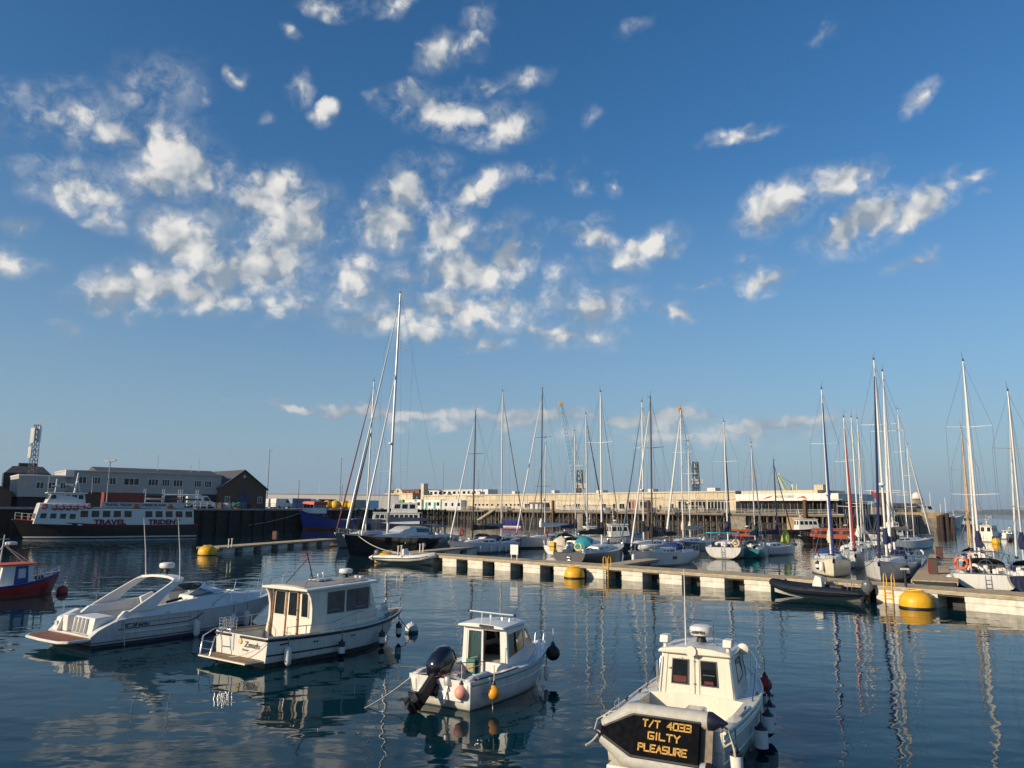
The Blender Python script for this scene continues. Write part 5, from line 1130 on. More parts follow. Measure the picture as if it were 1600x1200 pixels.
tw = thing('inflatable_tender', 'grey inflatable tender lashed on the foredeck of the black hulled yacht', 'dinghy', to_world(y1, V(5.6, -.6, 1.95)), R(246))
for sd in (1, -1): MB().tube([V(-1.5, sd*.55, .3), V(.8, sd*.55, .32), V(1.5, sd*.2, .38), V(1.6, 0, .4)], [.2, .23, .22, .2], 10).build('inflatable_tube', mat('hypalon_pale', (.45, .46, .47), .6), tw, 50)
MB().box(-1.4, .9, -.45, .45, .05, .25).build('hull', RED, tw, bevel=.05)
fender(to_world(y1, h1.pt(.5, 1, 1, .3)+V(0, 0, -.3)), .24, .9, 'large dark fender on the side of the black hulled yacht', None, 'dark')
ring_buoy(to_world(y1, V(-10.8, 2.3, 2.0)), R(150), RED, 'red life ring on the stern rail of the black hulled yacht', .4)
rope('bow_line', sag(to_world(y1, h1.pt(.93, 1, 1)), Vector((*S0, .9))+V(.6, -.2, 0), .35), .035, ROPE, 'pale thick bow line from the black hulled yacht to the pontoon')
y2, h2 = yacht('grey sailing yacht lying behind the large black hulled yacht', mast_at(570, 103), 246, 15.5, topz(582, 595, 103), HMG, mast=ALU, genoa=mat('sail_maroon', (.16, .03, .04), .8), staysail=BLACKC, spread=3, rake=.03, cover=GREYC, coach=GREYW, fb=1.5)
y3, h3 = yacht('pale grey sailing yacht with several white fenders and a dark mast', mast_at(738, 89.5), 234, 11.6, topz(743, 643, 89.5), HLG, frac=.64, mast=ALUD, genoa=ALUW, cover=BLACKC, hood=NAVYC, radar=True)
yfend(y3, h3, 1, (.30, .42, .54, .68), ('white fender nearest the stern of the pale grey yacht with the dark mast', 'white fender beside the cockpit of the pale grey yacht with the dark mast', 'white fender below the cabin windows of the pale grey yacht with the dark mast', 'white fender nearest the bow of the pale grey yacht with the dark mast'), 'fenders of the pale grey yacht')
yacht('sailing yacht with dark grey boom cover behind the pale grey yacht', mast_at(783, 99), 54, 13, topz(783, 612, 99), HN, mast=ALU, cover=GREYC, genoa=GREYC, hood=NAVYC, rake=.004)
y5, h5 = yacht('grey white sailing yacht with broad dark boot stripe and tall dark mast', mast_at(845, 104), 228, 13.5, topz(853, 608, 104), HG, frac=.62, mast=ALUD, genoa=ALUW, cover=SAILW, hood=GREYC, radar=False, spread=2)
yfend(y5, h5, 1, (.62,), 'dark fender on the grey white yacht with broad boot stripe', None, .16, .8, 'dark')
yacht('small sailing yacht with a thin pale mast behind the grey white yacht', mast_at(851, 113), 234, 10, topz(856, 685, 113), HW, genoa=GREYC, radar=True, detail=False)
y9, h9 = yacht('dark grey sailing yacht with a black boom cover and an open turquoise umbrella', (9.05, 77.6), 60, 13, topz(933, 613, 77.6), HDG, mast=ALUW, cover=BLACKC, genoa=GREYC, flag=None, rake=.0, gr=.055, coach=GREYW)
y10, h10 = yacht('white sailing yacht with navy boom cover flying a red ensign at its stern', (8.7, 104.6), 62, 12, topz(901, 674, 104.6), HW, mast=ALUW, cover=NAVYC, hood=NAVYC, genoa=SAILW, flag=ENSIGN)
yacht('white sailing yacht with black furled sail lying beyond the turquoise umbrella', mast_at(918, 91), 54, 12, topz(917, 648, 91), HW, mast=ALU, cover=None, genoa=BLACKC, hood=BLACKC)
yacht('sailing yacht with blue furled sail behind the white sloop', mast_at(1006, 90), 232, 12.5, topz(1008, 628, 90), HN, mast=ALUW, genoa=mat('sail_slate', (.08, .14, .22), .8), cover=BLACKC, radar=True)
y12, h12 = yacht('white sailing sloop with blue sprayhood and an upturned dinghy on its foredeck', (13.05, 72.1), 231, 11, topz(1017, 622, 72.1), HW, frac=.63, mast=ALUD, genoa=ALUW, cover=BLACKC, hood=BLUEC, fb=1.18)
MB().pane([h12.pt(.55, .5, 1, .01), h12.pt(.47, .5, 1, .01), h12.pt(.47, .8, 1, .01), h12.pt(.55, .8, 1, .01)], .1, .9, .1, .9, .01).build('window', GLASS, y12)
yfend(y12, h12, 1, (.985,), 'white fender at the bow of the white sloop with blue sprayhood', None, .14, .8)
tw = thing('inflatable_tender', 'white inflatable dinghy stowed upside down on the foredeck of the white sloop', 'dinghy', to_world(y12, V(2.2, 0, 1.55)), R(231))
for sd in (1, -1): MB().tube([V(-1.2, sd*.5, .25), V(.6, sd*.5, .2), V(1.2, sd*.2, .12), V(1.3, 0, .1)], [.17, .19, .18, .17], 10).build('inflatable_tube', HYW, tw, 50)
MB().box(-1.1, .8, -.4, .4, .22, .38).build('bottom', HYW, tw, bevel=.06)
yacht('sailing yacht with a thick white furled sail beside a red masthead pennant', mast_at(1068, 98), 234, 12.5, topz(1075, 640, 98), HDG, mast=ALUW, genoa=ALUW, cover=CREAMC, gr=.13, detail=True)
yacht('low dark sailing yacht with white mast and cream cover beyond the white sloop', mast_at(1079, 103), 234, 11, topz(1080, 690, 103), HN, mast=ALUW, cover=CREAMC, genoa=None, radar=True)
y14, h14 = yacht('white sailing yacht with a turquoise paddleboard and navy boom cover over its stern', (24.7, 88.9), 70, 11.6, topz(1129, 660, 88.9), HW, B=4.0, mast=ALUW, cover=NAVYC, genoa=BLACKC, sr=.9, fb=1.3)
o = thing('paddleboard', 'turquoise paddleboard carried across the stern of a white yacht', 'paddleboard', to_world(y14, V(-5.2, 0, 2.7)), R(70+90))
rr = [[V(x, w*math.cos(a), .07*math.sin(a)) for a in [2*math.pi*k/12 for k in range(12)]] for x, w in ((-1.75, .05), (-1.5, .25), (-.6, .38), (.6, .38), (1.5, .26), (1.8, .05))]
MB().loft(rr).build('board', mat('board_turquoise', (.02, .42, .55), .4), o, 60); MB().box(-.3, .3, -.3, .3, .065, .085).build('deck_pad', NAVYC, o)
mb = MB()
for y in (-1.3, 1.3): MB().tube([(-5.4, y, 1.2), (-5.3, y, 2.65)], .025, 6).build('gantry_post', STEEL, y14)
ring_buoy(to_world(y14, V(-5.95, -1.35, 1.75)), R(70), mat('horseshoe_yellow', (.72, .50, .16), .6), 'yellow horseshoe lifebuoy on the stern rail of the yacht with the paddleboard', .32)
y15, h15 = yacht('teal green sailing yacht with pale sprayhood seen from its stern', (27.7, 88.6), 62, 9.4, topz(1172, 693, 88.6), HT, mast=ALU, cover=mat('canvas_green', (.02, .12, .12), .85), genoa=GREYC, hood=mat('canvas_pale', (.34, .42, .42), .85), flag=ENSIGN, frac=.45, stern='closed')
y16, h16 = yacht('small white sailing yacht with a lime green sail bag on deck', mast_at(1216, 93), 35, 8.2, topz(1210, 720, 93), HW, mast=ALUD, cover=NAVYC, genoa=BLACKC, spread=1, wheel=False)
sb = thing('sail_bag', 'lime green sail bag standing on the foredeck of the small white yacht', 'sail bag', to_world(y16, V(2.2, 0, 1.1)), 0)
MB().lathe([(.45, 0), (.6, .4), (.5, 1.1), (.25, 1.6), (.03, 1.9)], 10).build('bag', mat('canvas_lime', (.45, .52, .08), .8, var=.25), sb, 60)
MB().tube([(0, 0, 1.85), (0, 0, 2.0)], .04, 6).build('drawcord', ROPE, sb)
y17, h17 = yacht('cream sailing yacht with a bright blue furled sail, bow to the pontoon', (26.5, 64.9), 250, 10.5, topz(1283, 608, 64.9), HC, frac=.58, mast=ALUW, genoa=BLUEC, cover=CREAMC, hood=BLUEC, gr=.10, radar=True, fb=1.15)
fender(to_world(y17, h17.pt(.80, 1, -1, .2)+V(0, 0, -.1)), .2, .7, 'round navy fender at the bow of the cream yacht', None, 'dark')
fender(to_world(y17, h17.pt(.86, 1, -1, .2)+V(0, 0, -.15)), .16, .8, 'white fender at the bow of the cream yacht', None)
yacht('white sailing yacht with a red furled sail beyond the cream yacht', mast_at(1331, 74), 250, 10, topz(1314, 652, 74), HW, mast=ALUW, genoa=REDC, hood=SAILW, cover=None, gr=.10)
yacht('white sailing yacht with plain pale mast behind the red furled sail', mast_at(1343, 84), 250, 10, topz(1340, 652, 84), HW, mast=ALUW, cover=SAILW, genoa=None, hood=SAILW)
yacht('sailing yacht with a radar dome on its mast beyond the red furled sail', mast_at(1352, 93), 70, 11, topz(1345, 655, 93), HN, mast=ALU, cover=GREYC, genoa=SAILW, radar=True)
y21, h21 = yacht('white sailing yacht with navy boom cover and navy furled sail, bow to the pontoon', (29.2, 60.9), 238, 12, topz(1360, 562, 60.9), HW, frac=.60, mast=ALUW, genoa=NAVYC, cover=NAVYC, hood=NAVYC, gr=.10, radar=True, fb=1.2)
fender(to_world(y21, h21.pt(.72, 1, 1, .18)+V(0, 0, -.1)), .17, .8, 'navy fender on the white yacht with the navy furled sail', None, 'dark')
for sg, tt in ((1, .9), (-1, .9)): rope('mooring_line', sag(to_world(y21, h21.pt(tt, 1, sg)), to_world(y21, V(7.3, sg*1.6, .9)), .12), .025, ROPEB, 'dark mooring line from the bow of the white yacht with the navy furled sail', 'rope', 'bow lines of the white yacht')
ring_buoy(to_world(y21, V(-4.6, 1.8, 1.7)), R(238), WHITE, 'white life ring on the rail of the white yacht with navy cover', .3)
yacht('white sailing yacht rafted outside the navy covered yacht with a tall white mast', mast_at(1398, 67), 240, 12.5, topz(1382, 580, 67), HW, mast=ALUW, genoa=ALUW, cover=BLACKC, hood=NAVYC, gr=.13)
yacht('white motor sailer with two spreaders moored beyond the finger pontoon', mast_at(1420, 112), 20, 11, topz(1405, 640, 112), HW, mast=ALUW, genoa=SAILW, cover=GREYC)
yacht('white sailing boat with thin mast beside the motor sailer', mast_at(1430, 116), 20, 9.5, topz(1416, 695, 116), HW, mast=ALUW, genoa=GREYC, cover=None, detail=False)
y24, h24 = yacht('white racing yacht seen from its broad open stern with navy sail cover', (34.5, 57.7), 62, 13.2, topz(1503, 566, 57.9), HW, B=4.2, frac=.56, mast=ALUW, genoa=SAILW, cover=NAVYC, hood=GREYC, sr=.93, flag=mat('flag_white_red', (.60, .30, .28), .8), bt=2.0, fb=1.15)
ring_buoy(to_world(y24, V(-6.4, 1.45, 1.75)), R(62), ORANGE, 'orange horseshoe lifebuoy on the stern rail of the white racing yacht', .36)
fender(to_world(y24, h24.pt(.06, 1, 1, .2)+V(0, 0, -.1)), .2, .85, 'fat white fender between the racing yacht and the finger pontoon', None)
fender(to_world(y24, h24.pt(.06, 1, -1, .2)+V(0, 0, -.2)), .2, .85, 'fat white fender on the outer quarter of the racing yacht', None)
yacht('sailing yacht with a tan furled sail ahead of the racing yacht', mast_at(1518, 74), 62, 10.5, topz(1506, 670, 74), HW, mast=TANC, genoa=TANC, cover=None, hood=NAVYC, gr=.1)
yacht('navy hulled sailing yacht lying on the outer side of the white racing yacht', (36.2, 55.4), 62, 12, topz(1590, 612, 55.4), HN, mast=ALU, genoa=SAILW, cover=NAVYC, hood=NAVYC)
# umbrella, dish umbrella and deck items on the grey yacht
def umbrella(loc, m, label, tiltv, r=1.15):
    t = thing('umbrella', label, 'umbrella', loc); M4 = Vector(tiltv).normalized().to_track_quat('Z', 'Y').to_matrix()
    n = 8; rings = []
    for k, (rr_, z) in enumerate(((.02, .62), (.35, .56), (.7, .42), (1.0, .15), (1.15, -.05))):
        rings.append([M4 @ V(rr_*r/1.15*math.cos(2*math.pi*j/n), rr_*r/1.15*math.sin(2*math.pi*j/n), z) for j in range(n)])
    MB().loft(rings, False, False).build('canopy', m, t)
    MB().tube([M4 @ V(0, 0, .7), M4 @ V(0, 0, -1.0)], .02, 6).build('pole', STEEL, t)
    for j in range(n): MB().tube([M4 @ V(0, 0, .6), M4 @ V(1.12*r/1.15*math.cos(2*math.pi*j/n), 1.12*r/1.15*math.sin(2*math.pi*j/n), -.06)], .01, 4).build('rib', STEEL, t)
    return t
umbrella(to_world(y9, V(-5.0, -.75, 1.95)), TEALC, 'open turquoise umbrella over the cockpit of the dark grey yacht', (-.35, -.4, .8), 1.0)
umbrella(to_world(y9, V(-5.6, 1.45, 1.7)), CREAMC, 'open cream umbrella tilted on edge beside the turquoise one', (-.85, -.45, .25), .95)
ring_buoy(to_world(y9, V(-6.6, -1.0, 1.7)), R(60), mat('horseshoe_yellow', (.72, .50, .16), .6), 'yellow horseshoe lifebuoy on the stern of the dark grey yacht', .32)
bx = thing('liferaft_case', 'upright yellow case on the stern rail of the dark grey yacht', 'case', to_world(y9, V(-6.3, 1.75, 1.25)), R(60)); MB().box(-.18, .18, -.25, .25, 0, .8).build('case', YEL, bx, bevel=.05); MB().box(-.2, .2, -.27, .27, .35, .42).build('strap', BLACK, bx)
# ------------------------------------------------------------------ working boats beyond the pontoon
def workboat(label, loc, hd, L, B, hm, house_m, roof_m=None, house_x=(-.1, .28), hh=2.0, zs=1.0, zb=1.6, zd=None, nwin=3, mastz=2.0, name='motorboat', cat='motorboat', rub=BLACK, wm=None, group=None, tall=0.0, aft=True):
    t = thing(name, label, cat, loc, R(hd), group); h = Hull(L, B, zs, zb, zs*.95, sr=.85, tm=.42, p=2.3, stem=.08, flare=.25, draft=.6, n=20)
    h.mesh().build('hull', hm, t, 50); h.deck(.15, .06, [(.05, .30, zs*.55, .75)] if aft else [], .04).build('deck', DECK, t, 40)
    for sd in (1, -1): h.strake(1, 0, .985, sd, .05, 0).build('rub_rail', rub, t, 50)
    x0, x1 = L*house_x[0], L*house_x[1]; w = B*.36; zd = zd if zd is not None else zs*.85
    a = sec(x0, x0+.1, w, zd, w*.9, zd+hh); b = sec(x1, x1-.45, w*.9, zd+.05, w*.8, zd+hh); house([a, b], .06).build('wheelhouse', house_m, t, bevel=.04)
    fr = None
    for sd in (1, -1):
        q = side_quad(a, b, sd)
        for k in range(nwin): pane_part(q, .06+k*.92/nwin, .06+(k+.78)*.92/nwin, .50, .84, wm or GLASS, t)
    for u in (.06, .37, .68): pane_part(end_quad(b, True), u, u+.27, .48, .86, wm or GLASS, t)
    for u in (.10, .60): pane_part(end_quad(a, False), u, u+.28, .48, .86, wm or GLASS, t)
    house([sec(x0-.25, x0-.25, w*.98, zd+hh, w*.95, zd+hh+.1), sec(x1-.25, x1-.3, w*.9, zd+hh, w*.86, zd+hh+.1)], .05).build('roof', roof_m or house_m, t, bevel=.02)
    if tall: s2 = [sec(x0+.5, x0+.6, w*.7, zd+hh+.1, w*.62, zd+hh+tall), sec(x0+(x1-x0)*.6, x0+(x1-x0)*.55, w*.7, zd+hh+.1, w*.6, zd+hh+tall)]; house(s2, .05).build('upper_cabin', house_m, t, bevel=.03); [pane_part(side_quad(s2[0], s2[1], sd), .08+k*.3, .3+k*.3, .4, .85, GLASS, t) for sd in (1, -1) for k in range(3)]
    mb = MB(); zt = zd+hh+(tall or .1); mb.tube([(x0+.8, 0, zt), (x0+.7, 0, zt+mastz)], .05, 6); mb.tube([(x0+.75, -.5, zt+mastz*.6), (x0+.75, .5, zt+mastz*.6)], .03, 6); mb.tube([(x0+.8, 0, zt+mastz*.8), (x0+.4, 0, zt+mastz*.8)], .03, 6); mb.build('mast', house_m, t, 50)
    radome(t, (x0+1.1, 0, zt+.45), .3, .22); MB().tube([(x0+1.1, 0, zt), (x0+1.1, 0, zt+.45)], .06, 8).build('radar_post', house_m, t)
    guard_rail(h, .60, .97, (1, -1), .6, 5, t, STEEL, .06, 1, 0, r=.018, name='bow_rail')
    return t, h
workboat('white motorboat with open aft deck lying beyond the black boom cover', P(962, 848), 12, 9.5, 3.2, HW, WHITE, house_x=(-.12, .22), hh=1.9)
workboat('small white motorboat with red stripe behind the white yacht', P(922, 846), 200, 6.5, 2.4, HW, WHITE, house_x=(-.1, .2), hh=1.6, zs=.8, zb=1.2)
workboat('black hulled workboat with white wheelhouse under the terminal roof', P(1228, 836)+V(3, 0, 0), 4, 13.5, 3.8, HB, WHITE, house_x=(-.05, .30), hh=2.3, nwin=4, zs=1.3, zb=1.9, rub=RED)
workboat('orange pilot launch with black hull near the cream yacht', P(1298, 850), 178, 10, 3.2, HB, mat('launch_orange', (.52, .11, .04), .5, var=.2), house_x=(-.36, .30), hh=1.55, zs=.9, zb=1.4, wm=GLASSB, mastz=1.6)
workboat('orange covered lifeboat behind the teal yacht', P(1156, 846), 176, 7, 2.6, HN, mat('launch_orange', (.52, .11, .04), .5, var=.2), house_x=(-.34, .30), hh=1.1, zs=.9, zb=1.2, mastz=.8)
workboat('white wheelhouse fishing boat beyond the racing yacht, seen from its lit stern', P(1550, 846), 40, 7.5, 3.0, HC, CREAM, house_x=(-.35, .1), hh=2.0, zs=1.0, zb=1.6, mastz=1.8)
workboat('low white motorboat beside the cream fishing boat in the fairway', P(1577, 842), 30, 6, 2.6, HW, WHITE, house_x=(-.1, .1), hh=.6, zs=1.1, zb=1.5, mastz=.5)
workboat('white and blue catamaran moored beyond the sheet pile pier end', P(1500, 826)+V(2, 0, 0), 5, 12, 4.5, hull_mat('hull_blue_white', (.02, .14, .42), [(.35, (.7, .7, .7))]), WHITE, house_x=(-.4, .15), hh=2.6, zs=1.5, zb=1.9, nwin=4)
workboat('tiny white launch out on the open water', P(1549, 808), 10, 9, 3, HW, WHITE, house_x=(-.1, .15), hh=1.0, zs=.9, zb=1.2, mastz=.5)
workboat('white motor cruiser moored beyond the wide finger pontoon', P(1392, 846), 190, 9, 3.2, HW, CREAM, house_x=(-.2, .2), hh=1.5, tall=1.0, zs=1.0, zb=1.4)
water_buoy(P(1557, 850), .7, YEL, 'small yellow buoy beside the cream fishing boat'); water_buoy(P(1578, 845), .45, RED, 'small red buoy near the low white motorboat'); water_buoy(P(1446, 846), .5, ORANGEY, 'small orange buoy near the motor sailer')
# ------------------------------------------------------------------ quays, buildings and far things
QZ = 4.6
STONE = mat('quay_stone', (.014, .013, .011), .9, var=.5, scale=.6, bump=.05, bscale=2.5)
STONEL = mat('pier_stone', (.36, .26, .13), .9, var=.45, scale=.7, bump=.05, bscale=2.0)
STONEG = mat('pier_stone_grey', (.24, .21, .17), .9, var=.45, scale=.7, bump=.05, bscale=2.0)
PAVE = mat('quay_paving', (.24, .23, .21), .9, var=.3, scale=.8)
COPE = mat('cope_stone', (.36, .34, .30), .85, var=.3)
PILE = mat('timber_pile', (.16, .125, .085), .9, var=.4, scale=2)
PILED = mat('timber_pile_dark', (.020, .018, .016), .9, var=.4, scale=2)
RENDER = mat('office_render', (.42, .40, .36), .85, var=.12, scale=.8, streak=.2)
CREAMW = mat('terminal_cream', (.56, .48, .345), .85, var=.22, scale=.25, streak=.3)
WHITEW = mat('terminal_white', (.74, .71, .65), .7, var=.08, streak=.1)
BRICK = mat('shed_brick', (.15, .085, .055), .9, var=.4, scale=2.5, bump=.02, bscale=12)
SLATE = mat('slate_roof', (.075, .075, .08), .75, var=.3, scale=2)
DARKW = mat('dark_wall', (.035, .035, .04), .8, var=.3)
class Line:
    """a straight wall line in plan; px finds the place on it seen in that photo column"""
    def __init__(s, a, b, label=None, cat=None, name=None, z=0.0, group=None):
        s.a, s.b = Vector((a[0], a[1], 0)), Vector((b[0], b[1], 0)); s.d = (s.b-s.a).normalized(); s.L = (s.b-s.a).length
        if label: s.t = thing(name, label, cat, (a[0], a[1], z), math.atan2(s.d.y, s.d.x), group)
        s.z = z
    def x(s, px, off=0.0):
        n = V(-s.d.y, s.d.x, 0); lo, hi = -400.0, s.L+400.0; k = (px-800)/FPX
        for _ in range(50):
            m_ = (lo+hi)/2; p = s.a+s.d*m_+n*off
            if p.y > 5 and p.x/(p.y*_c) < k or p.y <= 5 and False: lo = m_
            elif p.y <= 5: hi = m_
            else: hi = m_
        return lo
    def zz(s, px, py, off=0.0):
        n = V(-s.d.y, s.d.x, 0); p = s.a+s.d*s.x(px, off)+n*off; return at(px, py, p.y).z-s.z
def shell(parent, x0, x1, y0, y1, z0, z1, m, name='wall', bevel=0.0): return MB().box(x0, x1, y0, y1, z0, z1).build(name, m, parent, bevel=bevel)
def win(parent, x0, x1, z0, z1, y=0.0, m=None, frame=None, bars=1, fw=.09):
    """framed window on a wall facing -y at depth y"""
    w = MB().box(x0, x1, y-.03, y+.05, z0, z1).build('window', m or GLASS, parent); f = MB()
    f.box(x0-fw, x1+fw, y-.09, y+.02, z1, z1+fw); f.box(x0-fw, x1+fw, y-.12, y+.02, z0-fw, z0); f.box(x0-fw, x0, y-.09, y+.02, z0, z1); f.box(x1, x1+fw, y-.09, y+.02, z0, z1)
    for k in range(bars): x = x0+(x1-x0)*(k+1)/(bars+1); f.box(x-.04, x+.04, y-.07, y+.02, z0, z1)
    f.build('window_frame', frame or WHITE, w); return w
def copies(parent, first, locs):
    for l in locs: o = first.copy(); C.objects.link(o); o.parent = parent; o.location = l
# ---- left quay in three straight runs
def quay(label, a, b, back, piles, name='quay_wall'):
    ln = Line(a, b, label, 'quay', name); t = ln.t; L = ln.L
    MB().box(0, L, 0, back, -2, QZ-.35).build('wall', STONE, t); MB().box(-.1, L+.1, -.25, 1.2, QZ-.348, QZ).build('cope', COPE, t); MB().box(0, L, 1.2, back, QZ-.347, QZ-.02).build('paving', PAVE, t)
    f = None; n = int(L/piles)
    for i in range(n):
        if f is None: f = MB().box(-.22, .22, -.42, .0, -1, QZ-.3).build('fender_pile', PILED, t, bevel=.04); o = f
        else: o = f.copy(); C.objects.link(o); o.parent = t
        o.location = (piles*(i+.5), 0, 0)
    return ln
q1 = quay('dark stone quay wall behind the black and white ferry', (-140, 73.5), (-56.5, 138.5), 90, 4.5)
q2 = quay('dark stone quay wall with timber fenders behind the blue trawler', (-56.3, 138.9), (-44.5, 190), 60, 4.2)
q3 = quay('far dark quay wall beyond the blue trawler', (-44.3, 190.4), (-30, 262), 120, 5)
# office building
of = Line((-86, 132), (-57.4, 155), 'long pale two storey office building with framed windows on the quay', 'building', 'office_building', QZ); t = of.t
xa, xb = of.x(165), of.x(345); za, zb_ = 7.3-QZ, 10.9-QZ
shell(t, of.x(100), xb, 0, 12, za, zb_, RENDER); shell(t, of.x(100)+.1, xb-.4, .8, 11.5, 0, za, BRICK, 'ground_floor')  # ground floor in dark brown: the shadow there is put into its colour
shell(t, of.x(100)-.1, xb+.1, -.15, 12.2, zb_, zb_+.3, RENDER, 'parapet', .04)
shell(t, of.x(25), of.x(100)-.15, -1.5, 10, za-1.0, zb_-1.1, RENDER); shell(t, of.x(25)+.2, of.x(100)-.3, -.8, 10, 0, za-1.0, DARKW, 'ground_floor'); shell(t, of.x(25)-.1, of.x(100)-.1, -1.65, 10, zb_-1.1, zb_-.8, WHITE, 'parapet', .04)  # dark ground floor here too, shadow put into the wall colour
for px, w in ((124, 17), (148, 13), (172, 14), (204, 23), (238, 15), (258, 11), (277, 14), (308, 10), (324, 10)):
    z1 = of.zz(px, 745+(px-124)*.035) ; win(t, of.x(px-w/2), of.x(px+w/2), z1-1.15, z1, 0, GLASS, WHITE, 2)
for px, w in ((59, 11), (77, 11), (95, 8)): win(t, of.x(px-w/2), of.x(px+w/2), za+.5, za+1.5, -1.5, GLASS, WHITE, 1)
for px in (190, 225, 262, 300, 335): MB().box(of.x(px-9), of.x(px+9), .7, .82, .2, 2.3).build('shutter', mat('shutter_blue', (.03, .05, .08), .6), t)
shell(t, of.x(98), of.x(112), -.9, .0, zb_-1.0, zb_+.2, CREAM, 'stair_head', .03)
house([sec(0, 0, 6, zb_+.3, 2.5, zb_+1.5), sec(xb-6, xb-6, 6, zb_+.3, 2.5, zb_+1.5)], .2)
rf = MB().prism([(1.5, zb_+.3), (6, zb_+1.25), (11, zb_+.3)], of.x(150), xb-.2, 'yz').build('roof', SLATE, t)
for px, h_ in ((252, 3.2), (306, 1.6), (318, 2.6)): MB().tube([(of.x(px), 4, zb_+.6), (of.x(px), 4, zb_+.8+h_)], .05, 6).build('antenna', ALU, t)
# gable sheds
def gable(label, a, b, ze, zr, depth, m, name='gable_shed'):
    ln = Line(a, b, label, 'shed', name, QZ); t = ln.t; w = ln.L
    MB().prism([(0, 0), (w, 0), (w, ze), (w/2, zr), (0, ze)], 0, depth, 'xz').build('wall', m, t)
    for sd in (0, 1):
        x0, x1 = (-.35, w/2) if sd == 0 else (w+.35, w/2); z0, z1 = ze-.15, zr+.12
        MB().prism([(x0, z0), (x1, z1), (x1, z1+.18), (x0, z0+.18)], -.25, depth+.25, 'xz').build('roof', SLATE, t)
    return ln
g = gable('brown brick gable shed with a blue arched door beside the office building', (-57.6, 153.5), (-50.6, 160.5), 8.5-QZ, 12.1-QZ, 22, BRICK); w = g.L
MB().prism([(w*.5-1.1, 0), (w*.5+1.1, 0), (w*.5+1.1, 2.3), (w*.5+.7, 3.0), (w*.5, 3.3), (w*.5-.7, 3.0), (w*.5-1.1, 2.3)], -.06, .05, 'xz').build('door', mat('door_blue', (.03, .06, .11), .6), g.t)
for k in (.12, .82): win(g.t, w*k, w*k+.8, 1.2, 2.3, 0, GLASS, WHITE, 1)
MB().lathe([(.3, 0), (.3, -.06)], 12, (w*.5, -.03, 6.4), 'y').build('gable_vent', GREYW, g.t)
g = gable('dark brown gable shed with white window at the edge of the quay', (-108, 113), (-84.5, 131.5), 6.9-QZ, 14.5-QZ, 14, BRICK); win(g.t, g.L-5.5, g.L-3.6, 1.9, 3.0, 0, GLASS, WHITE, 1)
# hall roof and telephone mast
ch = thing('slate_roofed_hall', 'dark hall with a stepped slate roof below the telephone mast', 'building', V(at(42, 735, 158).x, 158, QZ), R(35))
shell(ch, -4, 4, -4, 4, 0, 6.6, DARKW); house([sec(-3.9, -2.6, 4.0, 6.6, 2.4, 8.0), sec(3.9, 2.6, 4.0, 6.6, 2.4, 8.0)], .02).build('roof', SLATE, ch); shell(ch, -1.6, 1.6, -1.6, 1.6, 8.0, 8.7, SLATE, 'ridge_cap', .1)
def lattice(mb, a, b, w0, w1, n, r):
    a, b = Vector(a), Vector(b); d = (b-a).normalized(); s_ = d.cross(V(0, 1, 0)).normalized() if abs(d.y) < .9 else d.cross(V(1, 0, 0)).normalized(); u = s_.cross(d)
    def cn(k, j): w_ = (w0+(w1-w0)*k)/2; sx, su = ((1, 1), (-1, 1), (-1, -1), (1, -1))[j]; return a.lerp(b, k)+s_*w_*sx+u*w_*su
    for j in range(4): mb.tube([cn(0, j), cn(1, j)], r, 4)
    for i in range(n):
        for j in range(4):
            j2 = (j+1) % 4; mb.tube([cn(i/n, j), cn((i+1)/n, j2)], r*.6, 4); mb.tube([cn((i+1)/n, j), cn((i+1)/n, j2)], r*.6, 4)
tm = thing('telephone_mast', 'lattice telephone mast with pale antenna panels above the hall', 'mast', V(at(51, 735, 150).x, 150, QZ))
zt = at(57, 664, 150).z-QZ; mb = MB(); lattice(mb, (0, 0, 0), (0, 0, zt), 1.2, .8, 16, .07); mb.build('lattice', mat('mast_steel', (.16, .16, .16), .6), tm)
for k, (dx, dy, z0, z1) in enumerate(((-.75, -.2, zt-3.7, zt-.6), (-.1, -.65, zt-3.6, zt-.6), (.6, .0, zt-3.4, zt-.3), (-.85, -.2, zt-6.6, zt-4.4), (-.35, -.7, zt-6.5, zt-4.3))): MB().box(dx-.22, dx+.22, dy-.2, dy+.2, z0, z1).build('antenna_panel', WHITE, tm, bevel=.05)
for k, dx in enumerate((-.5, 0, .5)): MB().tube([(dx, 0, zt), (dx, 0, zt+.6+.25*k)], .04, 5).build('whip', ALU, tm)
# street lamps
def lamp(px, ptop, Y, label, base=QZ, arms=1, name='lighting_column', grp='tall lighting columns'):
    b = at(px, 780, Y); t = thing(name, label, 'lamp post', V(b.x, Y, base), 0, grp); H = at(px, ptop, Y).z-base
    MB().tube([(0, 0, 0), (0, 0, H*.5), (0, 0, H)], [.14, .11, .07], 8).build('column', mat('column_grey', (.20, .21, .22), .6), t, 50)
    for sd in ((-1, 1) if arms > 1 else (1,)): MB().bar((sd*-.1, 0, H+.05), (sd*(.9 if arms > 1 else .6), 0, H+(.35 if arms > 1 else .1)), .5, .16).build('lamp_head', GREYW, t)
    if arms == 1: MB().bar((-.6, 0, H+.1), (.1, 0, H+.05), .5, .16).build('lamp_head', GREYW, t)
    return t
lamp(167, 722, 128, 'twin headed floodlight column in front of the office building', arms=2, grp=None)
lamp(417, 703, 190, 'tall lighting column beside the brown gable shed', grp=None)
lamp(531, 716, 205, 'tall lighting column behind the blue trawler', grp=None)
lamp(466, 751, 190, 'short floodlight column on the quay behind the blue trawler', grp=None)
lamp(534, 758, 200, 'short lighting column beside the stored yellow buoys', grp=None)
lamp(692, 722, 330, 'tall lighting column behind the cream terminal near the white upper deckhouse', 6, grp=None)
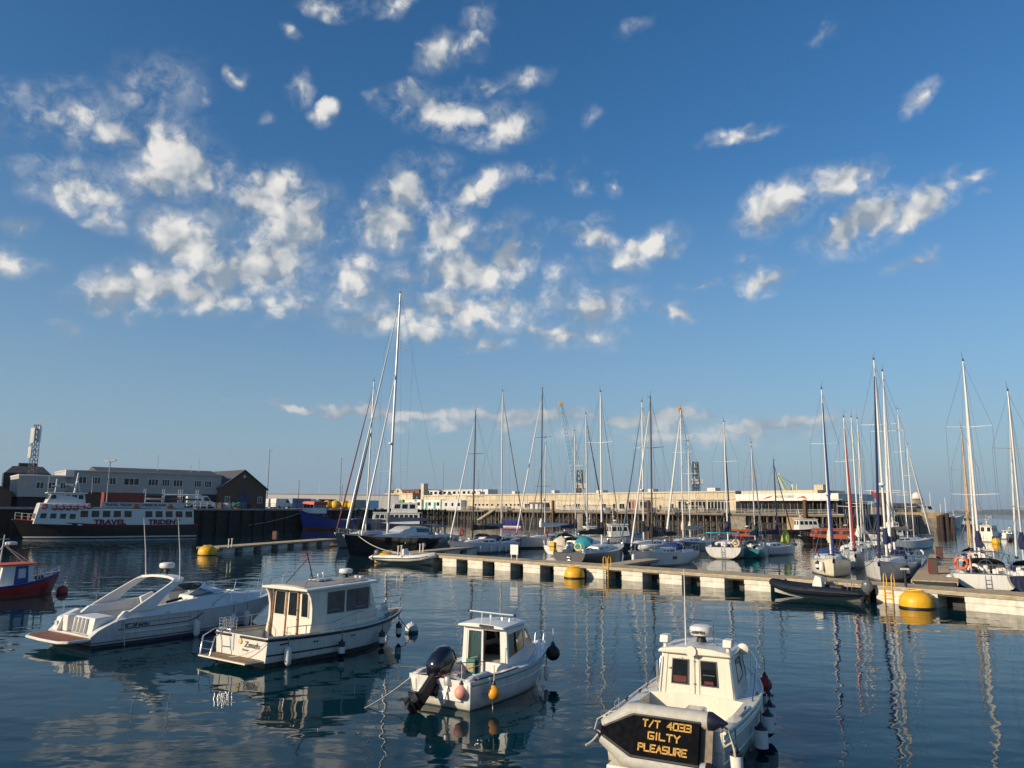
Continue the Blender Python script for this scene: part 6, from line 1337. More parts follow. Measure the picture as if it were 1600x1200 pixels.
for px, py in ((747, 735), (938, 727), (1000, 727), (1183, 734)): lamp(px, py, 340, 'distant tall lighting column rising behind the cream terminal roof', 6)
# quay clutter
def container(label, px, py, Y, L, m, rz, h=2.5, z=QZ):
    p = at(px, py, Y); t = thing('shipping_container', label, 'container', V(p.x, Y, z), rz)
    MB().box(-L/2, L/2, -1.2, 1.2, .1, h).build('box', m, t); ribs = MB()
    for i in range(int(L/.6)): ribs.box(-L/2+.2+i*.6, -L/2+.45+i*.6, -1.25, 1.25, .2, h-.1)
    o = ribs.build('corrugation', m, t); o['kind'] = 'stuff'
    for x in (-L/2, L/2): MB().box(x-.06, x+.06, -1.22, 1.22, .1, h+.02).build('end_frame', m, t)
    return t
container('dark red shipping container on the quay behind the ferry', 192, 780, 131, 6.1, mat('container_red', (.20, .03, .025), .6), R(38))
container('blue shipping container among vehicles behind the blue trawler', 466, 785, 192, 6.1, mat('container_blue', (.16, .22, .36), .6), R(60))
container('dark green container behind the blue trawler', 505, 783, 205, 6, DARKW, R(60))
container('grey container among the vehicles on the far quay', 560, 785, 215, 6, mat('container_grey', (.3, .33, .36), .6), R(50))
container('bright blue container beside the fishing ferry', 575, 785, 225, 6, mat('container_sky', (.05, .18, .38), .6), R(10))
def van(label, px, Y, rz, m=WHITE, L=5.2):
    p = at(px, 785, Y); t = thing('parked_van', label, 'van', V(p.x, Y, QZ), rz)
    MB().prism([(-L/2, .35), (-L/2, 2.2), (-L/2+.15, 2.35), (L*.22, 2.35), (L*.36, 1.35), (L/2-.05, 1.15), (L/2, .35)], -.95, .95, 'xz').build('body', m, t, bevel=.06)
    for sd in (-1, 1):
        MB().prism([(L*.10, 1.4), (L*.10, 2.1), (L*.22, 2.1), (L*.33, 1.4)], sd*.955, sd*.965, 'xz').build('window', GLASS, t)
        for x in (-L*.3, L*.3): MB().lathe([(.34, -.12), (.36, 0), (.34, .12)], 14, (x, sd*.85, .36), 'y').build('wheel', BLACK, t, 50)
    MB().bar((L*.235, 0, 2.28), (L*.352, 0, 1.42), 1.7, .03, (1, 0, 1)).build('windscreen', GLASS, t)
    return t
van('white van parked by the brown gable shed', 312, 150, R(38)); van('white van parked on the quay behind the blue trawler', 440, 186, R(60)); van('silver van parked among containers behind the blue trawler', 428, 192, R(60), GREYW); van('white box van beside the dark green container', 490, 199, R(60))
# boat racks with long pale hulls and frames
def rack(px, label):
    x = of.x(px); p = of.a+of.d*x+V(of.d.y, -of.d.x, 0)*6; t = thing('boat_rack', label, 'rack', V(p.x, p.y, QZ), R(39), 'steel boat racks on the quay')
    for xx in (-1.6, 1.6):
        for y in (-.6, .6): MB().box(xx-.05, xx+.05, y-.05, y+.05, 0, 3.4).build('post', GREYW, t)
        for z in (.5, 1.3, 2.1): MB().box(xx-.04, xx+.04, -.6, .6, z, z+.08).build('shelf_bar', GREYW, t)
    for k, z in enumerate((.62, 1.42, 2.22)):
        rr = [[V(x_, .28*w_*math.cos(a), z+.18+.18*math.sin(a)) for a in [2*math.pi*j/8 for j in range(8)]] for x_, w_ in ((-2.4, .1), (-1.5, .8), (0, 1), (1.5, .8), (2.4, .1))]
        MB().loft(rr).build('stored_kayak', (WHITE, GREYW, mat('kayak_dark', (.08, .1, .1), .5))[(k+int(px)) % 3], t, 50)
for px in (228, 256, 280): rack(px, 'steel rack holding long pale hulls on the quay by the office building')
nt_ = thing('net_pile', 'heap of green fishing net on the quay beside the gable shed', 'net', V(at(371, 780, 152).x, 152, QZ))
mb = MB()
for k in range(14): a = k*2.4; mb.torus((.5*math.cos(a), .4*math.sin(a), .25+.07*k), .45-.012*k, .07, 'z', 12, 5)
mb.build('net', mat('net_green', (.03, .22, .18), .9), nt_, 60); MB().tube([(-.6, 0, .05), (.7, .1, .1)], .1, 6).build('float_line', ORANGE, nt_)
def crate(px, Y, m, label, s_=1.2): 
    t = thing('fish_crate', label, 'crate', V(at(px, 785, Y).x, Y, QZ), R(random.uniform(0, 60)))
    for k in range(5): MB().box(-s_/2, s_/2, -s_/2, s_/2, .02+k*.2, .18+k*.2).build('slat_layer', m, t)
    return t
crate(355, 150, CREAMC, 'stack of pale fish crates in front of the gable shed'); crate(342, 149, TEAK, 'stack of brown fish crates by the white van'); crate(395, 158, mat('crate_red', (.3, .06, .05), .7), 'stack of dull red crates behind the quay railing')
def railing(label, a, b, z=QZ, h=1.1, m=None, step=2.0):
    ln = Line(a, b, label, 'railing', 'quay_railing', z); n = int(ln.L/step); f = None
    for k in range(3): MB().tube([(0, 0, h*(.33+.33*k)), (ln.L, 0, h*(.33+.33*k))], .03, 5).build('rail', m or GREYW, ln.t)
    for i in range(n+1):
        if f is None: f = MB().tube([(0, 0, 0), (0, 0, h)], .035, 6).build('post', m or GREYW, ln.t); o = f
        else: o = f.copy(); C.objects.link(o); o.parent = ln.t
        o.location = (i*step, 0, 0)
railing('grey railing along the quay edge beside the gable shed', (-57.5, 141), (-48.5, 178)); railing('grey railing on the quay behind the ferry bow', (-110, 98.5), (-84, 118.5))
for k, (px, py) in enumerate(((512, 788), (524, 786), (538, 787), (550, 788))):
    b_ = at(px, py, 196); t = thing('stored_buoy', 'round yellow buoy stored ashore on the quay behind the blue trawler', 'buoy', V(b_.x, 196+random.uniform(-1, 1), QZ), 0, 'yellow buoys stored on the quay')
    MB().lathe([(.05, 0), (.9, .15), (1.25, .6), (1.25, 1.3), (.9, 1.9), (.3, 2.15), (.02, 2.2)], 16).build('body', YEL, t, 60); MB().tube([(0, 0, 2.1), (0, 0, 2.5)], .08, 6).build('lifting_eye', BLACK, t)
hw_ = Line((-150, 275), (-42, 292), 'long white sunlit harbour wall beyond the vehicles', 'wall', 'harbour_wall', QZ); hz = hw_.zz(480, 772.5)
shell(hw_.t, 0, hw_.L, 0, 1.2, 0, hz, WHITEW); shell(hw_.t, -.1, hw_.L+.1, -.15, 1.35, hz, hz+.25, CREAMW, 'coping')
# ---- ferry
def ferry():
    hd, L = 217, 25.5; st = P(300, 838.5); f = V(math.cos(R(hd)), math.sin(R(hd)), 0)
    t = thing('passenger_ferry', 'black hulled passenger ferry with white superstructure and red lettering', 'ferry', st+f*L/2, R(hd))
    h = Hull(L, 6.2, 2.05, 2.9, 2.05, sr=.9, tm=.4, p=2.6, stem=.07, flare=.2, draft=1, n=24)
    h.mesh().build('hull', hull_mat('hull_ferry', (.008, .008, .009), [(.12, (.02, .02, .02)), (.34, (.62, .62, .60))], .4, .1, .05), t, 50); h.deck(.1, .1, [], .05).build('deck', GREYW, t)
    for sd in (1, -1): h.strake(1, 0, .985, sd, .09, 0).build('rub_rail', RED, t, 50)
    a = sec(-12.2, -12.0, 2.75, 1.95, 2.7, 4.45); b = sec(4.5, 4.5, 2.75, 1.95, 2.7, 4.45); house([a, b], .08).build('saloon', WHITE, t, bevel=.05)
    a2 = sec(3.0, 3.0, 2.7, 1.95, 2.6, 5.2); b2 = sec(10.2, 9.6, 2.2, 2.2, 2.1, 5.2); house([a2, b2], .08).build('forward_house', WHITE, t, bevel=.05)
    a3 = sec(3.6, 3.8, 1.9, 5.2, 1.7, 6.7); b3 = sec(8.8, 8.2, 1.7, 5.2, 1.6, 6.7); house([a3, b3], .08).build('wheelhouse', WHITE, t, bevel=.05)
    house([sec(3.4, 3.4, 1.95, 6.7, 1.9, 6.82), sec(8.7, 8.7, 1.8, 6.7, 1.75, 6.82)], .05).build('wheelhouse_roof', GREYW, t)
    for sd in (1, -1):
        q = side_quad(a, b, sd); n = 11
        for k in range(n):
            if k in (5,): continue
            u = (k+.18)/n; u0, u1 = (u, u+.062) if sd < 0 else (1-u-.062, 1-u); pane_part(q, u0, u1, .50, .88, GLASS, t, WHITE, fw=.06)
        q = side_quad(a2, b2, sd)
        for k in range(5): pane_part(q, .08+k*.18, .19+k*.18, .28, .52, GLASS, t)
        q = side_quad(a3, b3, sd)
        for k in range(5): pane_part(q, .05+k*.19, .19+k*.19, .45, .85, GLASS, t)
    for u in (.05, .29, .53, .77): pane_part(end_quad(b3, True), u, u+.19, .42, .86, GLASS, t)
    for u in (.1, .4, .7): pane_part(end_quad(b2, True), u, u+.2, .25, .50, GLASS, t)
    MB().box(-10.5, 1.6, 2.5, 2.62, 4.75, 5.45).build('name_board', GREYW, t); MB().box(-12.0, 2.8, -2.4, 2.4, 4.55, 4.7).build('upper_deck', GREYW, t)
    nm = mat('lettering_red', (.16, .012, .03), .5)
    text('lettering', 'TRAVEL', 1.02, nm, t, (2.4, 2.79, 2.12), (-1, 0, 0), (0, 0, 1), .02, bold=.05, xs=1.25); text('lettering', 'TRIDENT', 1.02, nm, t, (-5.3, 2.79, 2.12), (-1, 0, 0), (0, 0, 1), .02, bold=.05, xs=1.12)
    text('lettering', 'TRAVEL TRIDENT TO HERM ISLAND', .50, BLACK, t, (1.1, 2.63, 4.92), (-1, 0, 0), (0, 0, 1), .01, bold=.015, xs=1.1)
    guard_rail(h, .72, .985, (1, -1), .95, 9, t, GREYW, .1, 1, 0, r=.03, name='bow_rail')
    for x in (4.6, 5.8, 7.0): MB().box(x-.04, x+.04, 2.2, 2.3, 1.95, 4.2).build('stanchion', GREYW, t)
    mb = MB(); mb.tube([(5.0, 0, 6.8), (4.7, 0, 9.9)], [.16, .08], 8); mb.tube([(4.8, -1.1, 8.5), (4.8, 1.1, 8.5)], .05, 6); mb.tube([(4.85, 0, 7.9), (5.7, 0, 7.9)], .06, 6); mb.tube([(4.2, 0, 6.8), (4.75, 0, 9.1)], .05, 6); mb.build('mast', WHITE, t, 50)
    MB().box(5.2, 6.3, -.14, .14, 8.0, 8.2).build('radar_scanner', WHITE, t); mb = MB(); mb.tube([(7.6, 0, 6.8), (7.5, 0, 8.9)], .09, 6); mb.tube([(7.5, -.7, 8.0), (7.5, .7, 8.0)], .04, 5); mb.build('signal_mast', WHITE, t, 50); MB().box(7.0, 8.0, -.12, .12, 7.75, 7.9).build('radar_scanner', WHITE, t)
    for x in (2.9, 8.7): MB().tube([(x, 1.4, 6.7), (x, 1.4, 9.2)], .025, 5).build('antenna', ALU, t)
    for x in (-3.4, -8.4):
        o = MB().lathe([(.02, -.75), (.3, -.72), (.36, -.6), (.36, .6), (.3, .72), (.02, .75)], 12, (x, 2.3, 5.05), 'x').build('liferaft_canister', WHITE, t, 50)
        MB().box(x-.45, x+.45, 2.0, 2.72, 4.6, 5.0).build('raft_cradle', ORANGE, o); MB().box(x-.25, x+.25, 1.9, 2.69, 4.9, 5.25).build('raft_strap', ORANGE, o)
    for k, (x, z) in enumerate(((9.0, 4.75), (7.7, 4.6), (6.8, 4.6), (5.9, 4.6), (5.0, 4.6), (4.1, 4.6), (3.2, 4.8))):
        yy = (a2[4]+(b2[4]-a2[4])*(x-3.0)/6.8)+.06; p = to_world(t, V(x, yy+.05, z)); r_ = thing('life_ring', 'red and white life ring hung on the forward house of the ferry', 'life ring', p, R(hd), 'life rings on the ferry'); MB().torus((0, 0, 0), .34, .09, 'y', 16, 6).build('ring', mat('ring_red', (.5, .03, .04), .6), r_, 60)
        for a_ in (0, math.pi/2): MB().box(.34*math.cos(a_)-.1, .34*math.cos(a_)+.1, -.1, .1, .34*math.sin(a_)-.1, .34*math.sin(a_)+.1).build('band', WHITE, r_)
    MB().box(3.0, 8.2, 2.62, 2.66, 4.45, 4.52).build('red_band', RED, t)
    return t
ferry()
# ---- blue trawler and the navy ferry behind the black yacht
HBT = hull_mat('hull_trawler_blue', (.018, .045, .27), [(.55, (.24, .06, .015))], .4, .2, .1)
bt_, bh = workboat('deep blue trawler with white wheelhouse under a red roof', V(-42.6, 180.6, 0), 240, 17.5, 5.2, HBT, WHITE, RED, house_x=(.12, .36), hh=2.5, zd=3.6, zs=2.4, zb=4.3, nwin=5, mastz=4.5, name='trawler', cat='trawler', aft=False)
house([sec(2.0, 2.0, 2.0, 5.55, 1.95, 6.25), sec(6.2, 6.0, 1.85, 5.55, 1.75, 6.25)], .08).build('red_visor', mat('trawler_red', (.45, .02, .02), .5), bt_, bevel=.04)
ball_fender(to_world(bt_, bh.pt(.62, 1, 1, .5)+V(0, 0, -2.6)), .55, CREAM, 'round cream fender hanging on the blue trawler')
rope('mooring_line', sag(to_world(bt_, bh.pt(.97, .9, -1)), V(-55.5, 146, 1.2), .8), .05, ROPE, 'pale bow line from the blue trawler to the dark quay')
workboat('white ferry with navy hull and upper deck lying behind the black hulled yacht', V(at(612, 805, 172).x, 172, 0), 190, 17, 5, HN, WHITE, house_x=(-.36, .26), hh=2.5, zs=1.7, zb=2.6, nwin=9, mastz=1.5, tall=2.2, name='ferry', cat='ferry')
rf_ = thing('floating_raft', 'blue floating raft with white edge moored off the terminal piles', 'raft', V(at(799, 814, 225).x, 225, 0), R(-12))
for i in range(5): MB().box(-2.9+i*1.17, -1.78+i*1.17, -1.2, 1.2, .5, 2.0).build('drum', BLUE, rf_, bevel=.1)
MB().box(-3, 3, -1.3, 1.3, -.2, .25).build('lower_frame', WHITE, rf_); MB().box(-3.02, 3.02, -1.32, 1.32, .25, .48).build('red_band', RED, rf_)
# ---- timber trestle between the far quay and the terminal
tr_ = Line((-36, 196), (-18, 214), 'dark timber trestle jetty behind the black hulled yacht', 'jetty', 'trestle_jetty'); f = None
for i in range(12):
    x = i*tr_.L/11
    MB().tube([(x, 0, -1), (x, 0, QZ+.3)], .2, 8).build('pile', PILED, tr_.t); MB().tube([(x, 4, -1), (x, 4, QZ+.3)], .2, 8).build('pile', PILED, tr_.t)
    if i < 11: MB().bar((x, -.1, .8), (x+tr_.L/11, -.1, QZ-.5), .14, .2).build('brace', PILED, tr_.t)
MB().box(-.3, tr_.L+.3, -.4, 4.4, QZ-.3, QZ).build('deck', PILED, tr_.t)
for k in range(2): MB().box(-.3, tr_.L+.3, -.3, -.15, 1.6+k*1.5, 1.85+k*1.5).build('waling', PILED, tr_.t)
# ---- terminal on piles
T0, T1 = (-70, 369), (78.5, 183.5)
tl = Line(T0, T1); te = Line(T0, T1, 'long pile jetty deck carrying the cream ferry terminal', 'jetty', 'terminal_jetty'); t = te.t; L = te.L
DZ = 4.5
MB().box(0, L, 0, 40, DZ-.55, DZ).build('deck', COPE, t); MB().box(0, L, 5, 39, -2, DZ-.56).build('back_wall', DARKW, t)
f = MB().tube([(0, 0, -1.5), (0, 0, DZ-.55)], .22, 8).build('pile', PILE, t, 50); f.location = (.6, .5, 0); f2 = MB().bar((0, .2, .6), (0, 3.4, DZ-.8), .18, .18).build('brace', PILED, t); f2.location = (2, .5, 0)
copies(t, f, [(1+i*2.2, .5+(0 if i % 2 else .25), 0) for i in range(1, int(L/2.2)) if True]); copies(t, f2, [(2+i*6.6, .5, 0) for i in range(1, int(L/6.6))])
copies(t, f, [(2+i*4.4, 3.2, 0) for i in range(int(L/4.4))])
MB().box(0, L, -.12, 0, DZ-.6, DZ-.1).build('fascia', PILE, t); MB().box(0, L, .28, .42, 1.9, 2.15).build('waling', PILED, t)
for a_, b_ in ((1143, 1168), (1232, 1258), (905, 914)): MB().box(te.x(a_), te.x(b_), -.5, 4, -2, DZ-.76).build('stone_pier', STONEG if a_ < 1200 else STONEL, t)
for px in (868, 1017, 1262): MB().box(te.x(px)-.35, te.x(px)+.35, -.9, -.2, -1, DZ+3.5).build('dolphin_pile', mat('rust_pile', (.13, .06, .03), .9, var=.4), t)
railing('white railing along the terminal jetty edge', (tl.a+tl.d*te.x(660))[:2], (tl.a+tl.d*te.x(1305))[:2], DZ, 1.1, WHITE, 3.0)
# main cream hall
tm_ = Line(T0, T1, 'long cream painted ferry terminal hall with small dark windows', 'building', 'terminal_hall', DZ); t = tm_.t; OF = 4.0
xL, xR = tm_.x(664, OF), tm_.x(1152, OF); zr = tm_.zz(900, 772.5, OF)
shell(t, xL, xR, OF, OF+30, 0, zr, CREAMW); shell(t, xL-.2, xR+.2, OF-.35, OF+30.2, zr, zr+.45, CREAMW, 'parapet', .05); shell(t, xL, xR, OF-.18, OF, zr*.66, zr*.66+.3, CREAMW, 'string_course')
for k, px in enumerate((728, 745, 751, 757, 763, 771, 780, 786, 793, 800, 806, 812)): win(t, tm_.x(px-1.6, OF), tm_.x(px+1.6, OF), zr*.30, zr*.44, OF, GLASS, WHITE, 0, .12)
for px, w in ((826, 4), (905, 3), (946, 3), (962, 2), (974, 4), (1052, 3)): win(t, tm_.x(px-w, OF), tm_.x(px+w, OF), zr*.12, zr*.45, OF, GLASS, CREAM, 1, .15)
for a_, b_ in ((984, 1000), (1002, 1020), (1062, 1078), (1082, 1106), (1108, 1140)):
    nb = max(2, int((b_-a_)/5)); x0, x1 = tm_.x(a_, OF), tm_.x(b_, OF); MB().box(x0, x1, OF-.06, OF+.05, zr*.04, zr*.62).build('dark_panel', DARKW, t)  # flat dark slab on the wall, coloured to read as set back
    for k in range(nb): xx = x0+(x1-x0)*(k+.08)/nb; win(t, xx, xx+(x1-x0)*.80/nb, zr*.14, zr*.56, OF-.04, GLASS, WHITE if a_ == 1108 else CREAM, 0, .08)
MB().box(tm_.x(988, OF), tm_.x(998, OF), OF-.12, OF-.05, zr*.1, zr*.55).build('shop_front', mat('shopfront_red', (.25, .05, .04), .6), t)
nn_ = int((xR-xL)/7.5)
for k in range(nn_):      # downpipes and roof plant along the hall
    x_ = xL+2+k*7.5; MB().tube([(x_, OF-.12, 0), (x_, OF-.12, zr)], .09, 6).build('downpipe', GREYW, t)
    if k % 3 == 1: MB().box(x_+1, x_+1+random.uniform(1, 3), OF+4, OF+6.5, zr+.4, zr+.8+random.uniform(.2, 1.0)).build('roof_plant', random.choice((GREYW, DARKW, CREAMW)), t)
MB().box(xL, xR, OF-.05, OF, 0, .7).build('plinth', mat('plinth_grey', (.16, .15, .13), .9, var=.4, scale=1), t)
x0, x1 = tm_.x(837, OF), tm_.x(860, OF); shell(t, x0, x1, OF-2.6, OF-.2, .0, zr*.52, mat('plant_box', (.07, .07, .07), .7, var=.3), 'plant_box', .05)
for px in (841, 849, 856): MB().box(tm_.x(px-2, OF), tm_.x(px+2, OF), OF-2.66, OF-2.58, zr*.1, zr*.42).build('louvre', GREYW, t)
for k, px in enumerate((735, 742, 769, 778, 788, 797, 806, 817, 828, 952, 968, 980, 1006, 1024, 1030, 1038, 1046, 1056, 1070, 1086, 1100, 1116, 1146)):
    kind = k % 4; lx = te.x(px, 2.0); p = te.a+te.d*lx+V(-te.d.y, te.d.x, 0)*2.0
    if kind == 0:
        o_ = thing('goods_cage', 'steel goods cage standing on the terminal jetty', 'cage', V(p.x, p.y, DZ), te.t.rotation_euler.z, 'goods cages on the terminal jetty'); MB().box(-.8, .8, -.6, .6, .05, .25).build('base', BLACK, o_)
        for x_ in (-.75, -.25, .25, .75): MB().box(x_-.04, x_+.04, -.6, -.52, .25, 2.0).build('bar', GREYW, o_)
        MB().box(-.7, .7, -.45, .5, .25, 1.5).build('load', TEAK, o_, bevel=.05)
    elif kind == 1:
        o_ = thing('waste_bin', 'dark wheeled waste bin on the terminal jetty', 'bin', V(p.x, p.y, DZ), te.t.rotation_euler.z, 'bins on the terminal jetty'); MB().prism([(-.7, .15), (.7, .15), (.85, 1.2), (-.85, 1.2)], -.5, .5, 'xz').build('body', DARKW, o_, bevel=.03); MB().box(-.9, .9, -.55, .55, 1.2, 1.35).build('lid', BLACK, o_, bevel=.04)
    elif kind == 2:
        o_ = thing('tyre_fender', 'pair of black tyres hung on the edge of the terminal jetty', 'tyre', V(p.x, p.y, DZ), te.t.rotation_euler.z, 'tyres on the terminal jetty')
        for x_ in (-.7, .7): MB().torus((x_, -2.3, -.6), .5, .2, 'y', 14, 6).build('tyre', BLACK, o_, 60)
    else:
        o_ = thing('planter_box', 'low timber planter with dark shrub on the terminal jetty', 'planter', V(p.x, p.y, DZ), te.t.rotation_euler.z, 'planters on the terminal jetty'); MB().box(-1.0, 1.0, -.4, .4, 0, .6).build('box', TEAK, o_)
        sh_ = MB()
        for q_ in range(60): c_ = V(random.uniform(-.9, .9), random.uniform(-.4, .4), .6+random.uniform(0, .9)); sh_.add([c_, c_+V(random.uniform(-.25, .25), random.uniform(-.2, .2), .2), c_+V(random.uniform(-.25, .25), .1, -.1)], [(0, 1, 2)])
        sh_.build('shrub', mat('shrub_green', (.05, .08, .03), .9, var=.4), o_)
# white lattice gangway hung along the front
gw_ = thing('gangway', 'white lattice gangway along the front of the cream terminal', 'gangway', te.t.location, te.t.rotation_euler.z); x0, x1 = te.x(866), te.x(947)
for z in (DZ+.5, DZ+2.6): MB().box(x0, x1, 1.6, 1.75, z, z+.15).build('chord', WHITE, gw_)
n = 12
for i in range(n): xx, w_ = x0+(x1-x0)*i/n, (x1-x0)/n; MB().bar((xx, 1.68, DZ+.6 if i % 2 else DZ+2.65), (xx+w_, 1.68, DZ+2.65 if i % 2 else DZ+.6), .12, .12).build('diagonal', WHITE, gw_); MB().box(xx-.05, xx+.05, 1.62, 1.74, DZ+.5, DZ+2.7).build('upright', WHITE, gw_)
# upper deckhouse, chimney, pediment block, red brick block, kiosks
ud = Line(T0, T1, 'long white deckhouse with a row of dark windows on the terminal roof', 'building', 'upper_deckhouse', DZ+zr+.4); OU = 14; x0, x1 = ud.x(672, OU), ud.x(755, OU); hh_ = max(1.6, ud.zz(715, 766, OU))
shell(ud.t, x0, x1, OU, OU+6, 0, hh_, WHITE); shell(ud.t, x0-.3, x1+.3, OU-.4, OU+6.3, hh_, hh_+.2, WHITE, 'roof'); nn = 11
for k in range(nn): xx = x0+(x1-x0)*(k+.15)/nn; MB().box(xx, xx+(x1-x0)*.6/nn, OU-.05, OU+.05, hh_*.30, hh_*.80).build('window', GLASS, ud.t)
shell(ud.t, x1+.4, ud.x(764, OU), OU, OU+5, 0, hh_*1.05, GREYW, 'plant_room')
cp = Line(T0, T1, 'slim cream chimney rising at the end of the terminal hall', 'chimney', 'chimney', DZ); x0 = cp.x(664, 6); shell(cp.t, x0-1.1, x0+1.1, 5, 7.2, 0, cp.zz(664, 757, 6), CREAMW, 'shaft'); shell(cp.t, x0-1.25, x0+1.25, 4.85, 7.35, cp.zz(664, 757, 6), cp.zz(664, 757, 6)+.4, CREAMW, 'cap')
pb = Line(T0, T1, 'cream block with a curved pediment beside the terminal chimney', 'building', 'pediment_block', DZ); x0, x1 = pb.x(602, 4), pb.x(646, 4); z1 = pb.zz(625, 772, 4)
shell(pb.t, x0, x1, 4, 16, 0, z1, CREAMW); shell(pb.t, x0-.3, x1+.3, 3.7, 16.3, z1, z1+.4, CREAMW, 'cornice'); xm_ = (x0+x1)/2; MB().prism([(xm_-4, z1+.4), (xm_-3.4, z1+1.4), (xm_-1.5, z1+2.4), (xm_+1.5, z1+2.4), (xm_+3.4, z1+1.4), (xm_+4, z1+.4)], 3.8, 4.4, 'xz').build('pediment', CREAMW, pb.t); MB().lathe([(.7, -.06), (.7, .06)], 14, (xm_, 3.78, z1+1.3), 'y').build('roundel', DARKW, pb.t)
for k in range(5): win(pb.t, x0+2+k*(x1-x0-4)/5, x0+3.4+k*(x1-x0-4)/5, z1*.25, z1*.55, 4, GLASS, WHITE, 0)
rb = Line(T0, T1, 'rust red flat roofed building behind the cream pediment block', 'building', 'red_building', DZ); x0, x1 = rb.x(612, 24), rb.x(656, 24); z1 = rb.zz(635, 766, 24); RB = mat('rust_clad', (.22, .075, .045), .8, var=.3)
shell(rb.t, x0, x1, 24, 36, 0, z1, RB); shell(rb.t, x0-.3, x1+.3, 23.7, 36.3, z1, z1+.3, SLATE, 'roof')
for k in range(6): win(rb.t, x0+1+k*(x1-x0-2)/6, x0+2.6+k*(x1-x0-2)/6, z1*.74, z1*.92, 24, GLASS, RB, 0)
def kiosk(a_, b_, ptop, m, label, dm):
    k = Line(T0, T1, label, 'kiosk', 'kiosk', DZ); x0, x1 = k.x(a_, 1.5), k.x(b_, 1.5); z1 = k.zz((a_+b_)/2, ptop, 1.5); shell(k.t, x0, x1, 1.5, 3.8, 0, z1, m); shell(k.t, x0-.2, x1+.2, 1.3, 3.9, z1, z1+.15, WHITE, 'roof')
    n_ = max(2, int((b_-a_)/9))
    for i in range(n_): xx = x0+(x1-x0)*(i+.2)/n_; w_ = (x1-x0)*.25/n_; MB().box(xx, xx+w_, 1.44, 1.52, .1, z1*.75).build('door', dm, k.t); MB().box(xx+w_*1.4, xx+w_*2.6, 1.44, 1.52, z1*.4, z1*.75).build('window', GLASS, k.t)
kiosk(612, 631, 781, mat('kiosk_green', (.10, .32, .06), .6), 'green kiosk on the far end of the jetty', DARKW)
kiosk(634, 660, 781, WHITE, 'white kiosk with pale doors beside the green one', GREYW); kiosk(664, 690, 781, WHITE, 'white kiosk with teal doors in front of the terminal hall', mat('door_teal', (.03, .25, .26), .6)); kiosk(692, 722, 782, GREYW, 'grey white cabin with several doors in front of the terminal hall', GREYW)
# ramp stairs down to the water
stp = thing('access_stair', 'timber stair sloping from the jetty down to the water', 'stair', te.t.location, te.t.rotation_euler.z); x0, x1 = te.x(752), te.x(776)
for y in (-1.2, -.2): MB().bar((x0, y, .8), (x1, y, DZ+.2), .15, .35).build('stringer', CREAMW, stp)
for i in range(12): k = (i+.5)/12; MB().box(x0+(x1-x0)*k-.3, x0+(x1-x0)*k+.3, -1.15, -.25, .8+(DZ-.6)*k, .9+(DZ-.6)*k).build('tread', PILE, stp)
# white roofed end of the terminal
tw_ = Line(T0, T1, 'glazed terminal end with broad white roof fascia and lettering', 'building', 'terminal_lounge', DZ); t = tw_.t; OW = 1.6; x0, x1 = tw_.x(1156, OW), tw_.x(1306, OW); zf0, zf1 = tw_.zz(1230, 782.5, OW), tw_.zz(1230, 771.5, OW)
shell(t, x0, x1, OW+1.5, OW+16, 0, zf0, DARKW); shell(t, x0-.4, x1+1.5, OW-.6, OW+17, zf0, zf1, WHITEW, 'fascia', .05)
shell(t, x0, x1-5, OW+1.5, OW+15, zf1, zf1+.9, CREAMW, 'upper_roof', .05); shell(t, tw_.x(1276, OW)-1.2, tw_.x(1276, OW)+1.2, OW+2, OW+5, zf1+.9, zf1+2.2, CREAMW, 'roof_stack')
n = 26
for k in range(n):
    xx = x0+(x1-x0)*(k+.12)/n; MB().box(xx, xx+(x1-x0)*.76/n, OW+1.44, OW+1.52, zf0*.18, zf0*.94).build('window', GLASS, t)
f = MB().box(-.09, .09, OW+1.25, OW+1.43, 0, zf0).build('post', mat('post_brown', (.18, .14, .10), .7), t); f.location = (x0, 0, 0); copies(t, f, [(x0+(x1-x0)*k/13, 0, 0) for k in range(1, 14)])
text('lettering', 'WELCOME TO GUERNSEY', .9, mat('sign_grey', (.10, .10, .11), .6), t, (tw_.x(1216, OW), OW-.62, (zf0+zf1)/2-.15), (1, 0, 0), (0, 0, 1), .02, xs=(tw_.x(1247, OW)-tw_.x(1216, OW))/10.6)
for px, fl in ((1206, 1), (1258, -1)):
    xx = tw_.x(px, OW); zc = (zf0+zf1)/2; MB().prism([(xx-1.6, zc-.45), (xx+.3*fl, zc-.1), (xx+1.6, zc+.55 if fl > 0 else zc-.5), (xx+.6, zc+.30), (xx-.5, zc+.1)], OW-.64, OW-.61, 'xz').build('bird_emblem', RED, t)
# ---- right hand pier
pw = Line((79, 184.2), (101, 200), 'timber walkway on piles joining the terminal to the pier head', 'jetty', 'pier_walkway'); t = pw.t; f = None
MB().box(0, pw.L, 0, 5, QZ-.3, QZ).build('deck', COPE, t); MB().box(0, pw.L, 4.5, 6, -1, QZ-.31).build('back_wall', STONE, t)
f = MB().tube([(0, 0, -1), (0, 0, QZ-.3)], .25, 8).build('pile', PILED, t); f.location = (.5, .4, 0); copies(t, f, [(.5+i*1.6, .4, 0) for i in range(1, int(pw.L/1.6))])
railing('pale railing along the pier walkway', (79.4, 184.6), (101, 200), QZ, 1.1, GREYW, 2.2)
ph = thing('stone_pier', 'stone pier head with an ochre upper wall at the harbour mouth', 'pier', (0, 0, 0))
a_, b_ = at(1392, 800, 204), at(1474, 800, 207)
def quadwall(pts, z0, z1, m, name, parent): return MB().prism([(p[0], p[1]) for p in pts], z0, z1, 'xy').build(name, m, parent)
quadwall([(a_.x-6, 213), (b_.x, 206), (b_.x+2, 212), (b_.x+6, 260), (a_.x+4, 260)], -2, 2.4, STONEG, 'base_course', ph)
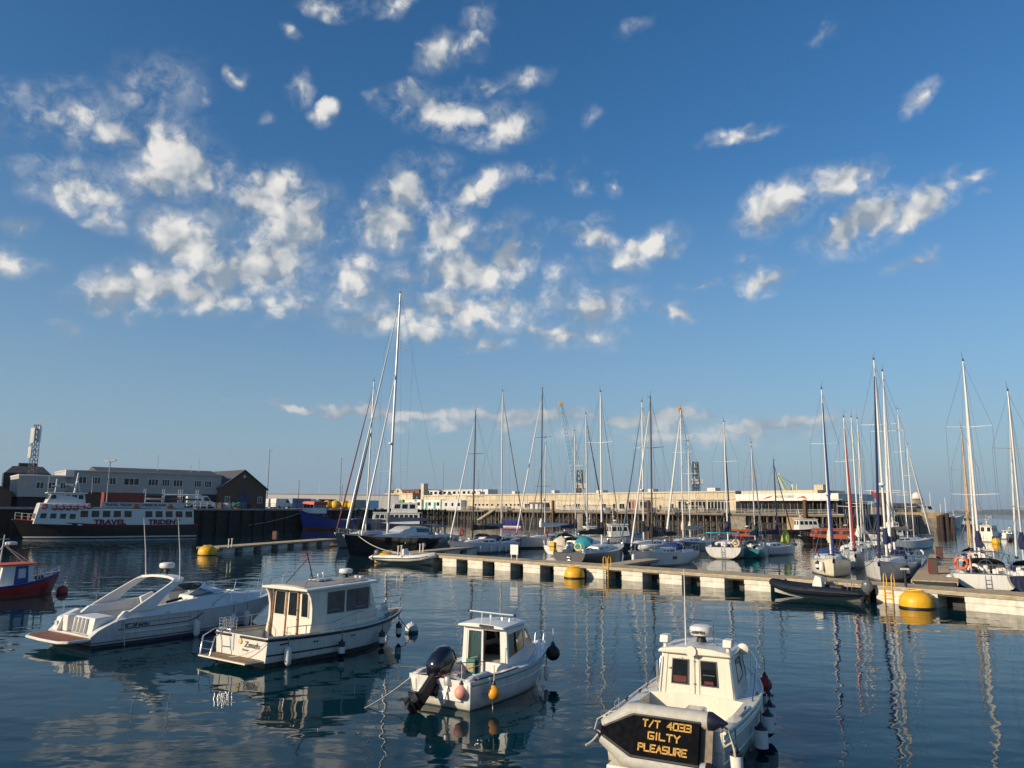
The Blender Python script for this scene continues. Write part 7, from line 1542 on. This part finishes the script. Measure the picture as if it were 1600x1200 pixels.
quadwall([(a_.x-5.6, 213.4), (b_.x-.4, 206.5), (b_.x+1.6, 212.2), (b_.x+5.6, 259.6), (a_.x+4.4, 259.6)], 2.4, 3.7, STONEG, 'middle_course', ph)
o1 = at(1440, 800, 206.2)
quadwall([(o1.x, 209.5), (b_.x-.6, 207.0), (b_.x+1.2, 212.4), (b_.x+5, 225), (o1.x+2, 225)], 3.7, 5.2, STONEL, 'parapet', ph); quadwall([(a_.x-5.2, 214), (o1.x-.1, 210.5), (o1.x+1.9, 226), (b_.x+5, 259), (a_.x+5, 259)], 3.7, 4.3, PAVE, 'pier_deck', ph)
for k in range(6):     # sheet pile dolphins
    px = 1467+k*4.4; p = at(px, 815, 206.0-(k % 2)*.8); c_ = thing('sheet_pile', 'rusty brown tubular pile in the tight cluster at the pier head', 'pile', (p.x, p.y, 0), 0, 'sheet piles at the pier head')
    z1 = 4.2+random.uniform(-.3, .7); MB().tube([(0, 0, -2), (0, 0, z1)], .52, 12).build('shaft', mat('rust_dark', (.045, .028, .02), .9, var=.6, scale=1.2, bump=.03, bscale=6), c_, 50); MB().lathe([(.5, z1), (.45, z1+.12), (.02, z1+.15)], 12).build('cap', BLACK, c_)
lh = thing('lighthouse', 'small stone light tower with a white dome behind the pier', 'lighthouse', (at(1433, 790, 300).x, 300, QZ)); z1 = at(1433, 781, 300).z-QZ
MB().lathe([(2.4, 0), (2.0, z1), (2.3, z1+.05), (2.3, z1+.5), (1.6, z1+.5)], 16).build('tower', STONEG, lh, 40); MB().lathe([(1.6, z1+.5), (1.6, z1+1.5), (1.3, z1+2.3), (.6, z1+2.9), (.02, z1+3.1)], 16).build('dome', WHITE, lh, 60)
for a2_ in range(6): MB().tube([(2.2*math.cos(a2_), 2.2*math.sin(a2_), z1+.5), (2.2*math.cos(a2_), 2.2*math.sin(a2_), z1+1.3)], .06, 5).build('gallery_post', GREYW, lh)
dt_ = thing('dark_tower', 'plain dark brown square tower behind the pier walkway', 'tower', (at(1381, 790, 260).x, 260, QZ)); z1 = at(1381, 770, 260).z-QZ; shell(dt_, -1.3, 1.3, -1.3, 1.3, 0, z1, mat('tower_brown', (.09, .06, .045), .8)); shell(dt_, -1.4, 1.4, -1.4, 1.4, z1, z1+.25, SLATE, 'cap'); shell(dt_, -.5, .5, -1.34, -1.25, z1*.5, z1*.7, BLACK, 'opening')
fp = thing('flagpole', 'flagpole with a small red flag on the pier walkway', 'flagpole', (at(1362, 790, 215).x, 215, QZ)); z1 = at(1361, 765, 215).z-QZ; MB().tube([(0, 0, 0), (0, 0, z1)], .09, 6).build('pole', WHITE, fp); MB().loft([[V(.1+k*.35, .15*math.sin(k*1.3), z1-.2-.1*k), V(.1+k*.35, .15*math.sin(k*1.3+.4), z1-1.8-.25*k)] for k in range(6)], ring_closed=False).build('flag', ENSIGN, fp, 60)
# superyacht beyond the pier
sy, sh = workboat('white motor yacht with raked windows beyond the pier head', V(at(1455, 800, 250).x, 250, 0), 15, 26, 6.5, HW, WHITE, house_x=(-.30, .20), hh=2.4, zs=3.2, zb=4.4, nwin=6, mastz=3.5, tall=2.4, name='motor_yacht', cat='motor yacht', aft=False)
for k, (px, py) in enumerate(((1470, 787), (1478, 778), (1393, 770), (1345, 772), (1455, 770))): thin_post(V(at(px, 800, 240+k*6).x, 240+k*6, QZ-1), 'thin pale mast rising behind the pier head', at(px, py, 240+k*6).z-QZ+1, ALUW, .1, 'distant_mast')['group'] = 'masts behind the pier'
# people-free quay structures: low store buildings on the pier
st_ = thing('pier_store', 'low grey store with dark openings on the pier', 'shed', (at(1410, 795, 232).x, 232, 4.3), R(8)); shell(st_, -7, 6, 0, 5, 0, 2.4, STONEG); MB().prism([(-.4, 2.4), (2.5, 3.6), (5.4, 2.4)], -7.3, 6.3, 'yz').build('roof', SLATE, st_)
for x in (-5, -2, 1, 4): MB().box(x-.6, x+.6, -.06, .05, .2, 1.8).build('door', DARKW, st_)
# ---- cranes
def crane(label, px, Y, tip, m, base_w, tower_top, cab, name='harbour_crane'):
    b = at(px, 775, Y); t = thing(name, label, 'crane', V(b.x, Y, QZ)); zt_ = at(px, tower_top, Y).z-QZ; tp = at(tip[0], tip[1], Y)
    MB().box(-base_w, base_w, -base_w, base_w, 0, 1.8).build('chassis', mat('crane_blue', (.04, .16, .30), .6), t, bevel=.1)
    mb = MB(); lattice(mb, (0, 0, 1.8), (0, 0, zt_), base_w*.9, base_w*.6, 7, .16); mb.build('tower', DARKW, t); MB().box(-.5, .5, -.4, .4, 1.8, zt_).build('tower_core', GREYW, t)
    MB().box(-base_w*.5, base_w*.9, -1.2, 1.2, zt_*.55, zt_*.55+2.2).build('cabin', CREAM if cab else GREYW, t, bevel=.1); MB().box(-base_w*.5-.02, -base_w*.5+.05, -1.0, 1.0, zt_*.55+.7, zt_*.55+1.8).build('window', GLASS, t)
    tl_ = Vector((tp.x-b.x, 0, tp.z-QZ)); mb = MB(); lattice(mb, (-base_w*.4, 0, zt_*.35), tl_, 2.0, 1.0, 22, .10); mb.build('boom', m, t)
    MB().lathe([(.9, -.35), (1.05, 0), (.9, .35)], 14, tl_+V(-.2, 0, .2), 'y').build('head_sheave', ORANGEY, t, 50)
    for k in (0, .5): MB().tube([tl_+V(k, 0, 0), V(k*1.5, 0, zt_)], .05, 4).build('cable', WIRE, t)
    MB().tube([tl_+V(-.9, 0, 0), tl_+V(-.9, 0, -tl_.z*.75)], .04, 4).build('hoist_cable', WIRE, t)
crane('tall harbour crane with pale blue lattice boom and yellow head sheave', 906, 330, (877, 632), mat('boom_blue', (.20, .38, .55), .6), 3.4, 735, True)
crane('dark harbour crane with steep blue boom behind the terminal roof', 1088, 330, (1063, 641), mat('boom_blue', (.20, .38, .55), .6), 3.4, 722, False)
def scotch(px, Y, tip):
    b = at(px, 779, Y); t = thing('derrick_crane', 'pale green lattice derrick crane behind the white terminal roof', 'crane', V(b.x, Y, 6)); tp = at(tip[0], tip[1], Y); gm = mat('derrick_green', (.50, .60, .46), .6); tl_ = V(tp.x-b.x, 0, tp.z-6)
    mb = MB(); lattice(mb, (-.5, 0, 3), tl_, 2.2, .8, 14, .16); mb.build('jib', gm, t); mb = MB(); lattice(mb, (0, 0, 0), (.5, 0, 9.5), 3.4, 1.2, 6, .18); mb.build('a_frame', gm, t); MB().box(-2.6, 3, -2, 2, 0, 3).build('machinery_house', gm, t, bevel=.1)
    MB().tube([V(.5, 0, 9.4), tl_], .07, 4).build('stay', WIRE, t); MB().lathe([(.7, -.3), (.7, .3)], 12, tl_, 'y').build('head_sheave', gm, t)
scotch(1240, 300, (1216, 742))
# ---- terrain far off
def ridge(name, prof, Y, depth, m, seed):
    rnd = random.Random(seed); mb = MB(); rows = []
    for k in range(9):
        row = []
        for (px, py) in prof:
            b = at(px, py, Y); zt_ = max(.0, b.z); f_ = math.sin(math.pi*min(1, k/8*.999+.001))**.8; row.append(V(b.x*(1+(k/8-.5)*.02), Y+depth*(k/8), (zt_*f_*(1+rnd.uniform(-.12, .12)))-1.0))
        rows.append(row)
    mb.loft(rows, ring_closed=False); o = mb.build(name, m, None, 60); o['kind'] = 'structure'; return o
def lerp_prof(pts, n=5):
    out = []
    for (x0, y0), (x1, y1) in zip(pts, pts[1:]): out += [(x0+(x1-x0)*k/n, y0+(y1-y0)*k/n+random.uniform(-.3, .3)) for k in range(n)]
    return out+[pts[-1]]
ridge('hill', lerp_prof([(1290, 800), (1318, 784), (1335, 776), (1350, 775), (1372, 781), (1400, 785), (1440, 787), (1475, 792), (1490, 800)]), 520, 120, mat('hill_green', (.07, .085, .055), .95, var=.5, scale=.02, bump=1.5, bscale=.08), 3)
ridge('island', lerp_prof([(1540, 803.5), (1562, 801.2), (1578, 799.0), (1600, 797.5), (1640, 796), (1700, 798), (1800, 797), (1900, 804)]), 7000, 1500, mat('island_green', (.10, .12, .10), .95, var=.3, scale=.002), 5)
# ---- thin sea haze that pales the far island
def haze():
    o = MB().box(-9000, 9000, -300, 12000, -1.5, 130).build('haze', bpy.data.materials.new('sea_haze')); o['kind'] = 'stuff'
    m = o.data.materials[0]; m.use_nodes = True; m.node_tree.nodes.clear(); nt = NT(m.node_tree)
    v = nt.n('ShaderNodeVolumePrincipled', {'Color': (.80, .88, .96, 1), 'Density': 0.00005, 'Anisotropy': 0.2}); out = nt.n('ShaderNodeOutputMaterial'); nt.nt.links.new(v.outputs[0], out.inputs['Volume'])
    me = o.data; me.materials.clear(); me.materials.append(m)
haze()
